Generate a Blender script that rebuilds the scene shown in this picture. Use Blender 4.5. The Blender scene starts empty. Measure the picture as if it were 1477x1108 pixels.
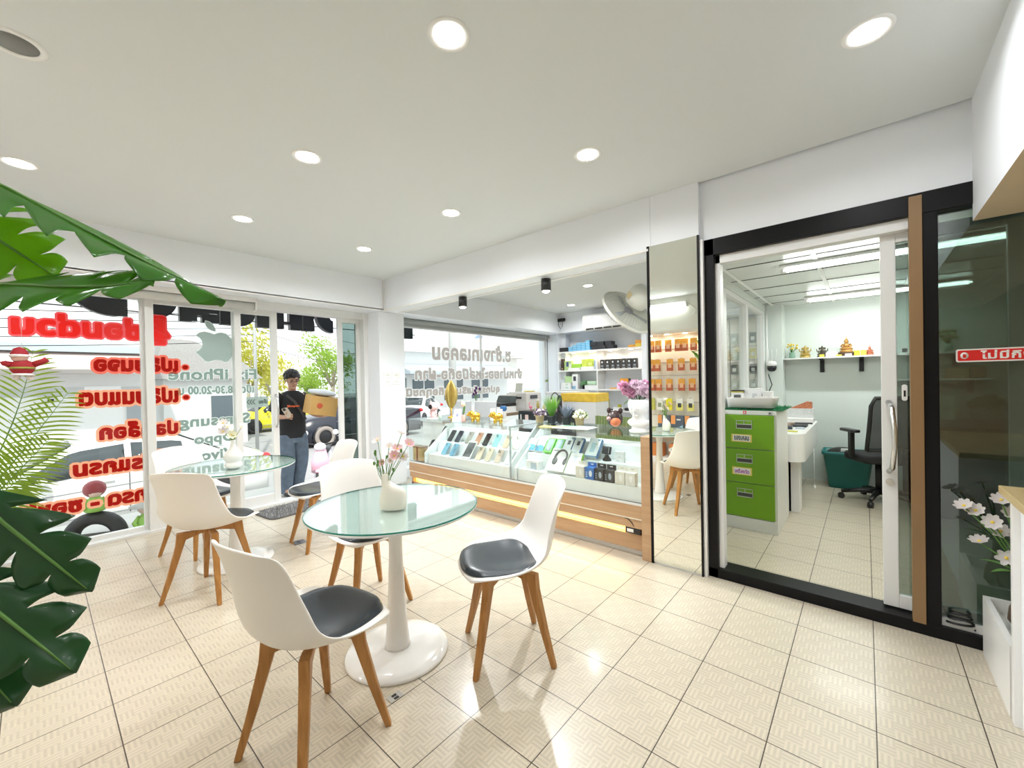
import bpy, bmesh, math, random
from mathutils import Vector, Matrix, Euler
SC = bpy.context.scene
COL = SC.collection
random.seed(7)
PI = math.pi
V = Vector

# ---------------------------------------------------------------- camera
cd = bpy.data.cameras.new('camera'); cam = bpy.data.objects.new('camera', cd); COL.objects.link(cam)
RIGHT = V((0.75797, 0.65199, -0.01960)); DOWN = V((-0.00926, -0.01930, -0.99977)); FWD = V((-0.65222, 0.75798, -0.00859))
CAM = V((1.48019, -0.78650, 1.31344))
mw = Matrix.Identity(4)
for i in range(3):
    mw[i][0] = RIGHT[i]; mw[i][1] = -DOWN[i]; mw[i][2] = -FWD[i]; mw[i][3] = CAM[i]
cam.matrix_world = mw
cd.sensor_fit = 'HORIZONTAL'; cd.sensor_width = 36.0; cd.lens = 592.11 / 1477 * 36
cd.clip_start = 0.02; cd.clip_end = 300
SC.camera = cam

# ---------------------------------------------------------------- sky, sun, exposure
W = bpy.data.worlds.new('sky'); SC.world = W; W.use_nodes = True
bg = W.node_tree.nodes['Background']
bg.inputs['Color'].default_value = (0.90, 0.95, 1.0, 1)
bg.inputs['Strength'].default_value = 1.22
sl = bpy.data.lights.new('sun', 'SUN'); sl.energy = 2.7; sl.angle = 0.02; sl.color = (1, 0.96, 0.88)
sun = bpy.data.objects.new('sun', sl); COL.objects.link(sun)
sun.rotation_euler = V((-0.62, 0.25, -0.9)).to_track_quat('-Z', 'Y').to_euler(); sun.location = (5, -3, 12)
SC.view_settings.view_transform = 'Standard'; SC.view_settings.look = 'None'
SC.view_settings.exposure = 0.62; SC.view_settings.gamma = 1.0; SC.view_settings.use_curve_mapping = False
LAMP_W = 5.6

# ---------------------------------------------------------------- materials
MATS = {}
def nodes_of(m): return m.node_tree.nodes, m.node_tree.links
def mat(name, col, rough=0.5, metal=0.0, var=0.04, vscale=8.0, bump=0.0, bscale=60.0, emit=0.0, ecol=None, spec=0.5, coat=0.0, trans=0.0, sss=0.0, alpha=1.0):
    if name in MATS: return MATS[name]
    m = bpy.data.materials.new(name); m.use_nodes = True; N, L = nodes_of(m)
    b = N['Principled BSDF']
    b.inputs['Roughness'].default_value = rough; b.inputs['Metallic'].default_value = metal
    b.inputs['Specular IOR Level'].default_value = spec; b.inputs['Coat Weight'].default_value = coat
    b.inputs['Transmission Weight'].default_value = trans; b.inputs['Alpha'].default_value = alpha
    c = (col[0], col[1], col[2], 1)
    tc = N.new('ShaderNodeTexCoord')
    nz = N.new('ShaderNodeTexNoise'); nz.inputs['Scale'].default_value = vscale; nz.inputs['Detail'].default_value = 3
    L.new(tc.outputs['Object'], nz.inputs['Vector'])
    mx = N.new('ShaderNodeMix'); mx.data_type = 'RGBA'
    mx.inputs['A'].default_value = tuple(max(0, x * (1 - var)) for x in c[:3]) + (1,)
    mx.inputs['B'].default_value = tuple(min(1, x * (1 + var)) for x in c[:3]) + (1,)
    L.new(nz.outputs['Fac'], mx.inputs['Factor']); L.new(mx.outputs['Result'], b.inputs['Base Color'])
    if bump:
        n2 = N.new('ShaderNodeTexNoise'); n2.inputs['Scale'].default_value = bscale
        L.new(tc.outputs['Object'], n2.inputs['Vector'])
        bp = N.new('ShaderNodeBump'); bp.inputs['Strength'].default_value = bump; bp.inputs['Distance'].default_value = 0.01
        L.new(n2.outputs['Fac'], bp.inputs['Height']); L.new(bp.outputs['Normal'], b.inputs['Normal'])
    if emit:
        b.inputs['Emission Color'].default_value = tuple((ecol or col)) + (1,); b.inputs['Emission Strength'].default_value = emit
    MATS[name] = m
    return m
def srgb(r, g, b):
    f = lambda v: ((v / 255 + 0.055) / 1.055) ** 2.4 if v > 10 else v / 255 / 12.92
    return (f(r), f(g), f(b))
def glass(name, tint=(0.97, 0.99, 0.98), refl=1.0, rough=0.0, base=0.03):
    if name in MATS: return MATS[name]
    m = bpy.data.materials.new(name); m.use_nodes = True; N, L = nodes_of(m)
    N.remove(N['Principled BSDF'])
    t = N.new('ShaderNodeBsdfTransparent'); t.inputs['Color'].default_value = tint + (1,)
    g = N.new('ShaderNodeBsdfGlossy'); g.inputs['Roughness'].default_value = rough
    fr = N.new('ShaderNodeLayerWeight'); fr.inputs['Blend'].default_value = 0.25
    mp = N.new('ShaderNodeMapRange'); mp.inputs['To Min'].default_value = base; mp.inputs['To Max'].default_value = min(1, 0.8 * refl)
    pw = N.new('ShaderNodeMath'); pw.operation = 'POWER'; pw.inputs[1].default_value = 2.2
    L.new(fr.outputs['Facing'], pw.inputs[0]); L.new(pw.outputs[0], mp.inputs['Value'])
    mx = N.new('ShaderNodeMixShader'); L.new(mp.outputs['Result'], mx.inputs['Fac'])
    L.new(t.outputs[0], mx.inputs[1]); L.new(g.outputs[0], mx.inputs[2])
    L.new(mx.outputs[0], N['Material Output'].inputs['Surface'])
    MATS[name] = m
    return m
def leafmat(name, c1, c2, rough=0.35, tl=0.35):
    if name in MATS: return MATS[name]
    m = mat(name, c1, rough, var=0.25, vscale=14, coat=0.15); N, L = nodes_of(m)
    b = N['Principled BSDF']; t = N.new('ShaderNodeBsdfTranslucent'); t.inputs['Color'].default_value = c2 + (1,)
    mx = N.new('ShaderNodeMixShader'); mx.inputs['Fac'].default_value = tl
    L.new(b.outputs[0], mx.inputs[1]); L.new(t.outputs[0], mx.inputs[2]); L.new(mx.outputs[0], N['Material Output'].inputs['Surface'])
    return m
def woodmat(name, c1, c2, rough=0.4, scale=9.0, stretch=(1, 1, 0.08)):
    if name in MATS: return MATS[name]
    m = mat(name, c1, rough); N, L = nodes_of(m); b = N['Principled BSDF']
    tc = N.new('ShaderNodeTexCoord'); mp = N.new('ShaderNodeMapping'); mp.inputs['Scale'].default_value = stretch
    nz = N.new('ShaderNodeTexNoise'); nz.inputs['Scale'].default_value = scale * 6; nz.inputs['Detail'].default_value = 4; nz.inputs['Distortion'].default_value = 0.6
    L.new(tc.outputs['Object'], mp.inputs['Vector']); L.new(mp.outputs['Vector'], nz.inputs['Vector'])
    r = N.new('ShaderNodeValToRGB'); r.color_ramp.elements[0].color = c1 + (1,); r.color_ramp.elements[1].color = c2 + (1,)
    r.color_ramp.elements[0].position = 0.35; r.color_ramp.elements[1].position = 0.65
    L.new(nz.outputs['Fac'], r.inputs['Fac']); L.new(r.outputs['Color'], b.inputs['Base Color'])
    return m

M_WALL = mat('wall_paint', (0.88, 0.91, 0.96), 0.55, var=0.015, vscale=2)
M_CEIL = mat('ceiling_paint', (0.74, 0.77, 0.78), 0.7, var=0.012, vscale=1.2)
M_WHITE = mat('white_plastic', (0.88, 0.88, 0.87), 0.3, var=0.01, vscale=3)
M_ALU = mat('white_aluminium', (0.80, 0.81, 0.81), 0.35, var=0.02, vscale=4)
M_SHELL = mat('moulded_shell', (0.90, 0.88, 0.85), 0.38, var=0.012, vscale=4)
M_PAD = mat('black_leatherette', (0.018, 0.027, 0.036), 0.27, var=0.15, vscale=30, bump=0.04, bscale=220)
M_WOOD = woodmat('beech_wood', srgb(190, 138, 78), srgb(168, 116, 58), 0.42)
M_BLACK = mat('black_plastic', (0.012, 0.012, 0.013), 0.35, var=0.1)
M_GLASS = glass('clear_glass'); M_TINT = glass('smoked_glass', (0.52, 0.58, 0.555), 1.0, 0.0, 0.11)
M_PANE = glass('shop_pane', (0.96, 0.985, 0.97), 0.55, 0.0, 0.015)
M_GREENPANE = glass('doubled_green_pane', (0.42, 0.50, 0.47), 1.0, 0.0, 0.05)
M_DESKTOPGLASS = glass('table_glass', (0.93, 0.985, 0.965), 1.4, 0.0, 0.16)
M_GEDGE = mat('glass_edge', srgb(20, 120, 105), 0.1, var=0.02)
M_STEEL = mat('brushed_steel', (0.72, 0.72, 0.72), 0.22, 1.0, var=0.03)
M_BLKALU = mat('black_aluminium', (0.006, 0.006, 0.007), 0.4, 0.0, var=0.1, spec=0.2)
M_COUNTER = woodmat('counter_laminate', srgb(196, 162, 126), srgb(186, 150, 114), 0.4, 5, (0.1, 1, 1))
M_LAMP = mat('lamp_diffuser', (1, 1, 1), 0.5, emit=14.0, ecol=(1, 0.97, 0.92))
M_WARMLED = mat('warm_strip', (1, 0.8, 0.4), 0.5, emit=1.6, ecol=(1, 0.60, 0.13))
M_LEAFD = leafmat('monstera_shaded', (0.015, 0.075, 0.022), (0.10, 0.30, 0.02), 0.28, 0.25)  # darkest leaf green: shade on the lower leaves put into the colour
M_PALM = leafmat('palm_green', (0.07, 0.17, 0.02), (0.45, 0.60, 0.06), 0.4, 0.5)
M_STEM = mat('stem_green', (0.10, 0.24, 0.04), 0.5)
M_PETAL = leafmat('pink_petal', (0.85, 0.52, 0.55), (0.9, 0.6, 0.6), 0.6, 0.3)
M_PETALW = leafmat('pale_petal', (0.88, 0.80, 0.80), (0.9, 0.8, 0.8), 0.6, 0.3)
M_YEL = mat('flower_yellow', (0.85, 0.62, 0.06), 0.6)
M_GOLD = mat('gold_paint', (0.75, 0.47, 0.07), 0.25, 0.85, var=0.2, vscale=40)
M_PAPER = mat('paper_white', (0.86, 0.86, 0.85), 0.7, var=0.02)
M_RED = mat('sign_red', (0.72, 0.02, 0.02), 0.4)
M_TYRE = mat('tyre_rubber', (0.02, 0.021, 0.023), 0.6, bump=0.1, bscale=90)

# ---------------------------------------------------------------- mesh builder
class MB:
    def __init__(s): s.v = []; s.f = []; s.m = []; s.sm = []; s.mi = 0
    def add(s, vs, fs, smooth=False, m=None):
        o = len(s.v); s.v += [V(p) for p in vs]; k = s.mi if m is None else m
        for f in fs: s.f.append([i + o for i in f]); s.m.append(k); s.sm.append(smooth)
        return s
    def bx(s, x0, y0, z0, x1, y1, z1, m=None):
        x0, x1 = min(x0, x1), max(x0, x1); y0, y1 = min(y0, y1), max(y0, y1); z0, z1 = min(z0, z1), max(z0, z1)
        return s.add([(x0, y0, z0), (x1, y0, z0), (x1, y1, z0), (x0, y1, z0), (x0, y0, z1), (x1, y0, z1), (x1, y1, z1), (x0, y1, z1)],
                     [(3, 2, 1, 0), (4, 5, 6, 7), (0, 1, 5, 4), (1, 2, 6, 5), (2, 3, 7, 6), (3, 0, 4, 7)], False, m)
    def cbx(s, c, sz, M=None, m=None):
        o = len(s.v); h = [x / 2 for x in sz]; s.bx(-h[0], -h[1], -h[2], h[0], h[1], h[2], m)
        for i in range(o, len(s.v)): s.v[i] = (M @ s.v[i] if M else s.v[i]) + V(c)
        return s
    def cyl(s, p0, p1, r0, r1=None, n=16, caps=True, smooth=True, m=None):
        r1 = r0 if r1 is None else r1; return s.tube([p0, p1], [r0, r1], n, caps, smooth, m)
    def tube(s, pts, rad, n=8, caps=True, smooth=True, m=None, flat=1.0, up=None):
        pts = [V(p) for p in pts]; rad = rad if isinstance(rad, (list, tuple)) else [rad] * len(pts)
        vs = []; ref = V(up) if up else None
        for i, p in enumerate(pts):
            d = (pts[min(i + 1, len(pts) - 1)] - pts[max(i - 1, 0)]).normalized()
            if ref is None: ref = V((0, 0, 1)) if abs(d.z) < 0.9 else V((1, 0, 0))
            a = d.cross(ref)
            if a.length < 1e-5: a = d.orthogonal()
            a.normalize(); b = a.cross(d).normalized(); ref = b
            vs += [p + a * (math.cos(2 * PI * k / n) * rad[i]) + b * (math.sin(2 * PI * k / n) * rad[i] * flat) for k in range(n)]
        fs = [(i * n + k, i * n + (k + 1) % n, (i + 1) * n + (k + 1) % n, (i + 1) * n + k) for i in range(len(pts) - 1) for k in range(n)]
        fs = [f[::-1] for f in fs]
        s.add(vs, fs, smooth, m)
        if caps:
            o = len(s.v) - len(vs); k0 = s.mi if m is None else m
            s.f.append([o + k for k in range(n)]); s.f.append([o + (len(pts) - 1) * n + k for k in range(n)][::-1]); s.m += [k0, k0]; s.sm += [False, False]
        return s
    def lathe(s, prof, n=32, c=(0, 0, 0), smooth=True, m=None, sx=1.0, sy=1.0):
        c = V(c); vs = [c + V((r * math.cos(2 * PI * k / n) * sx, r * math.sin(2 * PI * k / n) * sy, z)) for r, z in prof for k in range(n)]
        fs = [(i * n + k, i * n + (k + 1) % n, (i + 1) * n + (k + 1) % n, (i + 1) * n + k) for i in range(len(prof) - 1) for k in range(n)]
        s.add(vs, fs, smooth, m); o = len(s.v) - len(vs); k0 = s.mi if m is None else m
        if prof[0][0] > 1e-4: s.f.append([o + k for k in range(n)][::-1]); s.m.append(k0); s.sm.append(False)
        if prof[-1][0] > 1e-4: s.f.append([o + (len(prof) - 1) * n + k for k in range(n)]); s.m.append(k0); s.sm.append(False)
        return s
    def sph(s, c, r, nu=16, nv=10, M=None, m=None):
        r = (r, r, r) if not isinstance(r, (tuple, list)) else r; c = V(c); vs = []
        for j in range(nv + 1):
            t = PI * j / nv
            for k in range(nu):
                p = V((r[0] * math.sin(t) * math.cos(2 * PI * k / nu), r[1] * math.sin(t) * math.sin(2 * PI * k / nu), -r[2] * math.cos(t)))
                vs.append((M @ p if M else p) + c)
        fs = [(j * nu + k, j * nu + (k + 1) % nu, (j + 1) * nu + (k + 1) % nu, (j + 1) * nu + k) for j in range(nv) for k in range(nu)]
        return s.add(vs, fs, True, m)
    def grid(s, P, closed=False, smooth=True, m=None):
        r, c = len(P), len(P[0]); vs = [p for row in P for p in row]
        fs = [(i * c + j, i * c + (j + 1) % c, (i + 1) * c + (j + 1) % c, (i + 1) * c + j) for i in range(r - 1) for j in range(c if closed else c - 1)]
        return s.add(vs, fs, smooth, m)
    def prism(s, poly, h0, h1, ax='z', smooth=False, m=None):
        f = {'z': lambda a, b, h: (a, b, h), 'x': lambda a, b, h: (h, a, b), 'y': lambda a, b, h: (a, h, b)}[ax]
        n = len(poly); vs = [f(a, b, h0) for a, b in poly] + [f(a, b, h1) for a, b in poly]
        fs = [tuple(range(n))[::-1], tuple(range(n, 2 * n))]
        s.add(vs, fs, False, m); o = len(s.v) - 2 * n; k0 = s.mi if m is None else m
        for k in range(n): s.f.append([o + k, o + (k + 1) % n, o + n + (k + 1) % n, o + n + k]); s.m.append(k0); s.sm.append(smooth)
        return s
    def xf(s, M, start=0):
        for i in range(start, len(s.v)): s.v[i] = M @ s.v[i]
        return s
    def build(s, name, mats, parent=None, loc=(0, 0, 0), rz=0.0, bevel=0.0, bseg=2, sub=0, solid=0.0, weld=True):
        me = bpy.data.meshes.new(name); me.from_pydata([tuple(p) for p in s.v], [], s.f)
        mats = mats if isinstance(mats, (list, tuple)) else [mats]
        for mm in mats: me.materials.append(mm)
        for p, k, sm in zip(me.polygons, s.m, s.sm): p.material_index = min(k, len(mats) - 1); p.use_smooth = sm
        b = bmesh.new(); b.from_mesh(me)
        if weld: bmesh.ops.remove_doubles(b, verts=b.verts, dist=1e-5)
        bmesh.ops.recalc_face_normals(b, faces=b.faces); b.to_mesh(me); b.free()
        o = bpy.data.objects.new(name, me); COL.objects.link(o)
        if parent: o.parent = parent
        o.location = loc; o.rotation_euler = (0, 0, rz)
        if solid: md = o.modifiers.new('solid', 'SOLIDIFY'); md.thickness = solid; md.offset = 0
        if sub: md = o.modifiers.new('sub', 'SUBSURF'); md.levels = sub; md.render_levels = sub
        if bevel: md = o.modifiers.new('bev', 'BEVEL'); md.width = bevel; md.segments = bseg; md.limit_method = 'ANGLE'; md.angle_limit = 0.7
        return o
def thing(name, label, cat, loc=(0, 0, 0), rz=0.0, group=None, rot=None):
    o = bpy.data.objects.new(name, None); COL.objects.link(o); o.location = loc; o.rotation_euler = rot or (0, 0, rz); o.empty_display_size = 0.05
    return tag(o, label, cat, group)
def tag(o, label, cat, group=None):
    o['label'] = label; o['category'] = cat
    if group: o['group'] = group
    return o
def struct(o): o['kind'] = 'structure'; return o
def copy_tree(o, parent=None):
    c = o.copy(); COL.objects.link(c)
    if parent: c.parent = parent
    for ch in list(o.children): copy_tree(ch, c)
    return c
def dup(src, loc, rz=None, label=None, group=None, rot=None):
    c = copy_tree(src); c.location = loc
    if rot: c.rotation_euler = rot
    elif rz is not None: c.rotation_euler = (0, 0, rz)
    if label: c['label'] = label
    if group: c['group'] = group
    return c
def B(x0, y0, z0, x1, y1, z1): return MB().bx(x0, y0, z0, x1, y1, z1)
def rrect(w, h, r, n=4, cx=0, cy=0):
    out = []
    for (sx, sy, a0) in ((1, 1, 0), (-1, 1, 90), (-1, -1, 180), (1, -1, 270)):
        for k in range(n + 1):
            a = math.radians(a0 + 90 * k / n); out.append((cx + sx * (w / 2 - r) + r * math.cos(a), cy + sy * (h / 2 - r) + r * math.sin(a)))
    return out
def glyph_mesh(body, offset=0.0):
    c = bpy.data.curves.new('lettering', 'FONT'); c.body = body; c.size = 1; c.offset = offset; c.fill_mode = 'FRONT'; c.space_character = 1.05; c.resolution_u = 3
    o = bpy.data.objects.new('lettering', c); COL.objects.link(o)
    bpy.context.view_layer.update()
    dg = bpy.context.evaluated_depsgraph_get()
    me = bpy.data.meshes.new_from_object(o.evaluated_get(dg), depsgraph=dg)
    vs = [V(v.co) for v in me.vertices]; fs = [list(p.vertices) for p in me.polygons]
    bpy.data.objects.remove(o); bpy.data.curves.remove(c); bpy.data.meshes.remove(me)
    return vs, fs
TEXTS = {}
def text_mesh(body):
    # one mesh per letter, so that letters and vowel marks that touch do not cut holes into each other
    if body in TEXTS: return TEXTS[body]
    bar = max(p.x for p in glyph_mesh('|')[0]); vs, fs = [], []
    for i, ch in enumerate(body):
        if ch == ' ': continue
        x0 = 0 if i == 0 else max(p.x for p in glyph_mesh(body[:i] + '|')[0]) - bar
        v, f = glyph_mesh(ch, .016); o = len(vs); vs += [V((p.x + x0, p.y, 0)) for p in v]; fs += [[k + o for k in q] for q in f]
    TEXTS[body] = (vs, fs); return TEXTS[body]
for w_ in ('ซ่อมด่วน', 'เปลี่ยนจอ', 'เปลี่ยนแบต', 'ปลดล็อก', 'โปรแกรม', 'อัพเกรด - ซอฟแวร์', 'Fix iPhone', 'เปิด 08.30-20.00 น.', 'Samsung', 'Oppo', 'Vivo', 'เลื่อน', 'ช.ช้างเทเลคอม', 'จำหน่ายอะไหล่มือถือ-ฝาก', 'อุปกรณ์เสริมมือถือทุกชนิด', 'ของเคลม', 'เครื่องวัด', 'ไม่มีกิจห้ามเข้า', '089 3217679', 'Shopee'): text_mesh(w_)
import numpy as np
def fill_text(body, w, h, cell, pad):
    """the letters, scaled to w x h and centred, as a fine yes/no grid"""
    vs, fs = text_mesh(body); xs = [p.x for p in vs]; ys = [p.y for p in vs]; kx = w / (max(xs) - min(xs)); ky = h / (max(ys) - min(ys)); cx = (max(xs) + min(xs)) / 2; cy = (max(ys) + min(ys)) / 2
    nx, ny = int((w + 2 * pad) / cell) + 2, int((h + 2 * pad) / cell) + 2; G = np.zeros((ny, nx), bool); ox, oy = -nx * cell / 2, -ny * cell / 2
    P_ = [((p.x - cx) * kx - ox, (p.y - cy) * ky - oy) for p in vs]
    for f in fs:
        for q in range(1, len(f) - 1): fill_poly(G, [P_[f[0]], P_[f[q]], P_[f[q + 1]]], cell)
    return G, ox, oy
def fill_poly(G, poly, cell):
    """marks the grid cells whose middle lies inside a polygon"""
    xs = [p[0] for p in poly]; ys = [p[1] for p in poly]; x0, x1 = max(0, int(min(xs) / cell) - 1), min(G.shape[1], int(max(xs) / cell) + 2); y0, y1 = max(0, int(min(ys) / cell) - 1), min(G.shape[0], int(max(ys) / cell) + 2)
    if x1 <= x0 or y1 <= y0: return
    X, Y = np.meshgrid((np.arange(x0, x1) + .5) * cell, (np.arange(y0, y1) + .5) * cell); ins = np.zeros(X.shape, bool); n = len(poly)
    for i in range(n):
        (ax, ay), (bx_, by) = poly[i], poly[(i + 1) % n]
        if ay == by: continue
        ins ^= ((ay > Y) != (by > Y)) & (X < (bx_ - ax) * (Y - ay) / (by - ay) + ax)
    G[y0:y1, x0:x1] |= ins
def grow(G, r):
    out = G.copy(); n = int(r + .5)
    for dy in range(-n, n + 1):
        for dx in range(-n, n + 1):
            if (dx or dy) and dx * dx + dy * dy <= r * r + .3:
                s = np.roll(np.roll(G, dy, 0), dx, 1); out |= s
    return out
def sheet(G, ox, oy, cell, frame, mb=None, m=0):
    """one flat sheet of film in the shape of the grid's marked cells"""
    mb = mb or MB(); open_ = {}
    def put(x0, x1, y0, y1): mb.add([frame(ox + a * cell, oy + b * cell) for a, b in ((x0, y0), (x1, y0), (x1, y1), (x0, y1))], [(0, 1, 2, 3)], False, m)
    for y in range(G.shape[0] + 1):
        runs = set()
        if y < G.shape[0]:
            d = np.diff(np.concatenate([[0], G[y].astype(np.int8), [0]])); runs = set(zip(np.nonzero(d == 1)[0].tolist(), np.nonzero(d == -1)[0].tolist()))
        for k in [k for k in open_ if k not in runs]: put(k[0], k[1], open_.pop(k), y)
        for k in runs: open_.setdefault(k, y)
    return mb
def fit_text(body, frame, w, h, bold=0.0, cell=None):
    cell = cell or min(.0022, h / 55); G, ox, oy = fill_text(body, w, h, cell, bold + 2 * cell); return sheet(grow(G, bold / cell) if bold else G, ox, oy, cell, frame)
def rimmed(G, ox, oy, cell, frame, bold, rim):
    A = grow(G, bold / cell) if bold else G; return sheet(A, ox, oy, cell, frame), sheet(grow(A, rim / cell) & ~A, ox, oy, cell, frame)
# ================================================================ the setting
def floor_material():
    m = mat('floor_tile', (0.8, 0.74, 0.63), 0.3); N, L = nodes_of(m); b = N['Principled BSDF']
    ge = N.new('ShaderNodeNewGeometry'); sp = N.new('ShaderNodeSeparateXYZ'); L.new(ge.outputs['Position'], sp.inputs[0])
    def M(op, a, b_=None, c=None):
        n = N.new('ShaderNodeMath'); n.operation = op
        for i, x in enumerate((a, b_, c)):
            if x is None: continue
            if isinstance(x, (int, float)): n.inputs[i].default_value = x
            else: L.new(x, n.inputs[i])
        return n.outputs[0]
    x, y = sp.outputs[0], sp.outputs[1]
    def edge(t):
        f = M('FRACT', M('DIVIDE', M('ADD', t, 30.0), 0.3)); return M('MINIMUM', f, M('SUBTRACT', 1.0, f))
    d = M('MINIMUM', edge(x), edge(y)); grout = M('LESS_THAN', d, 0.0065)
    # basket weave: 5 cm cells with five ribs each, turned in every other cell
    u = M('DIVIDE', M('ADD', x, 30.0), 0.05); w = M('DIVIDE', M('ADD', y, 30.0), 0.05)
    ch = M('MODULO', M('ADD', M('FLOOR', u), M('FLOOR', w)), 2.0)
    su = M('SINE', M('MULTIPLY', M('FRACT', u), 2 * PI * 3)); sw = M('SINE', M('MULTIPLY', M('FRACT', w), 2 * PI * 3))
    rib = M('ADD', M('MULTIPLY', su, ch), M('MULTIPLY', sw, M('SUBTRACT', 1.0, ch)))
    nz = N.new('ShaderNodeTexNoise'); nz.inputs['Scale'].default_value = 55; L.new(ge.outputs['Position'], nz.inputs['Vector'])
    n2 = N.new('ShaderNodeTexNoise'); n2.inputs['Scale'].default_value = 2.2; L.new(ge.outputs['Position'], n2.inputs['Vector'])
    k = M('ADD', M('MULTIPLY', M('MULTIPLY', rib, nz.outputs['Fac']), 0.17), M('ADD', 0.93, M('MULTIPLY', ch, 0.03)))
    k = M('ADD', k, M('MULTIPLY', M('SUBTRACT', n2.outputs['Fac'], 0.5), 0.10))
    cm = N.new('ShaderNodeMix'); cm.data_type = 'RGBA'; cm.inputs['Factor'].default_value = 1.0; cm.blend_type = 'MULTIPLY'
    cm.inputs['A'].default_value = (0.63, 0.56, 0.445, 1)
    cc = N.new('ShaderNodeCombineColor'); [L.new(k, cc.inputs[i]) for i in range(3)]; L.new(cc.outputs[0], cm.inputs['B'])
    gm = N.new('ShaderNodeMix'); gm.data_type = 'RGBA'; L.new(grout, gm.inputs['Factor']); L.new(cm.outputs['Result'], gm.inputs['A']); gm.inputs['B'].default_value = (0.07, 0.055, 0.04, 1)
    L.new(gm.outputs['Result'], b.inputs['Base Color'])
    h = M('SUBTRACT', M('MULTIPLY', rib, 0.12), M('MULTIPLY', grout, 1.5))
    bp = N.new('ShaderNodeBump'); bp.inputs['Strength'].default_value = 0.25; bp.inputs['Distance'].default_value = 0.002; L.new(h, bp.inputs['Height']); L.new(bp.outputs['Normal'], b.inputs['Normal'])
    b.inputs['Roughness'].default_value = 0.3; b.inputs['Specular IOR Level'].default_value = 0.42; b.inputs['Coat Weight'].default_value = 0.16; b.inputs['Coat Roughness'].default_value = 0.13
    return m
M_FLOOR = floor_material()
CZ = 2.585                                                            # ceiling height
struct(B(-3.56, -1.75, -0.14, 3.3, 6.4, 0).build('floor', M_FLOOR))
struct(B(-3.02, -1.75, CZ, 3.3, 2.08, CZ + 0.2).build('ceiling', M_CEIL))
struct(B(-3.02, 2.28, CZ, 0.52, 6.4, CZ + 0.2).build('ceiling', M_CEIL))
# facade header box above the glass and the wall over it
struct(B(-3.66, -1.75, 2.215, -3.02, 6.4, CZ + 0.6).build('wall_front', M_WALL))
struct(B(-3.66, 2.03, 0, -3.12, 2.40, 2.215).build('wall_front', M_WALL, bevel=0.004))       # pier between door and display window
struct(B(-3.66, 6.06, 0, -3.0, 6.4, 2.215).build('wall_front', M_WALL))
struct(B(-3.62, 2.40, -0.14, -3.30, 6.06, 0.13).build('wall_front', M_WALL))                # plinth under the display window
struct(B(-3.66, -1.75, -0.14, -3.3, -1.62, 2.215).build('wall_front', M_WALL))
# beam on the right with its lower white trim, and the mirror pier
struct(B(-3.02, 2.05, 2.215, 0.345, 2.28, CZ + 0.6).build('wall_right', M_WALL))
struct(B(0.33, 2.056, 0.0, 0.665, 2.5, CZ + 0.6).build('wall_right', M_WALL))
struct(B(0.665, 2.10, 2.206, 3.3, 2.32, CZ + 0.6).build('wall_right', M_WALL))
struct(B(-3.02, 2.045, 2.205, 0.33, 2.075, 2.222).build('trim_1', M_WHITE))
struct(B(-3.02, 2.255, 2.203, 0.33, 2.285, 2.222).build('trim_2', M_WHITE))
struct(B(-3.045, -1.62, 2.205, -3.02, 2.05, 2.225).build('trim_3', M_WHITE))
struct(B(-3.012, 2.035, 2.21, -3.0, 2.047, 2.57).build('trim_4', M_WHITE))                   # small cable cover in the corner
M_BEIGE = mat('beige_soffit', (0.72, 0.60, 0.44), 0.6)
bm_ = MB().bx(1.87, -1.75, 2.02, 2.45, 2.10, CZ + 0.1); bm_.m[0] = 1
struct(bm_.build('wall_right', [M_WALL, M_BEIGE]))
struct(B(-3.66, -1.85, 0, 3.3, -1.72, CZ + 0.6).build('wall_left', mat('cream_wall', (0.78, 0.77, 0.72), 0.6)))
struct(B(1.95, -1.72, 0, 3.2, -1.70, 2.6).build('wall_left', mat('tan_wall', (0.70, 0.56, 0.38), 0.6)))
struct(B(3.2, -1.75, 0, 3.36, 6.4, CZ + 0.6).build('wall_back', mat('tan_wall', (0.66, 0.56, 0.42), 0.6)))
# display room: end wall, bulkhead over the shelves, inner partition to the office
struct(B(-3.12, 6.25, 0, 0.45, 6.4, CZ + 0.2).build('wall_end', M_WALL))
struct(B(-3.05, 5.90, 2.215, 0.45, 6.25, CZ).build('wall_end', M_WALL))
# office shell
M_OFF = mat('office_paint', (0.74, 0.80, 0.77), 0.55, var=0.02, vscale=2)
struct(B(0.45, 5.56, 0, 3.3, 5.7, 2.5).build('wall_office_back', M_OFF))
struct(B(0.45, 5.30, 0, 0.70, 5.56, 2.2).build('wall_office_back', M_OFF, bevel=0.003))      # column in the corner
struct(B(0.45, 2.5, 0, 0.53, 5.56, 0.98).build('wall_office_left', M_OFF))
struct(B(0.45, 2.5, 2.12, 0.53, 6.25, 2.8).build('wall_office_left', M_OFF))
struct(B(0.45, 5.2, 0.98, 0.53, 5.56, 2.12).build('wall_office_left', M_OFF))
struct(B(0.45, 5.56, 0, 0.53, 6.25, 2.8).build('wall_office_left', M_OFF))
mbc = MB(); mbc.bx(0.53, 2.32, 2.2, 3.3, 5.56, 2.26, 0)
for k in range(7): mbc.bx(0.53, 2.44 + 0.54 * k - 0.006, 2.196, 3.3, 2.44 + 0.54 * k + 0.006, 2.2, 1)
for xg in (0.60, 1.20, 1.80, 2.40, 3.0): mbc.bx(xg - 0.014, 2.32, 2.194, xg + 0.014, 5.56, 2.2, 2)
struct(mbc.build('ceiling_office', [mat('office_ceiling_tile', (0.80, 0.83, 0.80), 0.25, var=0.02), M_BLACK, M_WHITE], weld=False))
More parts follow.
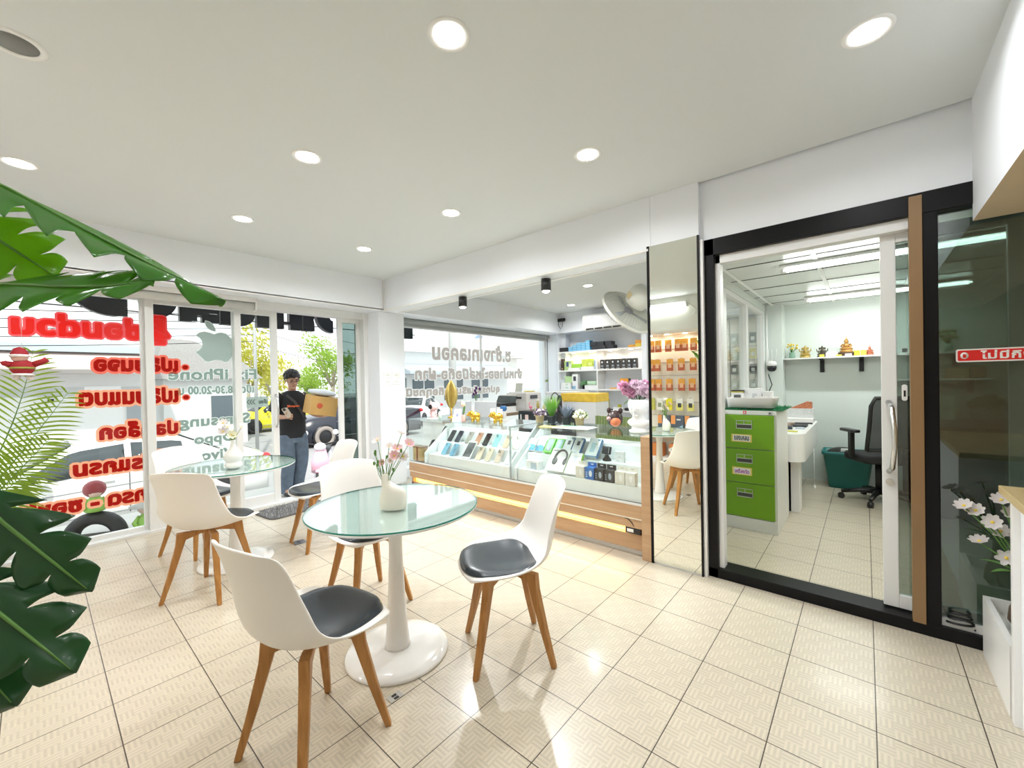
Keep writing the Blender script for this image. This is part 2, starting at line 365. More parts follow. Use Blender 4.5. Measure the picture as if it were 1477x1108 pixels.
# roof over everything, so that daylight only enters through the glass
struct(B(-3.66, -1.85, 3.2, 3.36, 6.45, 3.35).build('roof_slab', M_WALL))
struct(B(-3.66, 6.4, 0, 3.36, 6.5, 3.3).build('wall_end', M_WALL))

# facade: frames (structure), panes, mullions
FX = -3.5
def frame(name, y0, y1, z0, z1, w=0.05, x=FX, d=0.045, bot=None, matl=None, pane=None, axis='x', inset=0.0):
    bot = w if bot is None else bot; mb = MB()
    if axis == 'x': bx = lambda a, b, c, e: mb.bx(x - d / 2, a, c, x + d / 2, b, e)
    else: bx = lambda a, b, c, e: mb.bx(a, x - d / 2, c, b, x + d / 2, e)
    bx(y0, y0 + w, z0, z1); bx(y1 - w, y1, z0, z1); bx(y0 + w, y1 - w, z0, z0 + bot); bx(y0 + w, y1 - w, z1 - w, z1)
    o = struct(mb.build(name, matl or M_ALU, bevel=0.003, weld=False))
    if pane:
        p = MB()
        if axis == 'x': p.bx(x - 0.004, y0 + w - .005, z0 + bot - .005, x + 0.004, y1 - w + .005, z1 - w + .005)
        else: p.bx(y0 + w - .005, x - 0.004, z0 + bot - .005, y1 - w + .005, x + 0.004, z1 - w + .005)
        g = p.build('pane', pane, o)
    return o
frame('window_1', -1.62, -0.105, 0.0, 2.16, 0.055, pane=M_PANE, bot=0.06)
frame('window_2', -0.13, 0.62, 0.02, 2.14, 0.06, x=FX + 0.05, pane=M_PANE, bot=0.10)
dl = frame('door_1', 0.555, 0.985, 0.02, 2.14, 0.065, x=FX + 0.0, pane=M_PANE, bot=0.10)
hb = MB().tube([(FX + .025, .955, .85), (FX + .07, .955, .89), (FX + .085, .955, 1.03), (FX + .07, .955, 1.17), (FX + .025, .955, 1.21)], [.011] * 5, 8)
hb.build('door_handle', M_STEEL, dl)
frame('window_3', 1.68, 1.98, 0.02, 2.14, 0.06, pane=M_GREENPANE, bot=0.10)
struct(B(FX - 0.06, 1.97, 0, FX + 0.12, 2.035, 2.215).build('trim_5', M_ALU, bevel=0.003))
struct(B(FX - 0.05, -1.62, 2.13, FX + 0.10, 2.03, 2.216).build('trim_6', M_ALU, bevel=0.003))    # head rail
struct(B(FX - 0.06, -1.62, -0.01, FX + 0.10, 2.03, 0.022).build('trim_7', M_ALU, bevel=0.002))   # bottom track
frame('window_4', 2.40, 6.06, 0.13, 2.215, 0.05, pane=M_PANE)
struct(B(FX - .02, 4.19, .16, FX + .02, 4.205, 2.19).build('trim_8', M_ALU))
# tail of the facade outside: canopy edge
# office door: black outer frame, white sliding leaf, brown post, smoked panes
OY = 2.14
mb = MB(); mb.bx(0.685, OY - .05, 0.0, 0.745, OY + .06, 2.206); mb.bx(0.685, OY - .05, 2.10, 3.2, OY + .06, 2.206); mb.bx(0.685, OY - .05, 0.0, 1.9, OY + .10, 0.062); mb.bx(1.70, OY - .05, 0.06, 1.755, OY + .06, 2.10)
struct(mb.build('door_frame', M_BLKALU, bevel=0.003, weld=False))
mb = MB(); mb.bx(0.745, OY - .02, .062, 0.775, OY + .05, 2.10); mb.bx(0.745, OY - .02, 2.045, 1.70, OY + .05, 2.10); struct(mb.build('trim_9', M_ALU, bevel=0.002, weld=False))
struct(B(1.652, OY - .065, 0.06, 1.70, OY - .01, 2.19).build('trim_10', mat('tan_post', srgb(140, 110, 74), 0.5), bevel=0.002))
dl2 = frame('door_2', 1.545, 2.05, 0.07, 2.06, 0.062, x=OY + .05, axis='y', d=0.035, pane=M_TINT, bot=0.07)
hb = MB().tube([(1.572, OY + .03, .79), (1.583, OY - .03, .82), (1.592, OY - .055, .93), (1.592, OY - .055, 1.02), (1.583, OY - .03, 1.13), (1.572, OY + .03, 1.16)], [.013, .012, .011, .011, .012, .013], 10)
hb.build('door_handle', M_STEEL, dl2)
MB().cyl((1.574, OY + .034, .735), (1.574, OY + .022, .735), .017, n=16).build('door_lock', M_STEEL, dl2)
struct(B(1.755, OY - .004, .062, 3.2, OY + .004, 2.10).build('window_5', M_TINT))
struct(B(1.755, OY - .02, .062, 1.9, OY + .03, .10).build('trim_11', M_ALU))
# office partition windows (white frames) seen inside the office on the left
frame('window_6', 2.5, 3.30, 0.98, 2.12, 0.05, x=0.49, d=0.07, pane=M_GLASS)
frame('window_7', 3.30, 4.22, 0.98, 2.12, 0.05, x=0.49, d=0.07, pane=M_GLASS)
frame('window_8', 4.22, 5.20, 0.98, 2.12, 0.05, x=0.49, d=0.07, pane=M_GLASS)
# mirror on the pier
mir = bpy.data.materials.new('mirror_silver'); mir.use_nodes = True; MATS['mirror_silver'] = mir
b_ = mir.node_tree.nodes['Principled BSDF']; b_.inputs['Metallic'].default_value = 1; b_.inputs['Roughness'].default_value = 0.0; b_.inputs['Base Color'].default_value = (0.90, 0.93, 0.88, 1)
t = thing('pier_mirror', 'tall frameless mirror with dark edges covering the pier beside the counter', 'mirror', (0, 0, 0))
B(.336, 2.049, .012, .655, 2.0555, 2.236).build('mirror_glass', mir, t)
mb = MB(); mb.bx(.318, 2.046, .0, .336, 2.06, 2.238); mb.bx(.655, 2.046, .0, .667, 2.07, 2.238); mb.build('edge_strip', M_BLKALU, t, weld=False)
struct(B(0.668, 2.06, 0, 0.687, 2.12, 2.206).build('trim_12', M_WHITE))
# ================================================================ ceiling lamps
def lamp_light(name, parent, z, power, size=0.10, col=(.965, 0.985, 1), spread=160):
    l = bpy.data.lights.new(name, 'AREA'); l.shape = 'DISK'; l.size = size; l.energy = power; l.color = col; l.spread = math.radians(spread)
    o = bpy.data.objects.new(name, l); COL.objects.link(o); o.parent = parent; o.location = (0, 0, z)
    return o
def downlight(loc, label, group, r=0.058, power=None, col=(.965, 0.985, 1), emis=True):
    t = thing('recessed_downlight', label, 'ceiling light', loc, group=group)
    mb = MB(); mb.lathe([(r, -0.001), (r * 1.0, -0.004), (r * 1.28, -0.006), (r * 1.36, -0.001), (r * 1.36, 0.0)], 32); mb.f = mb.f[:-2]; mb.m = mb.m[:-2]; mb.sm = mb.sm[:-2]
    mb.build('trim_ring', M_WHITE, t)
    if emis:
        MB().lathe([(0.0001, -0.003), (r * .98, -0.003), (r * .98, 0.0)], 32).build('diffuser', M_LAMP, t)
        lamp_light('downlight_glow', t, -0.012, power or LAMP_W, r * 1.8, col)
    else:
        MB().lathe([(0.0001, -0.002), (r * .98, -0.002), (r * .98, 0.0)], 32).build('speaker_grille', mat('grille_grey', (.25, .25, .24), .6, bump=.4, bscale=500), t)
    return t
DL = [(-2.10, -.82, 'glowing ceiling downlight behind the long monstera leaf'), (-2.10, .27, 'glowing ceiling downlight nearest the front glass, above the far glass table'), (-2.10, 1.27, 'small glowing ceiling downlight nearest the corner of the beam and front wall'),
      (-.87, .23, 'glowing ceiling downlight in the middle of the row farther from the counter'), (-.87, 1.28, 'glowing ceiling downlight over the middle of the glass counter'), (.335, .228, 'large glowing ceiling downlight at the top edge of the picture, above the near table'),
      (.30, 1.28, 'glowing ceiling downlight before the mirror pier'), (1.50, 1.26, 'large glowing ceiling downlight in front of the office door')]
for x, y, lb in DL: downlight((x, y, CZ), lb, 'shop ceiling downlights', power=3.6 if x > 1 else None)
for x, y in ((1.52, .22), (2.6, .4), (.33, -.85), (1.5, -1.0)): downlight((x, y, CZ if x < 1.8 else CZ), 'ceiling downlight out of sight behind the photographer', 'downlights behind the photographer', power=1.6)
downlight((-.87, -.81, CZ), 'unlit round ceiling speaker with white rim in the top corner', None, r=.062, emis=False)
for x, y, lb in ((-1.37, 4.15, 'small ceiling downlight in the display room above the fan'), (-2.32, 5.22, 'small ceiling downlight in the display room near the air conditioner'), (-.5, 5.0, 'display room downlight hidden behind the mirror pier')):
    downlight((x, y, CZ), lb, 'display room downlights', power=8)
for x, lb in ((-1.72, 'black cylinder spotlight under the beam farther from the mirror'), (-.642, 'black cylinder spotlight under the beam nearer the mirror')):
    t = thing('cylinder_spotlight', lb, 'spotlight', (x, 2.165, 2.207), group='black beam spotlights')
    MB().lathe([(.044, -.006), (.044, 0)], 24).build('mount', M_WHITE, t)
    MB().lathe([(.037, -.112), (.044, -.114), (.044, -.006)], 28).build('housing', M_BLACK, t)
    MB().lathe([(.0001, -.128), (.02, -.125), (.034, -.114), (.036, -.110)], 24).build('lens', M_LAMP, t)
    lamp_light('spot_glow', t, -.135, 15, .06)
# ================================================================ tables
def pedestal_table(loc, label):
    t = thing('pedestal_table', label, 'table', loc, group='round glass topped tables')
    MB().lathe([(.242, 0), (.244, .006), (.238, .014), (.19, .020), (.12, .026), (.062, .030), (.0001, .032)], 64).build('base', mat('gloss_white', (.87, .87, .86), .08, var=.005), t)
    MB().lathe([(.062, .028), (.058, .05), (.053, .10), (.046, .18), (.039, .32), (.033, .48), (.032, .60), (.038, .67), (.06, .695), (.10, .702)], 40).build('column', mat('gloss_white', (0, 0, 0)), t)
    MB().lathe([(.10, .700), (.37, .698), (.396, .703), (.402, .709), (.396, .714), (.0001, .714)], 72).build('tabletop', M_WHITE, t)
    g = MB().lathe([(.40, .7145), (.403, .7155), (.403, .7205), (.40, .7215)], 72); g.m[-1] = 0; g.m[-2] = 0
    for i in range(len(g.f) - 2): g.m[i] = 1
    g.build('glass_top', [M_DESKTOPGLASS, M_GEDGE], t)
    return t
pedestal_table((-.27, .35, 0), 'near round pedestal table with glass top and the cream vase')
pedestal_table((-2.11, .18, 0), 'far round pedestal table by the front glass holding the white gourd vase')
# ================================================================ chairs
SEC = [(.235, .432, .165, -.012, -.050), (.222, .444, .200, -.004, -.040), (.16, .438, .228, .018, -.012), (.08, .428, .240, .034, 0), (0, .424, .243, .046, 0), (-.09, .428, .240, .066, .006), (-.155, .444, .232, .088, .024), (-.196, .482, .220, .086, .050), (-.218, .545, .208, .056, .066), (-.234, .625, .196, .022, .066), (-.250, .705, .190, .006, .058), (-.268, .775, .190, -.004, .050), (-.284, .812, .180, -.012, .046), (-.289, .822, .160, -.020, .044)]
def sec_at(t):
    i = min(int(t), len(SEC) - 2); f = t - i; return [SEC[i][k] * (1 - f) + SEC[i + 1][k] * f for k in range(5)]
def shell_pt(t, u):
    y, z, w, lift, wrap = sec_at(t); a = abs(u)
    return V((w * u, y + wrap * a ** 2.2, z + lift * a ** 2.6))
def make_chair(label):
    t = thing('dining_chair', label, 'chair', (0, 0, 0), group='white shell dining chairs')
    us = [-1, -.9, -.72, -.5, -.25, 0, .25, .5, .72, .9, 1]
    MB().grid([[shell_pt(k, u) for u in us] for k in range(len(SEC))]).build('shell', M_SHELL, t, solid=.011, sub=2)
    # seat pad following the shell
    N = 12; top = []; bot = []
    for i in range(N + 1):
        tt = .55 + 5.15 * i / N; e = abs(2 * i / N - 1)
        uw = .84 * (1 - .55 * e ** 5)
        rt = []; rb = []
        for j in range(N + 1):
            u = (2 * j / N - 1); q = max(e, abs(u)); p = shell_pt(tt, u * uw)
            h = .020 * (1 - q ** 6) + .008
            rt.append(p + V((0, 0, h))); rb.append(p + V((0, 0, .005)))
        top.append(rt); bot.append(rb)
    mb = MB(); mb.grid(top); mb.grid(bot)
    rim = lambda G: [G[0][j] for j in range(N + 1)] + [G[i][N] for i in range(1, N + 1)] + [G[N][j] for j in range(N - 1, -1, -1)] + [G[i][0] for i in range(N - 1, 0, -1)]
    mb.grid([rim(top), rim(bot)], closed=True); mb.build('seat_pad', M_PAD, t, sub=1)
    # cross rails and splayed legs
    for s in (1, -1):
        d = V((s, 1, 0)).normalized(); n_ = V((0, 0, 1)).cross(d)
        mb = MB(); pts = []
        for a, z0, z1, w in ((-.135, .362, .405, .016), (-.05, .385, .412, .017), (.05, .385, .412, .017), (.135, .362, .405, .016)):
            pts.append([d * a - n_ * w + V((0, 0, z0)), d * a + n_ * w + V((0, 0, z0)), d * a + n_ * w + V((0, 0, z1)), d * a - n_ * w + V((0, 0, z1))])
        mb.grid(pts, closed=True, smooth=False); mb.f += [[0, 1, 2, 3], [12, 13, 14, 15]]; mb.m += [0, 0]; mb.sm += [False, False]
        mb.build('cross_rail', M_WOOD, t, bevel=.003)
    for sx in (1, -1):
        for sy in (1, -1):
            d = V((sx, sy, 0)).normalized(); n_ = V((0, 0, 1)).cross(d); rows = []
            for a, z, w, dp in ((.142, .410, .018, .030), (.158, .335, .0175, .021), (.205, .16, .0155, .016), (.250, .012, .0125, .012), (.2535, 0, .0115, .011)):
                rows.append([d * (a - dp) - n_ * w + V((0, 0, z)), d * (a - dp) + n_ * w + V((0, 0, z)), d * (a + dp) + n_ * w + V((0, 0, z)), d * (a + dp) - n_ * w + V((0, 0, z))])
            mb = MB(); mb.grid(rows, closed=True, smooth=False); mb.f += [[0, 1, 2, 3], [16, 17, 18, 19]]; mb.m += [0, 0]; mb.sm += [False, False]
            mb.build('leg', M_WOOD, t, bevel=.004)
    return t
def head(dx, dy): return math.atan2(dy, dx) - PI / 2                   # local +y is the way a chair faces
chairA = make_chair('nearest white chair with its back to the camera, drawn up to the near glass table')
chairA.location = (-.06, -.136, 0); chairA.rotation_euler = (0, 0, head(-.071, .355))
dup(chairA, (.142, .70, 0), head(-.61, -.79), 'white chair facing left in front of the display counter')
dup(chairA, (-.80, .50, 0), head(1, -.04), 'white chair on the far side of the near glass table, tucked under it')
dup(chairA, (-1.725, -.065, 0), head(-.64, .77), 'white chair standing alone with its rounded back turned, at the far glass table')
dup(chairA, (-2.60, .06, 0), head(.896, .44), 'white chair half hidden behind the far glass table, close to the front glass')
dup(chairA, (-1.97, .75, 0), head(-.05, -1), 'white chair by the doormat whose empty seat faces the far table')
# ================================================================ display counter
ORD = ['first', 'second', 'third', 'fourth', 'fifth', 'sixth', 'seventh', 'eighth', 'ninth', 'tenth', 'eleventh', 'twelfth']
M_CASEW = mat('case_white', (0.84, 0.87, 0.87), 0.3, var=0.01)
cx0, cx1 = -2.57, 0.318
t = thing('display_counter', 'long wood fronted glass display counter with a glowing yellow strip near the floor', 'display counter', (0, 0, 0))
mb = MB(); mb.bx(cx0, 2.05, .29, .25, 2.10, .39); mb.bx(cx0, 2.10, .34, .25, 2.66, .39); mb.bx(cx0, 2.06, .212, .25, 2.11, .282); mb.bx(cx0, 2.11, .20, .25, 2.16, .34); mb.bx(cx0, 2.085, .045, .25, 2.15, .158); mb.bx(cx0, 2.60, .0, .25, 2.66, .34); mb.bx(cx0, 2.085, .045, cx0 + .03, 2.66, .34)
mb.build('base', M_COUNTER, t, weld=False, bevel=.002)
B(.25, 2.045, 0, .318, 2.66, .89).build('end_post', M_COUNTER, t, bevel=.002)
B(cx0, 2.052, .280, .25, 2.075, .29).build('trim_strip', mat('cream_trim', (.85, .78, .66), .3), t)
B(cx0 + .02, 2.122, .159, .17, 2.134, .2115).build('light_strip', M_WARMLED, t)
l = bpy.data.lights.new('strip_light', 'AREA'); l.shape = 'RECTANGLE'; l.size = 2.6; l.size_y = .02; l.energy = 3.6; l.color = (1, .68, .18); o = bpy.data.objects.new('strip_light', l); COL.objects.link(o); o.parent = t; o.location = (-1.2, 2.112, .185); o.rotation_euler = (math.radians(-38), 0, 0)
B(cx0 + .03, 2.12, 0, .25, 2.14, .045).build('kickboard', M_WHITE, t)
B(cx0, 2.045, .386, .25, 2.07, .402).build('sill_rail', mat('pale_metal', (.80, .82, .82), .3, .3), t)
B(cx0, 2.0575, .4025, .25, 2.0605, .4065).build('glass_seal', M_BLACK, t)
g = MB(); g.bx(cx0, 2.052, .40, -1.005, 2.057, .882); g.bx(-.985, 2.052, .40, .25, 2.057, .882); g.build('front_glass', M_GLASS, t)
g = MB(); g.bx(cx0, 2.05, .882, -1.005, 2.64, .890); g.bx(-.985, 2.05, .882, .25, 2.64, .890); g.build('top_glass', glass('top_glass', (.90, .96, .95), 1.2, 0, .06), t)
B(cx0, 2.055, .40, cx0 + .005, 2.64, .882).build('end_glass', M_GLASS, t)
mb = MB()
for px in (-1.006, -.996): mb.bx(px, 2.048, .39, px + .004, 2.06, .89)
mb.bx(-1.01, 2.05, .878, -.985, 2.64, .893); mb.build('joint_strip', mat('dull_steel', (.55, .6, .6), .3, .8), t, weld=False)
def stepped(name, x0, x1):
    prof = [(2.085, .39), (2.085, .508), (2.215, .508), (2.235, .632), (2.37, .632), (2.40, .762), (2.62, .762), (2.62, .39)]
    mb = MB(); mb.prism(prof, x0, x1, 'x'); return mb.build(name, M_CASEW, t, bevel=.002)
stepped('step_shelf', -2.25, -1.045); stepped('step_shelf', -.94, .245)
for px in (-2.30, -1.045, -.965):
    MB().prism([(2.065, .39), (2.065, .515), (2.52, .872), (2.63, .872), (2.63, .39)], px, px + .018, 'x').build('side_panel', M_CASEW, t, bevel=.002)
B(cx0, 2.62, .39, .25, 2.64, .75).build('back_panel', M_CASEW, t)
t2 = thing('power_adapter', 'small black power supply stuck to the wood front at the mirror end of the counter', 'power supply', (.19, 2.085, .19))
B(-.075, -.025, -.022, .045, .0, .022).build('case', M_BLACK, t2, bevel=.003); B(-.06, -.0265, -.012, -.01, -.025, .012).build('label_patch', M_PAPER, t2)
MB().tube([(.0, -.02, .02), (-.02, -.03, .06), (-.05, -.03, .085), (-.13, -.025, .10)], .003, 6).build('wire', M_BLACK, t2)
# ---- phones on the steps
def phone(label, loc, col, tilt=52, w=.072, h=.148, kind='back', group=None, lens=2):
    t = thing('phone', label, 'phone', loc, group=group, rot=(math.radians(90 - tilt) * -1 + PI / 2 - PI / 2, 0, 0))
    t.rotation_euler = (math.radians(-tilt), 0, 0); t.location.z += .0075
    key = 'phone_' + '_'.join('%d' % (c * 99) for c in col); m = mat(key, col, .22, .15, var=.03)
    MB().prism(rrect(w, h, .011, 4, 0, h / 2), 0, .009, 'y').build('case', m, t, bevel=.0015)
    if kind == 'back':
        mb = MB().prism(rrect(.030, .034, .008, 3, -w / 2 + .024, h - .024), -.0022, 0, 'y'); mb.build('camera_bump', mat(key + 'bump', tuple(c * .8 for c in col), .25), t)
        mb = MB()
        for a, b in ((-.008, .008), (.007, -.007), (-.008, -.008))[:lens]: mb.cyl((-w / 2 + .024 + a, -.0022, h - .024 + b), (-w / 2 + .024 + a, -.0045, h - .024 + b), .0055, n=12)
        mb.build('lens', M_BLACK, t)
    else:
        MB().prism(rrect(w - .02, h - .04, .004, 3, 0, h / 2), -.0008, 0.0, 'y').build('screen', mat('screen_grey', (.14, .145, .15), .15), t)
    return t
row2 = [(-2.106, (.03, .03, .035), 'black'), (-1.983, (.05, .055, .075), 'slate'), (-1.815, (.40, .37, .33), 'grey beige'), (-1.67, (.55, .30, .20), 'copper'), (-1.547, (.03, .028, .03), 'glossy black'), (-1.406, (.30, .55, .58), 'turquoise'), (-1.264, (.62, .50, .38), 'tan'), (-1.135, (.72, .74, .66), 'pale green')]
for i, (x, c, nm) in enumerate(row2): phone('%s phone in the upper row of the left case, %s from the window' % (nm, ORD[i]), (x, 2.263, .633), c, 38, group='phones in the left display case')
row1 = [(-2.055, (.20, .45, .60), 'light blue', 0), (-1.918, (.22, .48, .66), 'sky blue', 0), (-1.665, (.85, .85, .84), 'large white', 1), (-1.521, (.68, .58, .44), 'gold beige', 0), (-1.389, (.62, .54, .42), 'sand', 0), (-1.255, (.60, .49, .40), 'rosy tan', 0), (-1.12, (.70, .76, .78), 'pale grey', 0)]
for i, (x, c, nm, big) in enumerate(row1):
    phone('%s phone in the lower row of the left case, %s from the window' % (nm, ORD[i]), (x, 2.128 if not big else 2.10, .509), c, 38, .072 if not big else .125, .148 if not big else .21, 'front' if big else 'back', 'phones in the left display case', 3 if i == 5 else 2)
for i, (x, y, z, a) in enumerate(((-2.345, 2.40, .70, 60), (-2.36, 2.22, .56, 60))):
    p = phone('dark phone propped on the window side of the first case divider, %s' % ('upper' if i == 0 else 'lower'), (x, y, z), (.03, .04, .055), 40, .05, .11); p.rotation_euler = (math.radians(-38), 0, math.radians(-90))
    p.location = (x - .03, y, z - .0)
t2 = thing('perfume_box', 'little gold and brown box with a red ribbon at the window end of the counter', 'box', (-2.47, 2.14, .403))
B(-.075, -.05, 0, .075, .05, .165).build('carton', mat('gold_card', (.62, .45, .22), .35, .2, var=.35, vscale=18), t2, bevel=.002)
B(-.008, -.052, 0, .014, -.049, .165).build('ribbon', mat('ribbon_red', (.32, .07, .03), .5), t2); B(-.076, -.051, .148, .076, .051, .167).build('lid', mat('lid_brown', (.34, .22, .12), .4), t2)
# ---- boxed accessories in the second case
def carton(name, label, loc, size, col, tilt=0, front=None, extra=None, group=None, rz=0, cat='box', top=None, side=None):
    w, d, h = size; t = thing(name, label, cat, (loc[0], loc[1] - .01, loc[2] + d * math.sin(math.radians(tilt)) + .001), group=group, rot=(math.radians(-tilt), 0, rz))
    key = 'card_%d_%d_%d' % tuple(int(c * 99) for c in col)
    mb = MB().bx(-w / 2, 0, 0, w / 2, d, h)
    ms = [mat(key, col, .45, var=.03)]
    if side: ms.append(mat('card_%d_%d_%d' % tuple(int(c * 99) for c in side), side, .45)); mb.m[3] = mb.m[5] = 1
    mb.build('carton', ms, t, bevel=.0012)
    if front:
        for (a0, b0, a1, b1, c) in front:
            k2 = 'print_%d_%d_%d' % tuple(int(q * 99) for q in c)
            B((a0 - .5) * w, -.0009, b0 * h, (a1 - .5) * w, 0.0001, b1 * h).build('printed_panel', mat(k2, c, .45), t)
    if extra: extra(t, w, d, h)
    return t
WB = (.86, .88, .88); GB = 'boxed accessories in the right display case'
for i, x in enumerate((-.948, -.845)): carton('accessory_box', 'white and blue box in the right case, %s from the case divider' % ORD[i], (x + .012, 2.27, .633), (.088, .03, .13), WB, 40, [(0, 0, 1, .42, (.10, .34, .50)), (.2, .42, .8, .50, (.10, .34, .50))], group=GB)
for i, (x, c) in enumerate(((-.73, (.35, .42, .45)), (-.632, (.42, .60, .70)))): carton('accessory_box', 'bright green box with a %s window in the right case' % ('dark' if i == 0 else 'pale blue'), (x, 2.262, .633), (.085, .03, .155), (.22, .66, .12), 40, [(.15, .1, .85, .9, c), (.3, .15, .62, .5, (.75, .85, .85))], group=GB)
for i, x in enumerate((-.537, -.441)): carton('accessory_box', 'blue sided white box with a dark gadget picture in the upper row, %s' % ('nearer the divider' if i == 0 else 'nearer the mirror'), (x, 2.258, .633), (.086, .035, .18), (.84, .88, .90), 40, [(.38, .55, .72, .78, (.06, .07, .09)), (.25, .12, .7, .16, (.3, .45, .6)), (.7, .88, .95, .97, (.2, .35, .55))], side=(.10, .25, .48), group=GB)
carton('accessory_box', 'tall white and blue box standing alone beside the black stand in the right case', (-.282, 2.255, .633), (.11, .04, .185), (.82, .88, .90), 40, [(.3, .25, .7, .75, (.45, .66, .74)), (.74, .86, .95, .96, (.12, .25, .30)), (0, 0, 1, .06, (.12, .30, .50)), (.68, .62, .78, .72, (.75, .7, .3))], side=(.10, .25, .48), group=GB)
t2 = thing('phone_holder', 'small black phone stand on the upper step of the right case', 'phone stand', (-.152, 2.30, .633))
MB().lathe([(.036, 0), (.036, .012), (.02, .03), (.014, .05)], 20).build('foot', M_BLACK, t2); MB().cbx((0, 0, .085), (.075, .03, .065), Matrix.Rotation(-.35, 3, 'X')).build('cradle', M_BLACK, t2, bevel=.006)
MB().cbx((.028, -.018, .09), (.006, .004, .05), Matrix.Rotation(-.35, 3, 'X')).build('clip', mat('clip_grey', (.3, .3, .3), .4), t2)
carton('accessory_box', 'small plain white box on the upper step nearest the mirror', (-.029, 2.29, .633), (.075, .03, .088), WB, 0, [(.3, .45, .7, .6, (.72, .74, .76)), (.2, .1, .5, .16, (.5, .52, .55))], group=GB)
carton('accessory_box', 'low white box with a blurred blue window on the lower step beside the case divider', (-.80, 2.13, .509), (.15, .06, .075), (.82, .84, .83), 0, [(.38, .08, .82, .8, (.45, .55, .64)), (.06, .2, .25, .7, (.75, .76, .76))], group=GB)
def headphones(t, w, d, h):
    mb = MB(); k = mat('headphone_print', (.13, .13, .13), .4); f = lambda a: V((w * .12 + .058 * math.cos(a), -.004, h * .60 + .072 * math.sin(a)))
    mb.tube([f(math.radians(q)) for q in range(-25, 210, 12)], .009, 6); mb.build('headphone_picture', k, t)
    m2 = MB(); m2.sph(tuple(f(math.radians(-30))), (.018, .006, .032)); m2.sph(tuple(f(math.radians(212))), (.026, .006, .036)); m2.build('earcup_picture', k, t)
carton('headphone_box', 'large white box printed with grey headphones in the right display case', (-.545, 2.098, .509), (.185, .04, .22), (.88, .89, .88), 40, [(.08, .86, .36, .93, (.35, .37, .38)), (.2, .05, .9, .07, (.6, .62, .62))], headphones, group=GB)
carton('accessory_box', 'white box with a green edge and a lilac gadget picture beside the headphone box', (-.385, 2.10, .509), (.115, .035, .20), (.87, .89, .89), 40, [(.35, .48, .68, .78, (.55, .62, .78)), (.2, .22, .75, .28, (.75, .78, .84)), (.3, .82, .8, .86, (.75, .76, .78))], side=(.36, .70, .10), group=GB)
low = [(-.288, (.76, .74, .66), 'cream', (.85, .85, .82)), (-.197, (.04, .17, .50), 'blue', (.75, .82, .9)), (-.112, (.04, .042, .048), 'black', (.35, .42, .5)), (-.028, (.05, .05, .052), 'charcoal', (.35, .42, .5)), (.062, (.82, .80, .72), 'ivory', (.92, .92, .9)), (.145, (.83, .82, .76), 'off white', (.92, .92, .9))]
for i, (x, c, nm, pc) in enumerate(low):
    def tab(t, w, d, h, c=c): 
        B(-w / 2, d - .003, h, w / 2, d, h + .035).build('hang_tab', mat('card_%d_%d_%d' % tuple(int(q * 99) for q in c), c), t)
        B(-.012, d - .004, h + .016, .012, d - .003, h + .024).build('tab_slot', M_PAPER if nm not in ('cream', 'ivory', 'off white') else mat('slot_grey', (.55, .55, .52), .6), t)
    def pic(t, w, d, h, c=c, pc=pc, tab=tab): tab(t, w, d, h); MB().sph((w * .12, -.001, h * .5), (.014, .002, .026)).build('product_picture', mat('print_%d_%d_%d' % tuple(int(q * 99) for q in pc), pc), t)
    carton('adapter_box', '%s adapter box in the front row, %s from the headphone box' % (nm, ORD[i]), (x, 2.10, .509), (.078, .05, .095), c, 0, [(.1, .55, .24, .62, pc), (.1, .38, .24, .45, pc), (.1, .2, .24, .27, pc)], pic, group='small adapter boxes')
# ---- things standing on the counter top
TZ = .890
def figurine_astronaut():
    t = thing('astronaut_figurine', 'small pink astronaut figurine with a dark visor on the counter', 'figurine', (-2.26, 2.18, TZ))
    P = mat('figurine_pink', (.80, .52, .52), .3); B(-.06, -.05, 0, .06, .05, .014).build('stand', mat('figurine_stand', (.8, .8, .8), .2), t, bevel=.004)
    MB().lathe([(.034, .014), (.04, .03), (.036, .075), (.024, .10)], 20).sph((-.03, -.012, .075), (.012, .014, .03)).sph((.032, -.012, .075), (.012, .014, .03)).build('body', P, t)
    MB().sph((0, 0, .142), (.056, .052, .052), 20, 14).sph((-.035, 0, .19), (.014, .01, .018)).sph((.035, 0, .19), (.014, .01, .018)).build('helmet', P, t)
    MB().sph((-.014, -.034, .142), (.036, .024, .03)).build('visor', mat('visor_dark', (.01, .01, .012), .1), t)
    MB().sph((.075, .01, .045), (.02, .03, .045)).build('seated_block', mat('figurine_sage', (.55, .62, .55), .4), t)
    t.rotation_euler = (0, 0, .35)
figurine_astronaut()
def leaf_grid(L, w, curl, n=8, wave=0.0):
    rows = []
    for i in range(n + 1):
        s = i / n; hw = w * math.sin(PI * min(1, s * .96 + .03)) ** .8
        rows.append([V((u * hw, curl * s * s + .25 * abs(u) * hw + wave * math.sin(9 * s + 3 * u), s * L)) for u in (-1, -.6, 0, .6, 1)])
    return rows
t2 = thing('gold_leaf_ornament', 'big golden leaf shaped ornament standing behind the pink figurine', 'ornament', (-2.21, 2.40, TZ))
MB().lathe([(.045, 0), (.045, .012), (.012, .02)], 20).build('foot', M_GOLD, t2); MB().cyl((0, 0, .015), (0, 0, .12), .007).build('stem', M_GOLD, t2)
for q in range(3): MB().grid([[p + V((0, 0, .10)) for p in r] for r in leaf_grid(.34, .075, .0, 10)]).xf(Matrix.Rotation(q * 2.1, 4, 'Z')).build('leaf', mat('antique_gold', (.42, .32, .10), .4, .6, var=.3, vscale=30), t2, solid=.004)
t2 = thing('price_tent', 'folded white and lilac paper tent card on the counter', 'card', (-1.82, 2.16, TZ), .25)
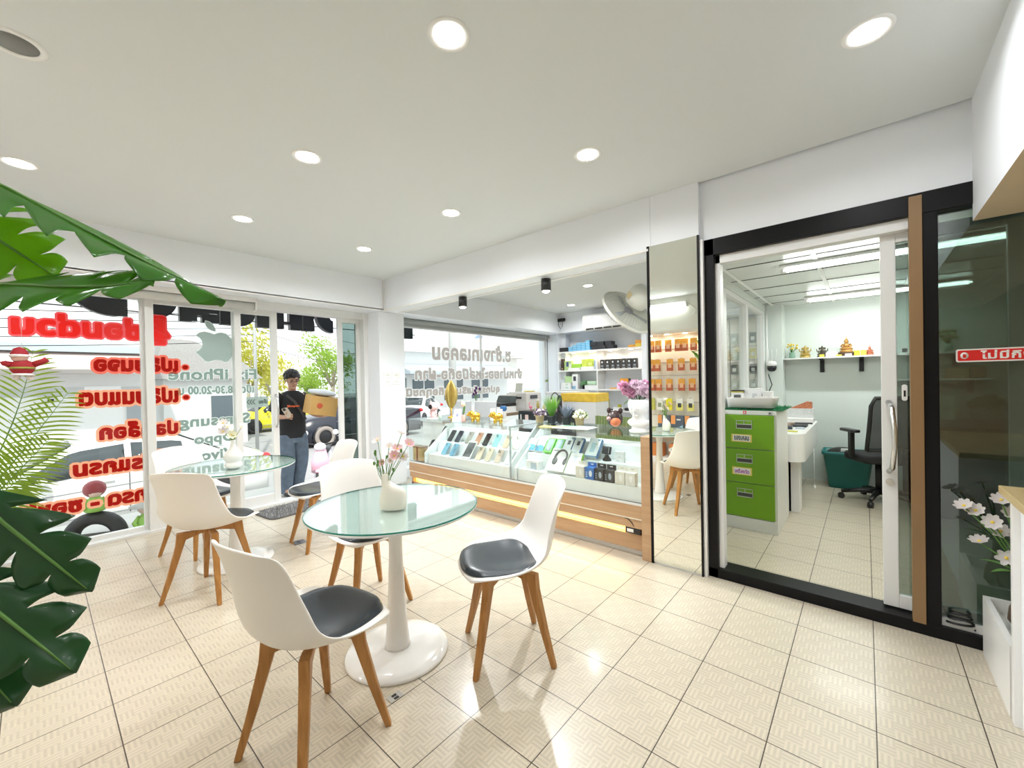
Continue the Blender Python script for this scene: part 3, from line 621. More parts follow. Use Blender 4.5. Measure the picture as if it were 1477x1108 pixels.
MB().add([(-.06, -.035, 0), (.06, -.035, 0), (.045, 0, .13), (-.045, 0, .13), (-.06, .035, 0), (.06, .035, 0)], [(0, 1, 2, 3), (5, 4, 3, 2)]).build('card', mat('lilac_card', (.72, .74, .86), .6), t2, solid=.002)
MB().lathe([(.012, -.001), (.017, -.001), (.017, .001), (.012, .001)], 20).xf(Matrix.Translation((0, -.0185, .07)) @ Matrix.Rotation(math.radians(75), 4, 'X')).build('printed_ring', mat('lilac_print', (.4, .42, .6), .6), t2)
def flower(parent, c, r, n, direction, pm, cm, tilt=.35):
    d = V(direction).normalized(); q = V((0, 0, 1)).rotation_difference(d).to_matrix().to_4x4(); q.translation = V(c); mb = MB()
    for k in range(n):
        a = 2 * PI * k / n; R = Matrix.Rotation(a, 4, 'Z'); rows = []
        for i in range(5):
            s = i / 4; hw = r * .34 * math.sin(PI * (.12 + .80 * s)) ** .7
            rows.append([R @ V((r * (.1 + .9 * s), u * hw, r * tilt * s * s + .10 * r * abs(u))) for u in (-1, 0, 1)])
        mb.grid(rows)
    o = mb.xf(q).build('blossom', pm, parent, weld=False)
    m2 = MB().sph((0, 0, r * .06), (r * .2, r * .2, r * .13), 10, 6).xf(q); m2.build('flower_center', cm, o)
    return o
t2 = thing('tulip_vase', 'small pink vase with one cream tulip beside the tent card', 'vase', (-1.72, 2.14, TZ))
MB().lathe([(.022, 0), (.027, .02), (.022, .06), (.017, .075)], 18).build('vase_body', mat('vase_pink', (.78, .50, .44), .3), t2); MB().tube([(0, 0, .06), (.004, 0, .11), (0, 0, .16)], .003, 6).build('stem', M_STEM, t2)
MB().lathe([(.004, .155), (.022, .17), (.023, .19), (.010, .215)], 12).build('blossom', mat('tulip_cream', (.86, .66, .48), .5), t2); MB().grid([[p + V((0, 0, .06)) for p in r] for r in leaf_grid(.12, .014, .03)]).build('leaf', M_STEM, t2, solid=.001)
def gold_elephant(loc, label):
    t = thing('gold_animal', label, 'figurine', loc, .5, group='golden animal figurines')
    mb = MB(); mb.sph((0, 0, .062), (.055, .038, .042)); mb.sph((-.052, 0, .082), (.034, .030, .032))
    for a in (-.028, .028):
        for b in (-.02, .02): mb.cyl((a, b, 0), (a, b, .05), .013, n=10)
    mb.build('body', M_GOLD, t); 
    for s in (-1, 1): MB().sph((-.045, s * .032, .10), (.008, .016, .018), 10, 6).build('ear', M_GOLD, t)
    MB().cyl((-.08, 0, .074), (-.094, 0, .070), .012, n=10).build('snout', M_GOLD, t); return t
gold_elephant((-1.60, 2.20, TZ), 'golden animal figurine nearer the tulip vase'); gold_elephant((-1.30, 2.22, TZ), 'golden animal figurine nearer the middle of the counter')
for x, nm in ((-1.50, 'nearer the window'), (-1.40, 'between the gold animals, nearer the mirror')):
    t2 = thing('card_holder', 'clear stand with a small printed card, %s' % nm, 'card stand', (x, 2.36, TZ), group='small card stands')
    B(-.04, -.02, 0, .04, .02, .006).build('foot', M_GLASS, t2); B(-.035, -.002, .006, .035, .002, .13).build('card', M_PAPER, t2); B(-.022, -.0032, .03, .022, -.002, .09).build('printed_square', mat('card_print', (.45, .43, .35), .6), t2)
# potted plants in a row
def tuft_plant(loc, label, potm, fn, h=.07):
    t = thing('potted_plant', label, 'plant', loc, group='small potted plants on the counter')
    MB().lathe([(.036, 0), (.046, h), (.05, h), (.05, h - .008), (.042, h - .012)], 20).build('pot', potm, t); fn(t, h); return t
def blades(col, n, L, spread, w=.004, seed=1):
    def f(t, h):
        r = random.Random(seed); mb = MB()
        for _ in range(n):
            a = r.uniform(0, 2 * PI); s = r.uniform(.1, spread); l = L * r.uniform(.6, 1); d = V((math.cos(a) * s, math.sin(a) * s, 1)).normalized(); q = V((math.cos(a), math.sin(a), 0)); o = V((q.x * .015, q.y * .015, h - .015)); sd = d.cross(q).normalized() if d.cross(q).length > .01 else V((1, 0, 0)); sd = V((-q.y, q.x, 0))
            mb.grid([[o + d * (l * k / 4) + q * (.02 * (k / 4) ** 2) + sd * (u * w * (1 - .85 * k / 4)) for u in (-1, 1)] for k in range(5)])
        mb.build('leaves', col, t, weld=False)
    return f
def balls(col, n, R, r0, seed, c2=None):
    def f(t, h):
        r = random.Random(seed); mb = MB(); m2 = MB()
        for _ in range(n):
            d = V((r.gauss(0, 1), r.gauss(0, 1), abs(r.gauss(0, 1)))).normalized() * (R * r.uniform(.5, 1)); (m2 if (c2 and r.random() < .5) else mb).sph((d.x, d.y, h + d.z), r0 * r.uniform(.6, 1.1), 6, 4)
        mb.build('foliage', col, t, weld=False)
        if c2: m2.build('blossoms', c2, t, weld=False)
    return f
M_POTB = mat('pot_black', (.02, .02, .022), .5); M_POTW = mat('pot_straw', (.45, .33, .18), .7)
tuft_plant((-.99, 2.50, TZ), 'small dark purple plant in a straw pot, first in the plant row', M_POTW, balls(mat('purple_leaf', (.12, .08, .12), .6), 70, .07, .014, 3, mat('lilac_bud', (.5, .42, .5), .6)))
tuft_plant((-.845, 2.50, TZ), 'tall bright green feathery plant in a black pot', M_POTB, blades(leafmat('fern_bright', (.10, .28, .03), (.3, .6, .08)), 150, .23, .40, .005, 4))
tuft_plant((-.67, 2.50, TZ), 'blue grey spiky plant in a black pot', M_POTB, blades(mat('blue_grey_leaf', (.16, .20, .27), .6), 110, .15, .6, .005, 5))
tuft_plant((-.53, 2.50, TZ), 'cream flowered round plant in a straw pot', M_POTW, balls(mat('olive_leaf', (.16, .24, .08), .6), 60, .07, .014, 6, mat('cream_bud', (.8, .8, .58), .6)))
# brown animal bank
t2 = thing('animal_bank', 'dark brown animal shaped bank with an orange belly beside the white bust planter', 'figurine', (-.165, 2.48, TZ), .2)
BR = mat('bank_brown', (.05, .03, .028), .2); MB().sph((0, 0, .075), (.07, .062, .075), 18, 12).build('body', BR, t2); MB().sph((.012, -.028, .055), (.048, .042, .048)).build('belly', mat('bank_orange', (.75, .22, .10), .25), t2)
MB().sph((-.035, -.045, .08), (.025, .022, .018)).build('snout', mat('bank_pink', (.5, .3, .3), .3), t2)
for s in (-1, 1): MB().sph((s * .05, 0, .145), (.02, .012, .026)).build('ear', BR, t2)
t2 = thing('paper_pad', 'open printed papers lying on the counter top by the plants', 'papers', (-.45, 2.28, TZ), .1)
B(-.17, -.10, 0, .17, .10, .004).build('sheet', M_PAPER, t2); B(-.15, .02, .004, .0, .09, .0045).build('printed_block', mat('print_green', (.1, .4, .2), .6), t2); B(.03, -.07, .004, .14, .04, .0045).build('printed_photo', mat('print_mixed', (.5, .5, .48), .6, var=.5, vscale=60), t2)
t2 = thing('yellow_folder', 'flat golden yellow packet lying on the glass counter behind the boxes', 'packet', (-.62, 2.22, TZ), .12); B(-.13, -.05, 0, .13, .05, .006).build('packet', mat('packet_gold', (.80, .58, .16), .5, var=.15), t2, bevel=.002)
# white bust planter with pink flowers
t2 = thing('bust_planter', 'white classical bust planter filled with pink flowers at the mirror end of the counter', 'planter', (.145, 2.27, TZ))
M_PLAST = mat('plaster_white', (.90, .91, .90), .5)
mb = MB(); rows = []
for z, a, b, dy in ((0, .076, .06, 0), (.018, .078, .062, 0), (.022, .062, .05, 0), (.045, .055, .046, 0), (.055, .075, .055, 0), (.075, .094, .058, 0), (.095, .084, .054, 0), (.112, .052, .046, 0), (.13, .046, .046, -.004), (.145, .055, .058, -.008), (.17, .068, .072, -.008), (.20, .078, .078, -.004), (.235, .082, .08, 0), (.255, .074, .074, 0), (.258, .062, .062, 0), (.235, .055, .055, 0)):
    rows.append([V((a * math.cos(q * PI / 12), b * math.sin(q * PI / 12) + dy, z)) for q in range(24)])
mb.grid(rows, closed=True); mb.f.append(list(range(24))[::-1]); mb.m.append(0); mb.sm.append(False); mb.build('bust', M_PLAST, t2)
mb = MB(); mb.sph((0, -.082, .178), (.010, .018, .022), 10, 8); mb.sph((0, -.074, .152), (.016, .010, .006), 10, 6); mb.sph((-.028, -.074, .190), (.014, .01, .006), 10, 6); mb.sph((.028, -.074, .190), (.014, .01, .006), 10, 6); mb.sph((0, -.066, .136), (.022, .014, .012), 10, 6); mb.build('face', M_PLAST, t2)
r = random.Random(5); M_PK2 = leafmat('peony_pink', (.78, .42, .60), (.85, .5, .65), .6, .25); M_PK3 = leafmat('peony_light', (.86, .66, .76), (.9, .7, .8), .6, .25)
for i in range(13):
    a = r.uniform(0, 2 * PI); q = r.uniform(.02, .11); c = V((q * math.cos(a) * 1.25 - .03, q * math.sin(a) * .8, .30 + r.uniform(0, .075) - .5 * max(0, q - .08)))
    MB().tube([(c.x * .3, c.y * .3, .24), tuple(c)], .003, 5).build('stem', M_STEM, t2); mb = MB()
    for k in range(14):
        d = V((r.gauss(0, 1), r.gauss(0, 1), r.gauss(.4, 1))).normalized(); M_ = V((0, 0, 1)).rotation_difference(d).to_matrix()
        mb.grid([[c + d * .014 + M_ @ V((.028 * u, .028 * w_, .012 * (u * u + w_ * w_))) for u in (-1, 0, 1)] for w_ in (-1, 0, 1)])
    mb.build('blossom', (M_PK2, M_PK3)[i % 2], t2, weld=False)
for i in range(3): MB().grid([[Matrix.Rotation(-.6 + i * 1.05, 3, 'Z') @ V((p.x, .04 + p.z, .25 + p.y)) for p in row] for row in leaf_grid(.09, .022, -.04)]).build('leaf', M_STEM, t2, solid=.001)
# ================================================================ display room behind the counter
SX0, SX1, SY = -3.10, -1.39, 5.95
t = thing('wall_shelf_unit', 'tall white built-in shelf unit of cubbies filled with boxes under the air conditioner', 'shelf unit', (0, 0, 0))
mb = MB(); mb.bx(SX0 - .02, SY, 0, SX0, 6.25, 2.215); mb.bx(SX1, SY - .02, 0, SX1 + .09, 6.25, 2.215); mb.bx(SX0, 6.235, 0, SX1, 6.25, 2.215); mb.build('carcass', M_WALL, t, weld=False)
for z in (1.851, 1.488, 1.121, .742, .40): B(SX0, SY, z - .025, SX1, 6.24, z).build('shelf', M_WHITE, t, bevel=.002)
for z0, z1 in ((1.488, 1.826), (1.121, 1.463), (.742, 1.096), (.40, .717)): B(-2.262, SY, z0, -2.24, 6.24, z1).build('divider', M_WHITE, t)
for x in (-2.82, -2.45, -2.05, -1.65):
    o = MB().lathe([(.0001, -.004), (.028, -.004), (.034, 0)], 20, (x, 6.08, 1.824)).build('shelf_lamp', M_LAMP, t); lamp_light('shelf_glow', t, 0, .9, .05, (1, .74, .45)).location = (x, 6.08, 1.81)
def bxthing(name, label, loc, sz, col, cat='box', group=None, rz=0, panels=(), bev=.002, matl=None):
    t = thing(name, label, cat, loc, rz, group); w, d, h = sz
    B(-w / 2, -d / 2, 0, w / 2, d / 2, h).build('carton', matl or mat('card_%d_%d_%d' % tuple(int(c * 99) for c in col), col, .5, var=.04), t, bevel=bev)
    for (a0, b0, a1, b1, c) in panels: B((a0 - .5) * w, -d / 2 - .001, b0 * h, (a1 - .5) * w, -d / 2 + .0002, b1 * h).build('printed_panel', mat('print_%d_%d_%d' % tuple(int(q * 99) for q in c), c, .5), t)
    return t
# top shelf: stacked little blue boxes, black cases, orange boxes
bxthing('battery_case', 'flat black case on the top shelf beside the blue box stack', (-2.99, 6.06, 1.851), (.20, .14, .085), (.02, .02, .022))
cols = (3, 4, 5, 5, 6)
for c in range(5):
    for k in range(cols[c]):
        bxthing('blue_box', 'little bright blue box in the stacks on the top shelf', (-2.835 + c * .095, 6.04, 1.851 + k * .031), (.09, .12, .030), (.10, .42, .72), group='stacked blue boxes on the top shelf', panels=[(.05, .55, .95, .85, (.55, .8, .92))], bev=0)
for i, (x, z, w) in enumerate(((-2.30, 1.851, .13), (-2.16, 1.851, .15), (-2.0, 1.851, .14), (-2.33, 1.927, .13), (-2.19, 1.922, .14), (-2.03, 1.92, .12))):
    bxthing('black_case', 'black case lying on the top shelf, %s' % ['lower, touching the blue boxes', 'lower, middle of three', 'lower, farthest from the blue boxes', 'upper, touching the blue boxes', 'upper, middle of three', 'upper, farthest from the blue boxes'][i], (x, 6.05, z), (w, .16, .073), (.028, .03, .034), rz=(i % 3 - 1) * .02, group='black cases on the top shelf')
bxthing('orange_box', 'low orange box at the mirror end of the top shelf', (-1.60, 6.05, 1.851), (.12, .1, .045), (.80, .38, .04)); bxthing('orange_box', 'orange and yellow box standing highest at the mirror end of the top shelf', (-1.475, 6.05, 1.851), (.11, .1, .12), (.78, .34, .05), panels=[(0, 0, 1, .5, (.85, .62, .08))])
# second shelf
bxthing('brown_box', 'narrow dark brown box at the window end of the second shelf', (-3.04, 6.03, 1.488), (.055, .08, .225), (.05, .03, .02), panels=[(.2, .1, .8, .2, (.5, .4, .2))])
bxthing('patterned_box', 'green and navy patterned box on the second shelf', (-2.92, 6.05, 1.488), (.17, .08, .185), (.45, .62, .25), panels=[(.3, .4, .6, .9, (.05, .08, .2)), (.65, .2, .95, .7, (.75, .8, .7))])
bxthing('green_packet', 'lime green packet lying on a white box on the second shelf', (-2.73, 6.06, 1.53), (.2, .1, .08), (.38, .68, .08))
bxthing('white_box', 'flat white box under the lime green packet', (-2.76, 6.04, 1.488), (.26, .14, .042), (.85, .85, .83)); bxthing('white_box', 'flat white box under the yellow green boxes', (-2.47, 6.04, 1.488), (.27, .14, .06), (.84, .84, .82))
bxthing('lime_box', 'yellow green box on the second shelf', (-2.56, 6.06, 1.548), (.11, .08, .14), (.62, .72, .12)); bxthing('lime_box', 'yellow green box beside the blue booklet on the second shelf', (-2.44, 6.06, 1.548), (.11, .08, .145), (.60, .70, .10), panels=[(.2, .2, .8, .5, (.75, .8, .3))])
bxthing('blue_booklet', 'small blue booklet standing by the shelf divider', (-2.315, 6.05, 1.488), (.08, .05, .18), (.30, .45, .62), panels=[(.4, 0, .6, 1, (.8, .85, .9))])
for i, x in enumerate((-2.165, -2.058, -1.952, -1.849, -1.744, -1.642, -1.54)):
    t = bxthing('dark_box', 'upright dark grey box with a pale emblem, %s of seven from the divider' % ORD[i], (x, 6.02, 1.488), (.078, .07, .175), (.035, .04, .045), group='upright dark boxes on the second shelf', panels=[(.22, .22, .78, .42, (.30, .32, .34)), (.1, .04, .9, .1, (.6, .6, .6))])
    MB().sph((0, -.0355, .125), (.016, .002, .018), 12, 8).build('emblem', M_PAPER, t)
# third shelf
for i, (x, w, h, c) in enumerate(((-2.96, .23, .07, (.82, .84, .83)), (-2.96, .22, .055, (.86, .87, .85)))): bxthing('white_box', 'white box with green print on the third shelf, %s of two' % ('lower' if i == 0 else 'upper'), (x, 6.06, 1.121 + i * .07), (w, .16, h), c, panels=[(.5, .2, .75, .6, (.55, .7, .6))])
bxthing('green_carton', 'pale green carton on the white boxes of the third shelf', (-2.92, 6.08, 1.246), (.17, .12, .13), (.50, .70, .36), rz=.2)
bxthing('camera_box', 'white box picturing a dark camera on the third shelf', (-2.74, 6.02, 1.121), (.12, .1, .29), (.84, .85, .86), panels=[(.2, .55, .7, .85, (.05, .05, .06)), (.0, .0, .6, .22, (.25, .45, .62))])
t = thing('trailing_plant', 'trailing green plant in a dark pot on the third shelf', 'plant', (-2.58, 6.04, 1.121)); MB().lathe([(.03, 0), (.045, .08), (.05, .085)], 16).build('pot', M_POTB, t)
balls(leafmat('mint_leaf', (.22, .45, .22), (.3, .6, .3)), 60, .10, .022, 11)(t, .07)
bxthing('mint_bag', 'crumpled mint green bag on the third shelf', (-2.42, 6.08, 1.20), (.2, .12, .075), (.50, .70, .50), bev=.02); bxthing('white_box', 'plain white box under the mint green bag', (-2.40, 6.05, 1.121), (.26, .16, .078), (.85, .86, .86))
bxthing('radio_box', 'orange topped dark box on the third shelf near the pink flowers', (-1.74, 6.04, 1.121), (.155, .1, .19), (.04, .045, .05), panels=[(0, .52, 1, 1, (.78, .33, .03)), (.0, .0, 1, .1, (.5, .5, .5)), (.7, .25, .82, .42, (.7, .7, .6))])
bxthing('orange_packet', 'flat orange packet lying on the third shelf', (-1.93, 6.02, 1.121), (.17, .1, .03), (.75, .42, .16)); bxthing('tan_box', 'tan box behind the pink flowers on the third shelf', (-1.57, 6.05, 1.121), (.10, .1, .11), (.70, .50, .28))
# lower shelf
bxthing('olive_box', 'tall olive green box on the lowest visible shelf', (-2.09, 6.02, .742), (.055, .06, .20), (.36, .34, .03)); bxthing('white_tray', 'small white tray on the lowest visible shelf', (-1.86, 6.02, .742), (.19, .1, .055), (.85, .86, .87)); bxthing('olive_box', 'small olive lump of packaging on the white tray', (-1.85, 6.02, .797), (.055, .05, .05), (.42, .40, .04))
bxthing('black_pouch', 'black pouch at the window side of the white tray', (-2.04, 5.99, .742), (.16, .07, .025), (.02, .02, .022), bev=.008); bxthing('black_pouch', 'black pouch at the mirror side of the white tray', (-1.66, 5.99, .742), (.14, .08, .05), (.02, .02, .022), bev=.012)
# air conditioner
t = thing('air_conditioner', 'white split air conditioner on the bulkhead above the shelves', 'air conditioner', (-1.98, 5.90, 2.19))
MB().prism([(0, .0), (-.16, 0), (-.20, .05), (-.205, .24), (-.18, .275), (0, .28)], -.41, .41, 'x').build('body', M_WHITE, t, bevel=.008)
for k in range(4): B(-.35 + .175 * k, -.186, .006, -.20 + .175 * k, -.15, .03).build('air_outlet', M_BLACK, t)
B(-.39, -.207, .20, -.355, -.203, .235).build('energy_label', mat('label_gold', (.75, .62, .35), .5), t); B(-.25, -.2065, .205, -.18, -.2035, .215).build('badge', mat('badge_grey', (.7, .72, .74), .2, .5), t)
# pegboard at the back, seen beside the shelf and through the office windows
M_PEG = mat('pegboard_cream', (.80, .76, .68), .6)
for nm, x0, x1, lb in (('slat_board', -1.29, -.10, 'cream slat wall with hanging accessories behind the mirror pier'), ('slat_board', -.08, .44, 'narrow cream slat wall in the corner by the office windows')):
    t = thing(nm, lb, 'display wall', (0, 0, 0)); B(x0, 6.19, .75, x1, 6.25, 2.18).build('board', M_PEG, t)
    for k in range(6): B(x0, 6.182, .95 + .2 * k, x1, 6.19, .962 + .2 * k).build('rail', mat('rail_grey', (.5, .48, .45), .4), t)
r = random.Random(3)
def pack(loc, w, h, col, label, group, rz=0, lower=None, win=None):
    t = thing('blister_pack', label, 'accessory pack', loc, rz, group); B(-w / 2, -.022, -h, w / 2, 0, 0).build('card', mat('pack_%d_%d_%d' % tuple(int(c * 99) for c in col), col, .35, var=.15, vscale=20), t)
    if lower: B(-w / 2 - .0003, -.0228, -h, w / 2 + .0003, 0.0002, -h * .48).build('lower_print', mat('pack_%d_%d_%d' % tuple(int(c * 99) for c in lower), lower, .35, var=.2, vscale=25), t)
    if win: B(-w * .28, -.0235, -h * .74, w * .28, -.02, -h * .38).build('window', mat('pack_%d_%d_%d' % tuple(int(c * 99) for c in win), win, .25), t)
    B(-.004, -.06, .004, .004, .05, .010).build('hook', M_STEEL, t)
    return t
for i, (x, z, c) in enumerate(((-1.22, 1.72, (.03, .03, .035)), (-1.22, 1.52, (.5, .45, .35)), (-1.23, 1.36, (.02, .02, .02)), (-1.22, 1.12, (.03, .03, .03)), (-1.22, .96, (.04, .04, .04)))):
    pack((x, 6.14, z), .10, .13, c, 'small pack hanging in the gap between shelves and mirror, %s from the top' % ORD[i], 'packs beside the shelf unit', win=(.8, .8, .78) if i == 2 else None)
pk = None
for k in range(5):
    for j in range(4):
        c = r.choice([(.04, .05, .05), (.35, .38, .34), (.55, .58, .5), (.62, .55, .12), (.08, .1, .1)]); 
        pack((-.02 + .125 * j, 6.14, 1.95 - k * .23), .085, .15, c, 'accessory pack on the slat wall seen through the office windows', 'packs seen through the office windows', win=(.75, .78, .76))
# window blind and its rail, wall camera, switches
t = thing('roller_blind', 'rolled up grey blind along the top of the display window', 'window blind', (0, 0, 0))
MB().cyl((-3.40, 2.44, 2.18), (-3.40, 6.04, 2.18), .034, n=20).build('roll', mat('blind_grey', (.42, .44, .43), .6), t); B(-3.425, 2.44, 2.105, -3.415, 6.04, 2.17).build('blind_edge', mat('blind_grey', (0, 0, 0)), t)
for y in (2.43, 6.04): B(-3.45, y, 2.14, -3.35, y + .012, 2.216).build('bracket', M_WHITE, t)
B(-3.432, 2.43, 2.086, -3.408, 6.05, 2.106).build('bottom_bar', M_ALU, t); MB().cyl((-3.38, 5.98, 2.15), (-3.38, 5.98, .9), .006, n=6).build('pull_cord', M_BLACK, t)
t = thing('wall_camera', 'small black camera with a looped wire high in the display room corner', 'camera', (-2.98, 5.85, 2.46)); B(-.05, -.02, -.03, .09, .05, .03).build('body', M_BLACK, t, bevel=.01); MB().sph((.1, -.01, 0), .03).build('lens', M_BLACK, t); MB().tube([(-.03, 0, -.02), (-.03, -.01, -.1), (.02, -.01, -.17), (.06, -.01, -.13), (.07, 0, -.02)], .005, 6).build('wire', M_BLACK, t)
t = thing('switch_plates', 'cluster of four white switch plates on the pier by the door', 'switch', (-3.12, 2.08, 1.29), PI / 2)
for i in range(2):
    for k in range(2): q = B(.0 + i * .125, -.008, k * .085, .115 + i * .125, 0, .075 + k * .085).build('plate', M_WHITE, t, bevel=.002); B(.03 + i * .125, -.011, .03 + k * .085, .085 + i * .125, -.008, .045 + k * .085).build('rocker', mat('rocker_grey', (.72, .73, .7), .4), q)
# wall fan on the back of the mirror pier
FC = V((-.10, 2.62, 1.895)); FN = V((-.76, .20, -.62)).normalized(); FM = V((0, 0, 1)).rotation_difference(FN).to_matrix().to_4x4(); FM.translation = FC
t = thing('wall_fan', 'cream wall fan with a round wire cage beside the top of the mirror', 'fan', (0, 0, 0)); M_CREAM = mat('fan_cream', (.76, .76, .68), .35); M_WIRE = mat('fan_wire', (.50, .50, .46), .4, .3)
MB().lathe([(.238, -.012), (.25, -.014), (.254, 0), (.25, .014), (.238, .012), (.238, -.012)], 56).xf(FM).build('cage_rim', M_CREAM, t)
mb = MB()
for k in range(48):
    a = 2 * PI * k / 48; ca, sa = math.cos(a), math.sin(a)
    mb.tube([(rr * ca, rr * sa, zz) for rr, zz in ((.06, .085), (.14, .078), (.21, .05), (.25, .0))], .0010, 4, False); mb.tube([(rr * ca, rr * sa, zz) for rr, zz in ((.07, -.085), (.15, -.075), (.21, -.05), (.25, 0))], .0013, 4, False)
mb.xf(FM).build('cage_wires', M_WIRE, t, weld=False)
MB().lathe([(.0001, .088), (.06, .086), (.062, .08), (.0001, .078)], 30).xf(FM).build('front_badge', mat('fan_badge', (.10, .10, .11), .3), t)
mb = MB()
for k in range(3): mb.grid([[Matrix.Rotation(k * 2 * PI / 3, 3, 'Z') @ V((rr * math.cos(aa), rr * math.sin(aa), .025 * (aa - .5))) for aa in (-.2, .1, .5, .9)] for rr in (.04, .10, .16, .20)])
mb.xf(FM).build('blade', mat('fan_blade', (.55, .58, .60), .2, trans=.0), t, solid=.003); MB().lathe([(.0001, .04), (.03, .038), (.04, .0), (.04, -.03)], 24).xf(FM).build('hub', mat('fan_hub', (.34, .32, .38), .3), t)
MB().lathe([(.05, -.08), (.095, -.10), (.105, -.15), (.10, -.22), (.07, -.26), (.0001, -.265)], 32).xf(FM).build('motor_housing', M_CREAM, t, )
e0 = FM @ V((0, 0, -.21)); MB().tube([tuple(e0), (.22, 2.55, 1.93), (.30, 2.52, 1.86)], [.04, .035, .03], 12).build('neck', M_CREAM, t); B(.20, 2.502, 1.66, .326, 2.56, 1.95).build('wall_bracket', M_CREAM, t, bevel=.015)
q_ = FM @ V((.098, .0, -.16)); MB().cbx(tuple(FM @ V((.0, -.104, -.16))), (.05, .004, .05), FM.to_3x3()).build('rating_label', mat('label_gold', (0, 0, 0)), t)
# desks and desk things
t = thing('window_desk', 'long white work desk with a brown edge along the display window', 'desk', (0, 0, 0)); mb = MB(); mb.bx(-3.28, 2.75, .77, -2.80, 5.2, .80); mb.build('desk_top', M_WHITE, t); B(-2.80, 2.75, .755, -2.785, 5.2, .802).build('edge_band', mat('brown_edge', (.28, .20, .13), .5), t)
for y in (2.78, 5.14): B(-3.27, y, 0, -2.82, y + .03, .77).build('side_panel', M_WHITE, t)
t = thing('drawer_cabinet', 'black low drawer cabinet with white stickers in the middle of the display room', 'cabinet', (-2.16, 4.18, 0)); B(-.36, -.18, 0, .36, .30, .85).build('carcass', M_BLACK, t, bevel=.004)
for k in range(2): o = B(-.355 + .36 * k, -.192, .60, -.005 + .36 * k, -.178, .835).build('drawer', mat('drawer_black', (.02, .03, .034), .35), t, bevel=.003); B(-.25 + .36 * k, -.2, .80, -.11 + .36 * k, -.19, .815).build('drawer_pull', M_BLACK, o)
for x, w in ((-.31, .016), (-.22, .06), (-.02, .022), (.19, .016)): B(x, -.196, .72, x + w, -.189, .80).build('sticker', M_PAPER if w != .06 else mat('sticker_pink', (.78, .62, .6), .6), t)
t = thing('pink_handbag', 'pale pink handbag with a black handle on the black cabinet', 'bag', (-1.98, 4.2, .85)); B(-.11, -.05, 0, .11, .05, .17).build('body', mat('bag_pink', (.84, .66, .68), .5), t, bevel=.02); MB().tube([(.07 * math.cos(a), 0, .16 + .11 * math.sin(a)) for a in [PI * k / 10 for k in range(11)]], .008, 8).build('handle', M_BLACK, t); B(-.08, -.056, .03, .08, -.05, .14).build('front_pocket', mat('bag_pale', (.86, .78, .80), .5), t)
t = thing('pink_bird_figurine', 'tiny pink long necked bird figurine on the black cabinet', 'figurine', (-2.36, 4.1, .85)); PK = mat('bird_pink', (.85, .25, .36), .4); MB().sph((0, 0, .055), (.03, .02, .022)).tube([(-.02, 0, .065), (-.032, 0, .10), (-.018, 0, .12)], .006, 6).cyl((-.004, 0, .0), (-.004, 0, .045), .004, n=6).cyl((.008, 0, 0), (.008, 0, .045), .004, n=6).build('body', PK, t); MB().sph((-.015, 0, .122), .009).build('head', PK, t)
for i, (x, h, c) in enumerate(((-2.24, .15, (.45, .38, .10)), (-2.13, .10, (.6, .6, .25)), (-2.28, .04, (.7, .7, .2)))): t = thing('small_bottle', ['tall olive bottle on the black cabinet by the pink bag', 'small yellow green bottle on the black cabinet', 'tiny yellow pot on the black cabinet'][i], 'bottle', (x, 4.12, .85)); MB().lathe([(.022, 0), (.022, h * .7), (.012, h * .85), (.012, h)], 16).build('body', mat('bottle_%d' % i, c, .3), t); MB().lathe([(.013, h), (.013, h * 1.12)], 12).build('cap', M_PAPER, t)
t = thing('desk_speaker', 'slim black upright speaker beside the pink handbag', 'speaker', (-1.80, 4.05, .85)); MB().lathe([(.035, 0), (.036, .02), (.034, .2), (.026, .235), (.0001, .245)], 18).build('body', M_BLACK, t); MB().lathe([(.0365, .05), (.0365, .18)], 18).build('grille', mat('speaker_mesh', (.03, .03, .03), .8, bump=.3, bscale=400), t)
t = thing('laser_printer', 'big white office printer on the window desk', 'printer', (-3.0, 4.72, .80)); B(-.22, -.20, 0, .22, .22, .30).build('body', mat('printer_pale', (.72, .70, .68), .4), t, bevel=.012); B(-.18, -.205, .20, .12, -.198, .235).build('slot', M_BLACK, t); B(-.2, -.203, .05, .2, -.199, .16).build('tray', mat('printer_tray', (.80, .78, .77), .4), t); B(.222, -.1, .2, .225, .1, .26).build('control_panel', mat('panel_dark', (.08, .08, .1), .3), t); B(-.19, -.17, .30, .19, .18, .31).build('lid', mat('printer_tray', (0, 0, 0)), t)
t = thing('ink_printer', 'low black and white printer with an open lid on the window desk', 'printer', (-3.03, 4.15, .80)); B(-.2, -.17, 0, .2, .17, .10).build('body', M_WHITE, t, bevel=.01); B(-.2, -.17, .10, .2, .17, .155).build('scanner', M_BLACK, t, bevel=.008); MB().cbx((0, .16, .20), (.40, .02, .12), Matrix.Rotation(-.5, 3, 'X')).build('lid', mat('lid_charcoal', (.06, .075, .07), .3), t)
for k in range(6): bxthing('paper_ream', 'sheaf of paper in the stack between the two printers, level %s from the desk' % ORD[k], (-3.12 + .01 * (k % 2), 4.44, .8 + k * .045), (.24, .17, .043), (.72 + .02 * (k % 2), .72, .66), group='paper sheaves by the printer', bev=0)
t = thing('paper_holder', 'upright pale document holder on top of the big printer', 'document holder', (-3.05, 4.66, 1.111)); MB().cbx((0, 0, .075), (.15, .012, .16), Matrix.Rotation(-.15, 3, 'X')).build('panel', mat('holder_grey', (.62, .62, .56), .5), t); B(-.08, -.03, 0, .08, .04, .008).build('foot', M_WHITE, t)
bxthing('yellow_envelope', 'yellow folded envelope on the big printer', (-2.92, 4.78, 1.111), (.16, .12, .02), (.72, .60, .18), rz=.3)
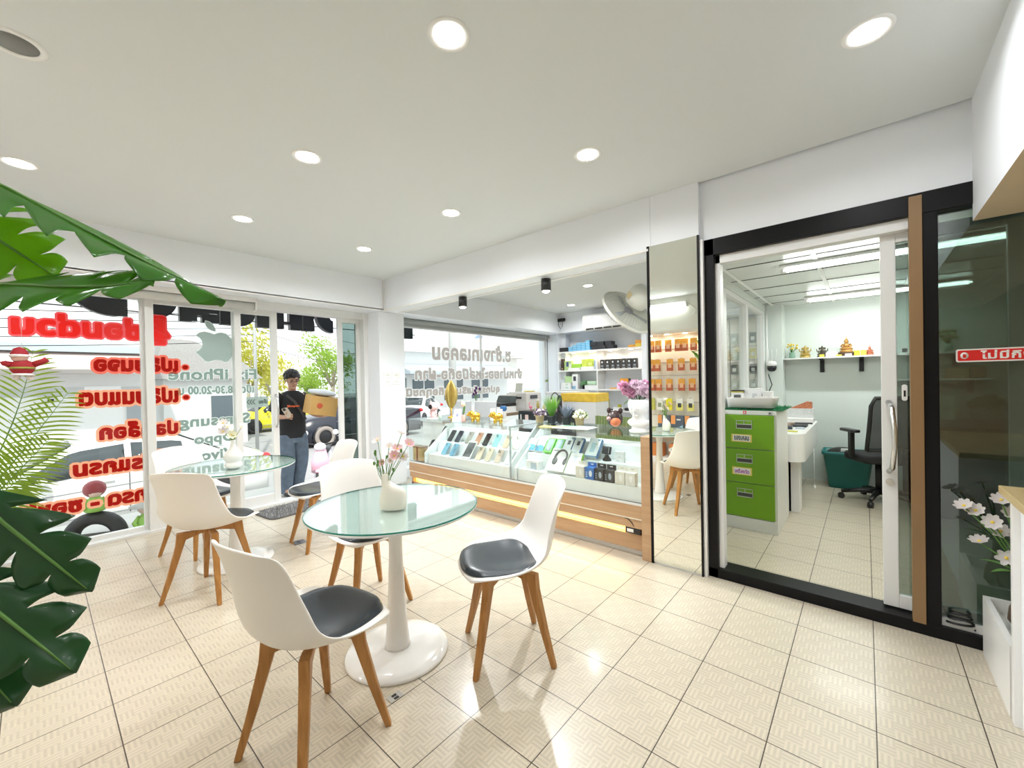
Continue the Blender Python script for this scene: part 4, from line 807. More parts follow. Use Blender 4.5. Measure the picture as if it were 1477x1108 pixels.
for i, (x, y) in enumerate(((-2.97, 3.25), (-2.53, 3.30))):
    t = thing('desk_screen', 'grey back of a desk partition panel behind the counter, %s' % ('nearer the window' if i == 0 else 'nearer the mirror'), 'partition panel', (x, y, .0)); B(-.2, -.012, .802, .2, .012, 1.03).build('panel', mat('panel_grey', (.56, .58, .60), .5), t, bevel=.003); B(-.2, -.015, 1.02, .2, .015, 1.034).build('edge', M_WHITE, t)
    for s in (-.17, .17) if i else (): B(s - .012, -.012, 0, s + .012, .012, .80).build('leg', M_ALU, t)
t = thing('purple_flower_vase', 'small vase of dark purple flowers behind the grey panels', 'flower vase', (-2.92, 3.5, .80)); MB().lathe([(.03, 0), (.035, .10), (.02, .2), (.022, .22)], 16).build('vase_body', M_WHITE, t)
for k, (dx, dz) in enumerate(((-.05, .31), (-.02, .36), (.0, .33), (.08, .39), (.01, .40))): MB().tube([(0, 0, .2), (dx * .5, 0, .27), (dx, 0, dz)], .003, 5).build('stem', M_STEM, t); MB().sph((dx, 0, dz + .01), (.018, .018, .026), 10, 8).build('blossom', mat('deep_purple', (.08, .012, .10), .6), t)
t = thing('blue_pot', 'small round blue pot on the desk behind the gold animals', 'pot', (-2.60, 3.75, .0)); B(-.03, -.03, 0, .03, .03, .86).build('stand', M_WHITE, t); MB().lathe([(.03, .86), (.05, .885), (.05, .92), (.038, .94)], 18).build('body', mat('glaze_blue', (.05, .20, .50), .25), t); t['label'] = 'small round blue pot on a white stand behind the gold animals'
t = thing('brown_pot', 'orange brown pot beside the blue pot behind the gold animals', 'pot', (-2.72, 3.62, .0)); B(-.03, -.03, 0, .03, .03, .84).build('stand', M_WHITE, t); MB().lathe([(.04, .84), (.055, .86), (.052, .93), (.04, .935)], 18).build('body', mat('glaze_amber', (.55, .30, .08), .3), t)
t = thing('white_sideboard', 'white low cabinet under the shelf by the far end of the display window', 'cabinet', (-2.62, 5.5, 0)); B(-.3, -.2, 0, .3, .2, 1.07).build('carcass', M_WALL, t); B(-.32, -.22, 1.07, .32, .22, 1.095).build('top', M_WHITE, t)
t = thing('hanging_glass_plant', 'little green plant in a hanging clear pear shaped glass by the window', 'plant', (-3.1, 5.55, 1.25)); MB().lathe([(.01, .17), (.03, .13), (.05, .07), (.045, .02), (.02, 0)], 18).build('glass', M_GLASS, t); balls(mat('moss_green', (.18, .28, .05), .6), 25, .03, .012, 2)(t, .03); MB().cyl((0, 0, .17), (0, 0, .96), .002, n=5).build('string', M_WHITE, t)
t = thing('crate_bin', 'white bin wrapped with a shiny yellow sheet behind the potted plants', 'bin', (-1.79, 4.72, 0)); B(-.30, -.2, 0, .30, .2, .975).build('body', mat('bin_white', (.78, .80, .82), .4), t, bevel=.006); B(-.305, -.205, .97, .305, .205, 1.10).build('yellow_wrap', mat('wrap_yellow', (.85, .55, .06), .3, var=.25, vscale=14, bump=.5, bscale=14), t, bevel=.01)
t = thing('slatted_screen', 'dark green slatted screen behind the brown animal bank', 'screen', (-1.05, 4.3, 0)); mb = MB()
for k in range(16): mb.bx(-.32 + .04 * k, -.012, .45, -.285 + .04 * k, .012, .80)
mb.build('slats', mat('olive_slat', (.20, .27, .10), .6), t, weld=False); mb = MB()
for s in (-.3, .3): mb.bx(s - .015, .012, 0, s + .015, .04, .8)
mb.build('frame', M_BLACK, t, weld=False)
# ================================================================ office
def tube_lamp(y, label):
    t = thing('tube_lamp', label, 'ceiling light', (1.62, y, 2.196), group='office tube lamps'); B(-.66, -.03, -.022, .66, .03, 0).build('batten', M_WHITE, t, bevel=.004)
    MB().cyl((-.63, 0, -.042), (.63, 0, -.042), .016, n=14).build('tube', mat('tube_glow', (1, 1, 1), .5, emit=9, ecol=(.95, 1, .97)), t)
    for s in (-1, 1): B(s * .63 - .02, -.014, -.06, s * .63 + .02, .014, -.02).build('lamp_socket', M_WHITE, t)
    l = bpy.data.lights.new('tube_light', 'AREA'); l.shape = 'RECTANGLE'; l.size = 1.2; l.size_y = .04; l.energy = OFFICE_W; l.color = (.93, 1, .96); o = bpy.data.objects.new('tube_light', l); COL.objects.link(o); o.parent = t; o.location = (0, 0, -.064)
OFFICE_W = 9
tube_lamp(3.17, 'long office tube lamp nearer the sliding door'); tube_lamp(4.97, 'long office tube lamp nearer the back wall shelf')
tube_lamp(3.17, 'office tube lamp above the dark shelves on the right'); bpy.data.objects['tube_lamp.002'].location.x = 2.97; bpy.data.objects['tube_lamp.002']['label'] = 'office tube lamp seen through the smoked glass'
# filing cabinet
t = thing('filing_cabinet', 'white metal filing cabinet with three green drawers in the office', 'filing cabinet', (.735, 3.15, 0)); M_CAB = mat('cabinet_metal', (.78, .79, .76), .35); B(-.195, .012, .0, .195, .62, 1.02).build('carcass', M_CAB, t, bevel=.004); B(-.195, 0, .0, .195, .012, .105).build('plinth', M_CAB, t); B(-.195, 0, .985, .195, .012, 1.02).build('top_rail', M_CAB, t)
M_GRN = mat('drawer_green', srgb(116, 166, 24), .35, var=.02)
for z0, z1 in ((.112, .398), (.404, .690), (.696, .980)):
    d = B(-.19, -.008, z0, .176, .012, z1).build('drawer', M_GRN, t, bevel=.003); h = mat('pull_silver', (.66, .66, .62), .3, .6); zc = z1 - .085
    fr = MB(); fr.bx(-.10, -.013, zc - .032, .02, -.007, zc - .026); fr.bx(-.10, -.013, zc + .036, .02, -.007, zc + .04); fr.bx(-.10, -.013, zc + .004, .02, -.007, zc + .010); fr.bx(-.10, -.013, zc - .032, -.096, -.007, zc + .04); fr.bx(.016, -.013, zc - .032, .02, -.007, zc + .04); fr.bx(-.042, -.013, zc + .01, -.038, -.007, zc + .04); fr.build('handle', h, d, weld=False); B(-.095, -.010, zc - .026, .016, -.0075, zc + .004).build('grip_recess', mat('grip_dark', (.06, .06, .05), .4), d)
for z, w, txt, c in ((.78, .155, 'ของเคลม', (.02, .02, .02)), (.498, .15, 'เครื่องวัด', (.36, .02, .36))):
    n = thing('drawer_note', 'handwritten paper note with a yellow border on the %s green drawer' % ('top' if z > .6 else 'middle'), 'note', (.675, 3.1415, z)); B(-w / 2, -.002, -.03, w / 2, 0, .036).build('border', mat('note_yellow', (.85, .68, .16), .6), n); B(-w / 2 + .012, -.003, -.022, w / 2 - .012, -.002, .028).build('paper', M_PAPER, n); fit_text(txt, lambda a, b: V((a, -.0035, b + .003)), w * .72, .036, .001).build('writing', mat('ink_%d' % int(c[0] * 99), c, .6), n)
n = thing('cross_sticker', 'tiny red sticker with a white cross on the rim above the green drawers', 'sticker', (.70, 3.149, 1.003)); B(-.013, -.0015, -.012, .013, 0, .012).build('sticker_base', M_RED, n, bevel=.001); mb = MB(); mb.bx(-.003, -.0022, -.008, .003, -.001, .008); mb.bx(-.008, -.0022, -.003, .008, -.001, .003); mb.build('cross', M_PAPER, n, weld=False)
n = thing('cabinet_lock', 'small square lock on the rim above the green drawers', 'lock', (.885, 3.149, 1.0)); B(-.012, -.003, -.011, .012, 0, .011).build('plate', M_STEEL, n, bevel=.001); MB().cyl((0, -.003, 0), (0, -.005, 0), .005, n=12).build('keyhole', M_BLACK, n)
t = thing('turf_mat', 'strip of green plastic turf lying on top of the filing cabinet', 'mat', (.74, 3.42, 1.02)); B(-.21, -.27, 0, .23, .27, .006).build('backing', mat('turf_back', (.01, .12, .05), .8), t); r = random.Random(8); mb = MB()
for _ in range(900):
    x, y = r.uniform(-.21, .24), r.uniform(-.28, .27); dx, dy = r.uniform(-.012, .012), r.uniform(-.012, .012); mb.add([(x - .002, y, .004), (x + .002, y, .004), (x + dx, y + dy, .004 + r.uniform(.01, .026))], [(0, 1, 2)])
mb.build('turf_blades', mat('turf_green', (.02, .26, .09), .7, var=.4, vscale=40), t, weld=False)
t = thing('plastic_basket', 'translucent white basket full of boxes on top of the filing cabinet', 'basket', (.735, 3.28, 1.042)); M_BSK = mat('basket_plastic', (.86, .83, .82), .3); mb = MB(); a = rrect(.34, .20, .03, 4); b = rrect(.37, .23, .035, 4); mb.grid([[V((x, y, 0)) for x, y in a], [V((x, y, .08)) for x, y in b], [V((x * 1.02, y * 1.02, .085)) for x, y in b]], closed=True); mb.f.append(list(range(len(a)))[::-1]); mb.m.append(0); mb.sm.append(False); mb.build('tub', M_BSK, t, solid=.003)
for x, y, w, h, c, lb in ((-.11, 0, .09, .12, (.85, .85, .84), 'white box with a black screen picture at the near end of the basket'), (.0, .03, .14, .155, (.88, .88, .88), 'tall plain white box in the middle of the basket'), (.115, .02, .07, .13, (.86, .86, .85), 'narrow white box at the desk end of the basket'), (.09, -.06, .12, .09, (.84, .80, .78), 'low white box at the front of the basket')):
    bxthing('small_box', lb, (.735 + x, 3.28 + y, 1.048), (w, .07 if y > -.05 else .04, h), c, panels=[(.2, .45, .8, .85, (.10, .10, .10))] if x < -.1 else [(.5, .5, .75, .72, (.66, .67, .68))])
bxthing('packet', 'black and yellow packet lying across the boxes in the basket', (.625, 3.28, 1.17), (.10, .07, .02), (.03, .03, .03), panels=[(0, 0, 1, .35, (.85, .75, .1))])
# curved desk
t = thing('office_desk', 'white built-in office desk with a rounded corner behind the filing cabinet', 'desk', (0, 0, 0)); dk = [(.535, 3.80)] + [(.53 + .52 - .12 + .12 * math.sin(a), 3.92 - .12 * math.cos(a)) for a in [PI / 2 * k / 8 for k in range(9)]] + [(1.05, 5.29), (.71, 5.29), (.71, 5.28), (.535, 5.28)]
MB().prism(dk, .735, .76).build('desk_top', M_WHITE, t); MB().prism(dk, .50, .735).build('apron', M_WHITE, t); B(.55, 3.93, 0, .93, 3.96, .5).build('end_panel', M_WHITE, t); B(.91, 3.93, 0, 1.0, 4.1, .5).build('leg', M_WHITE, t, bevel=.003); B(.56, 4.1, 0, .60, 5.28, .5).build('back_panel', M_WHITE, t)
r = random.Random(21)
for i, (x, y, w, d, h, c, lb) in enumerate(((.93, 4.02, .10, .03, .012, (.75, .7, .12), 'yellow marker pen lying at the rounded desk corner'), (.84, 4.25, .14, .10, .03, (.05, .06, .08), 'dark gadget on the office desk near the cabinet'), (.70, 4.15, .12, .1, .05, (.8, .82, .84), 'white charger block on the office desk'), (.95, 4.55, .12, .16, .02, (.04, .04, .05), 'black tablet lying along the office desk edge'), (.80, 4.62, .16, .12, .03, (.35, .25, .2), 'brown tool case on the office desk'), (.95, 4.85, .16, .05, .015, (.05, .05, .06), 'black strip of tools near the office desk edge'), (.97, 4.33, .07, .10, .012, (.55, .6, .66), 'small grey phone on the office desk edge'))):
    bxthing('desk_item', lb, (x, y, .76), (w, d, h), c, cat='desk clutter', rz=r.uniform(-.4, .4))
    bpy.context.scene.collection.objects[-1]
t = thing('paper_tray', 'white tray with printed papers and an orange toy at the back of the office desk', 'tray', (.86, 5.05, .76)); B(-.17, -.10, 0, .17, .12, .05).build('tray', M_BSK, t, bevel=.004); B(-.17, .0, .05, .17, .11, .16).build('box', mat('tray_print', (.75, .76, .76), .5, var=.25, vscale=45), t); MB().prism([(-.06, .16), (.15, .16), (.15, .235), (.10, .24)], .01, .09, 'y').build('orange_wrap', mat('wrap_orange', (.6, .2, .1), .5, var=.7, vscale=60), t)
t = thing('pen_stick', 'dark pen leaning out of a clear cup on the office desk', 'pen cup', (.74, 4.72, .76)); MB().lathe([(.035, 0), (.04, .10)], 18).build('cup', M_GLASS, t); MB().cyl((.01, 0, .0), (-.05, 0, .26), .007, n=8).build('pen', M_BLACK, t)
# wall camera, cord
t = thing('dome_camera', 'white and black security camera with antennas on the office partition', 'security camera', (.60, 5.21, 1.42)); B(-.06, -.02, .02, -.0, .03, .08).build('bracket', M_WHITE, t); MB().lathe([(.0001, .07), (.035, .066), (.05, .05), (.052, .01)], 24).build('cap', M_WHITE, t); MB().lathe([(.052, .01), (.05, -.02), (.04, -.045), (.02, -.058), (.0001, -.06)], 24).build('dome', M_BLACK, t)
MB().cyl((.0, -.04, -.015), (.0, -.056, -.018), .018, n=16).build('lens', mat('lens_glass', (.03, .03, .05), .05), t)
for s in (-.03, .0, .035): MB().tube([(s, .01, .06), (s * 1.3, .02, .15), (s * 1.4, .02, .22)], .005, 6).build('antenna', M_WHITE, t)
t = thing('camera_cable', 'white cable trunk running up the partition beside the security camera', 'cable', (0, 0, 0)); MB().tube([(.54, 5.235, 1.10), (.545, 5.235, 1.40), (.545, 5.235, 2.19)], .012, 8).build('cable', M_WHITE, t); MB().tube([(.56, 5.22, 1.33), (.60, 5.20, 1.2), (.57, 5.2, 1.12)], .006, 6).build('plug_lead', M_BLACK, t)
t = thing('pull_cord', 'thin white cord hanging below the office desk', 'cord', (1.06, 4.6, .13)); MB().cyl((0, 0, .0), (0, 0, .4), .003, n=6).build('cord', M_WHITE, t); MB().sph((0, 0, -.01), (.014, .014, .02)).build('knob', M_WHITE, t)
# long shelf with statues
t = thing('statue_shelf', 'white wall shelf on black brackets holding small statues', 'wall shelf', (0, 0, 0)); B(.705, 5.33, 1.505, 2.5, 5.56, 1.522).build('board', M_WHITE, t)
for x in (1.08, 1.45, 2.2): mb = MB(); mb.bx(x - .022, 5.36, 1.488, x + .022, 5.56, 1.505); mb.bx(x - .022, 5.535, 1.34, x + .022, 5.56, 1.49); mb.build('bracket', M_BLACK, t, bevel=.006)
SZ = 1.522
t = thing('shelf_flower_vase', 'glass jar with yellow flowers at the column end of the statue shelf', 'flower vase', (.785, 5.44, SZ)); MB().lathe([(.03, 0), (.034, .02), (.03, .06), (.034, .075)], 18).build('vase_body', mat('green_glass', (.25, .42, .32), .1), t); r = random.Random(2)
for k in range(12): d = V((r.uniform(-.05, .05), r.uniform(-.03, .03), r.uniform(.12, .20))); MB().tube([(0, 0, .06), tuple(d)], .002, 4).build('stem', M_STEM, t); MB().sph(tuple(d), (.013, .013, .011), 8, 6).build('blossom', M_YEL, t)
def seated(loc, label, m, h, elephant=False, hat=0.0, base=.03, halo=False):
    t = thing('seated_statue', label, 'statue', loc); s = h; mb = MB()
    mb.lathe([(.34 * s, 0), (.36 * s, .04 * s), (.30 * s, .10 * s), (.33 * s, .16 * s)], 20, sy=.7); mb.build('pedestal', m, t)
    mb = MB(); mb.sph((0, 0, .24 * s), (.34 * s, .20 * s, .10 * s)); mb.sph((0, .02 * s, .42 * s), (.17 * s, .13 * s, .20 * s))
    for q in (-1, 1): mb.tube([(q * .17 * s, 0, .54 * s), (q * .26 * s, -.04 * s, .40 * s), (q * .14 * s, -.14 * s, .30 * s)], [.055 * s, .05 * s, .04 * s], 8)
    if elephant:
        for q in (-1, 1): mb.tube([(q * .2 * s, .02 * s, .5 * s), (q * .34 * s, 0, .5 * s), (q * .36 * s, 0, .68 * s)], [.05 * s, .045 * s, .035 * s], 8)
    mb.build('body', m, t)
    mb = MB(); mb.sph((0, -.01 * s, .70 * s), (.12 * s, .11 * s, .13 * s))
    if elephant: mb.tube([(0, -.10 * s, .68 * s), (0, -.16 * s, .56 * s), (.05 * s, -.17 * s, .44 * s)], [.05 * s, .04 * s, .025 * s], 8); mb.sph((-.16 * s, 0, .70 * s), (.08 * s, .02 * s, .1 * s)); mb.sph((.16 * s, 0, .70 * s), (.08 * s, .02 * s, .1 * s))
    mb.build('head', m, t)
    if hat: MB().lathe([(.10 * s, .78 * s), (.06 * s, .84 * s), (.025 * s, .90 * s), (.0001, (.84 + hat) * s)], 14).build('crown', m, t)
seated((.92, 5.44, SZ), 'golden seated elephant headed statue on the shelf', mat('statue_gold', (.50, .36, .10), .35, .5, var=.4, vscale=50), .165, True, .14); seated((1.088, 5.44, SZ), 'dark bronze seated elephant headed statue on the shelf', mat('statue_bronze', (.10, .085, .06), .45, .3, var=.4, vscale=50), .15, True, .14); seated((1.315, 5.46, SZ + .045), 'tallest golden seated monk statue with a pointed crown on the shelf', mat('statue_amber', (.48, .25, .07), .35, .4, var=.4, vscale=50), .185, False, .34); seated((1.522, 5.44, SZ), 'small red and gold seated statue nearest the sliding door leaf', mat('statue_red', (.45, .14, .08), .4, .2, var=.7, vscale=60), .115, False, .3)
bxthing('statue_stand', 'dark wooden stand under the tallest golden statue', (1.315, 5.46, SZ), (.15, .10, .045), (.08, .04, .02), cat='stand')
for i, (x, y, w, h, c, lb) in enumerate(((1.09, 5.36, .045, .03, (.8, .7, .08), 'tiny yellow box before the bronze statue'), (1.15, 5.40, .05, .045, (.8, .8, .78), 'tiny white box beside the bronze statue'), (1.20, 5.42, .06, .06, (.86, .86, .84), 'white cube box between the two taller statues'), (1.25, 5.36, .05, .02, (.75, .65, .1), 'flat yellow packet before the tallest statue'), (1.335, 5.37, .06, .028, (.84, .84, .8), 'low white packet before the tallest statue'), (1.41, 5.43, .055, .06, (.82, .76, .05), 'first yellow box beside the tallest statue'), (1.468, 5.43, .05, .062, (.80, .74, .08), 'second yellow box, next to the red and gold statue'))): bxthing('tiny_box', lb, (x, y, SZ), (w, .04, h), c, bev=.001)
# chair and bin
t = thing('office_chair', 'black mesh back office chair on castors, half behind the sliding door leaf', 'office chair', (1.575, 4.80, 0), math.radians(30)); MB().prism(rrect(.46, .44, .10, 5), .42, .50).build('seat', mat('chair_fabric', (.012, .012, .013), .8, bump=.2, bscale=200), t, bevel=.025, bseg=3)
mb = MB(); fr = [(-.22, -.20, .56), (-.235, -.26, .75), (-.225, -.28, 1.0), (-.19, -.28, 1.075), (.19, -.28, 1.075), (.225, -.28, 1.0), (.235, -.26, .75), (.22, -.20, .56), (-.22, -.20, .56)]; mb.tube(fr, .018, 8).build('back_frame', M_BLACK, t)
MB().grid([[V((u * w, y + .03 * (1 - u * u), z)) for u in (-1, -.5, 0, .5, 1)] for w, y, z in ((.21, -.205, .57), (.225, -.262, .75), (.215, -.28, 1.0), (.19, -.28, 1.06))]).build('mesh_back', mat('chair_mesh', (.035, .036, .038), .9, alpha=.9, bump=.3, bscale=600), t)
MB().tube([(0, -.12, .43), (0, -.30, .45), (0, -.31, .60)], .022, 8).build('back_support', M_BLACK, t); MB().cyl((0, 0, .10), (0, 0, .43), .028).build('gas_column', M_BLACK, t)
for s in (-1, 1): B(s * .255 - .02, -.05, .47, s * .255 + .02, .0, .72).build('armrest_post', M_BLACK, t, bevel=.006); MB().prism(rrect(.08, .25, .035, 4, s * .255, .0), .72, .75).build('armrest', M_BLACK, t, bevel=.008)
for k in range(5):
    a = 2 * PI * k / 5 + .2; d = V((math.cos(a), math.sin(a), 0)); lg = MB().tube([tuple(d * .02 + V((0, 0, .11))), tuple(d * .16 + V((0, 0, .105))), tuple(d * .30 + V((0, 0, .075)))], [.03, .024, .017], 8).build('leg', M_BLACK, t); c = d * .30; s_ = d.cross(V((0, 0, 1))) * .02
    MB().cyl(tuple(c + s_ + V((0, 0, .03))), tuple(c - s_ + V((0, 0, .03))), .03, n=14).build('castor', M_BLACK, lg)
t = thing('storage_bin', 'teal plastic storage bin on the office floor by the back wall', 'bin', (1.32, 5.36, 0)); mb = MB(); a = rrect(.34, .26, .03, 3); b = rrect(.44, .34, .04, 3); c = rrect(.47, .37, .04, 3); mb.grid([[V((x, y, 0)) for x, y in a], [V((x, y, .38)) for x, y in b], [V((x, y, .385)) for x, y in c], [V((x, y, .42)) for x, y in c]], closed=True); mb.f.append(list(range(len(a)))[::-1]); mb.m.append(0); mb.sm.append(False); mb.build('tub', mat('bin_teal', (.03, .22, .21), .4), t, solid=.005)
t = thing('bin_contents', 'dark bag and white box sticking out of the teal bin', 'bag', (1.28, 5.36, .30)); MB().sph((0, 0, .08), (.16, .12, .08)).build('bag', M_BLACK, t); B(-.02, -.1, .05, .1, .02, .15).build('box', M_PAPER, t)
# dark shelving behind the smoked glass
t = thing('low_shelf', 'white shelf board below the statue shelf, seen through the smoked glass', 'wall shelf', (0, 0, 0)); B(1.72, 5.33, 1.228, 2.45, 5.56, 1.245).build('board', M_WHITE, t)
for x in (1.9, 2.3): B(x - .015, 5.40, 1.10, x + .015, 5.56, 1.228).build('bracket', M_BLACK, t)
t = thing('office_sideboard', 'dark sideboard behind the smoked glass', 'cabinet', (2.44, 5.27, 0)); B(-.5, -.75, 0, .6, .25, .80).build('carcass', mat('sideboard_dark', (.06, .055, .05), .4), t, bevel=.004); B(-.52, -.77, .80, .62, .26, .825).build('top', M_BLACK, t)
for k in range(2): o = B(-.48 + .49 * k, -.762, .06, -.02 + .49 * k, -.75, .76).build('door', mat('sideboard_door', (.12, .13, .13), .4), t, bevel=.003); B(-.08 + .13 * k, -.775, .4, -.07 + .13 * k, -.76, .55).build('handle', M_STEEL, o)
t = thing('leafy_vase', 'vase of green leaves on the statue shelf behind the smoked glass', 'plant', (2.14, 5.44, SZ)); MB().lathe([(.03, 0), (.045, .03), (.03, .07), (.025, .09)], 18).build('vase_body', mat('green_glass', (0, 0, 0)), t); r = random.Random(9)
for k in range(14): a = r.uniform(0, 6.28); l = r.uniform(.05, .1); MB().tube([(0, 0, .08), (math.cos(a) * l * .6, math.sin(a) * l * .4, .13 + r.uniform(0, .08))], .003, 4).build('stem', M_STEM, t); MB().sph((math.cos(a) * l * .8, math.sin(a) * l * .5, .14 + r.uniform(0, .09)), (.024, .012, .016), 8, 6).build('leaf', mat('dusty_leaf', (.25, .33, .16), .6), t)
bxthing('photo_stand', 'small white photo stand on the statue shelf behind the door leaf glass', (1.81, 5.42, SZ), (.07, .03, .075), (.8, .8, .8), panels=[(.2, .2, .8, .75, (.08, .08, .08))])
bxthing('wicker_box', 'tan wicker box on the low shelf behind the smoked glass', (2.20, 5.44, 1.245), (.16, .12, .11), (.45, .30, .16)); bxthing('wicker_box', 'brown wicker basket beside the tan wicker box', (2.34, 5.44, 1.245), (.12, .12, .12), (.35, .2, .12), bev=.03); bxthing('pale_box', 'pale green box on the dark sideboard', (2.10, 5.3, .825), (.14, .1, .24), (.55, .66, .55), panels=[(.3, .4, .7, .55, (.2, .25, .2))])
t = thing('gravel_planter', 'round planter with a dark bush on the sideboard behind the smoked glass', 'plant', (2.38, 5.3, .825)); MB().lathe([(.09, 0), (.12, .13), (.125, .14)], 20).build('pot', mat('pot_pale', (.6, .58, .55), .5), t); balls(mat('dark_bush', (.04, .10, .04), .7), 70, .14, .03, 13)(t, .12)
t = thing('steel_cylinder', 'olive steel water cylinder on a black stand behind the door leaf', 'flask', (1.80, 5.15, 0)); MB().lathe([(.10, 0), (.10, .02), (.03, .04), (.03, .34), (.09, .36)], 20).build('stand', M_BLACK, t); MB().lathe([(.085, .37), (.085, .66), (.06, .70)], 24).build('body', mat('flask_olive', (.35, .33, .20), .3, .6), t)
# the hood of the right-hand counter, planter and cosmos, sign, vent controls
t = thing('side_counter', 'white side counter with a pale wood top cut by the picture edge', 'counter', (0, 0, 0)); B(1.905, .55, 0, 2.45, 1.555, .83).build('carcass', M_WALL, t); B(1.885, 1.545, 0, 2.45, 1.575, .832).build('end_panel', M_WHITE, t, bevel=.002); B(1.875, .5, .832, 2.5, 1.69, .862).build('worktop', woodmat('pale_wood', srgb(206, 186, 140), srgb(196, 172, 124), .4, 5, (1, .1, 1)), t, bevel=.003)
t = thing('planter_trough', 'low white planter box on the floor under the pink cosmos', 'planter', (0, 0, 0)); mb = MB(); mb.bx(1.885, 1.60, 0, 1.905, 2.07, .272); mb.bx(2.18, 1.60, 0, 2.20, 2.07, .272); mb.bx(1.905, 1.60, 0, 2.18, 1.62, .272); mb.bx(1.905, 2.05, 0, 2.18, 2.07, .272); mb.bx(1.905, 1.62, .2, 2.18, 2.05, .215); mb.build('box', M_WHITE, t, weld=False)
t = thing('cosmos_vase', 'dark vase of pale pink cosmos standing in the white planter box', 'flower vase', (1.985, 1.90, .215)); MB().lathe([(.03, 0), (.055, .04), (.05, .09), (.025, .16), (.022, .24), (.03, .26)], 20).build('vase_body', mat('vase_dark', (.10, .06, .035), .3), t)
for k, (x, y, z, dx, dy, dz, big) in enumerate(((-.17, .05, .49, -.4, -.5, .8, 1), (-.135, .05, .475, -.3, -.6, .6, 1), (-.06, .05, .535, -.2, -.6, .8, 1), (-.09, .02, .44, -.3, -.8, .4, 1), (-.125, .05, .34, -.3, -.3, .95, 1), (-.055, .0, .30, -.2, -.9, .3, 2), (-.065, .04, .40, -.2, -.7, .6, 1), (-.03, .05, .48, 0, -.7, .7, 1), (-.02, .0, .40, 0, -.8, .4, 1))):
    MB().tube([(0, 0, .22), (x * .5, y * .5, .22 + (z - .22) * .6), (x, y, z - .005)], .003, 5).build('stem', M_STEM, t); flower(t, (x, y, z), .034, 8 if big == 1 else 6, (dx, dy, dz), M_PETALW, M_YEL)
for k in range(6): MB().grid([[Matrix.Rotation(k * 1.1, 3, 'Z') @ V((p.x, .02 + p.z * .9, .24 + p.z * .5 + p.y)) for p in row] for row in leaf_grid(.13, .012, -.05)]).build('leaf', M_STEM, t, solid=.001)
t = thing('no_entry_sign', 'red sign with white lettering and a hand symbol on the smoked glass', 'sign', (2.03, 2.135, 1.39)); W_ = .43; MB().prism(rrect(W_, .062, .008, 3), -.003, 0, 'y').build('white_border', M_PAPER, t); MB().prism(rrect(W_ - .012, .050, .006, 3), -.0036, -.003, 'y').build('red_panel', M_RED, t)
fit_text('ไม่มีกิจห้ามเข้า', lambda a, b: V((a + .025, -.0042, b + .002)), .32, .040, .0012).build('lettering', M_PAPER, t); MB().lathe([(.0001, 0), (.016, 0), (.016, .0004), (.0001, .0004)], 20, sx=.85).xf(Matrix.Translation((-.187, -.0037, 0)) @ Matrix.Rotation(PI / 2, 4, 'X')).build('symbol_disc', M_PAPER, t); mb = MB(); mb.prism(rrect(.011, .013, .003, 2, -.187, -.004), -.0046, -.0042, 'y'); [mb.bx(-.1925 + .003 * k, -.0046, .0, -.1903 + .003 * k, -.0042, .009 - abs(k - 1.5) * .001) for k in range(4)]; mb.build('hand_symbol', M_RED, t, weld=False)
t = thing('door_sensor', 'small white sensor stuck on the glass of the sliding leaf', 'sensor', (1.635, 2.168, 1.21)); MB().prism(rrect(.022, .085, .010, 4), -.012, 0, 'y').build('case', M_WHITE, t, bevel=.002); B(-.004, -.0135, -.02, .004, -.012, .012).build('indicator', M_BLACK, t)
t = thing('cable_coil', 'coil of black cable lying on the sill of the office door frame', 'cable', (1.82, 2.12, .0625)); MB().tube([(.05 * math.cos(a) * (1 - .02 * a), .02 * math.sin(a), .012 + .004 * a) for a in [k * .5 for k in range(40)]], .006, 6).build('cable', M_BLACK, t)
for i, (x, y, lb) in enumerate(((-2.10, .62, 'small metal floor socket by the leg of the white chair near the doormat'), (-.02, .17, 'small metal floor fitting set in a tile beside the near table base'))):
    t = thing('floor_socket', lb, 'floor socket', (x, y, 0)); B(-.05 if i == 0 else -.02, -.05 if i == 0 else -.03, 0, .05 if i == 0 else .02, .05 if i == 0 else .03, .003).build('plate', M_STEEL, t); 
    for s in (-.018, .018): B(s * (1 if i == 0 else .5) - .006, -.01, .003, s * (1 if i == 0 else .5) + .006, .01, .0042).build('outlet_hole', M_BLACK, t)
# ================================================================ lettering on the facade glass (reads correctly from the street)
DX = -3.513
def fac(yc, zc, x): return lambda a, b: V((x, yc - a, zc + b))
def sticker(name, label, body, y0, y1, z0, z1, fm, om=None, bold=.006, rim=.016, group=None, dx=0):
    t = thing(name, label, 'window lettering', (0, 0, 0), group=group); w, h = y1 - y0 - 2 * bold, z1 - z0 - 2 * bold; cell = .0024
    G, ox, oy = fill_text(body, w, h, cell, bold + rim + 3 * cell); A, R_ = rimmed(G, ox, oy, cell, fac((y0 + y1) / 2, (z0 + z1) / 2, DX + dx), bold, rim)
    A.build('lettering', fm, t, weld=False); R_.build('outline', om, t, weld=False)
    return t
def cutout(name, label, cat, polys, fm, om, rim, cell=.0022, dx=.0015):
    t = thing(name, label, cat, (0, 0, 0)); ys = [p[0] for q in polys for p in q]; zs = [p[1] for q in polys for p in q]; y1, z0 = max(ys) + rim + .01, min(zs) - rim - .01
    G = np.zeros((int((max(zs) - z0 + rim + .01) / cell), int((y1 - min(ys) + rim + .01) / cell)), bool)
    for q in polys: fill_poly(G, [(y1 - a, b - z0) for a, b in q], cell)
    A, R_ = rimmed(G, 0, 0, cell, lambda a, b: V((DX + dx, y1 - a, z0 + b)), 0, rim); A.build('shape', fm, t, weld=False); R_.build('outline', om, t, weld=False)
    return t
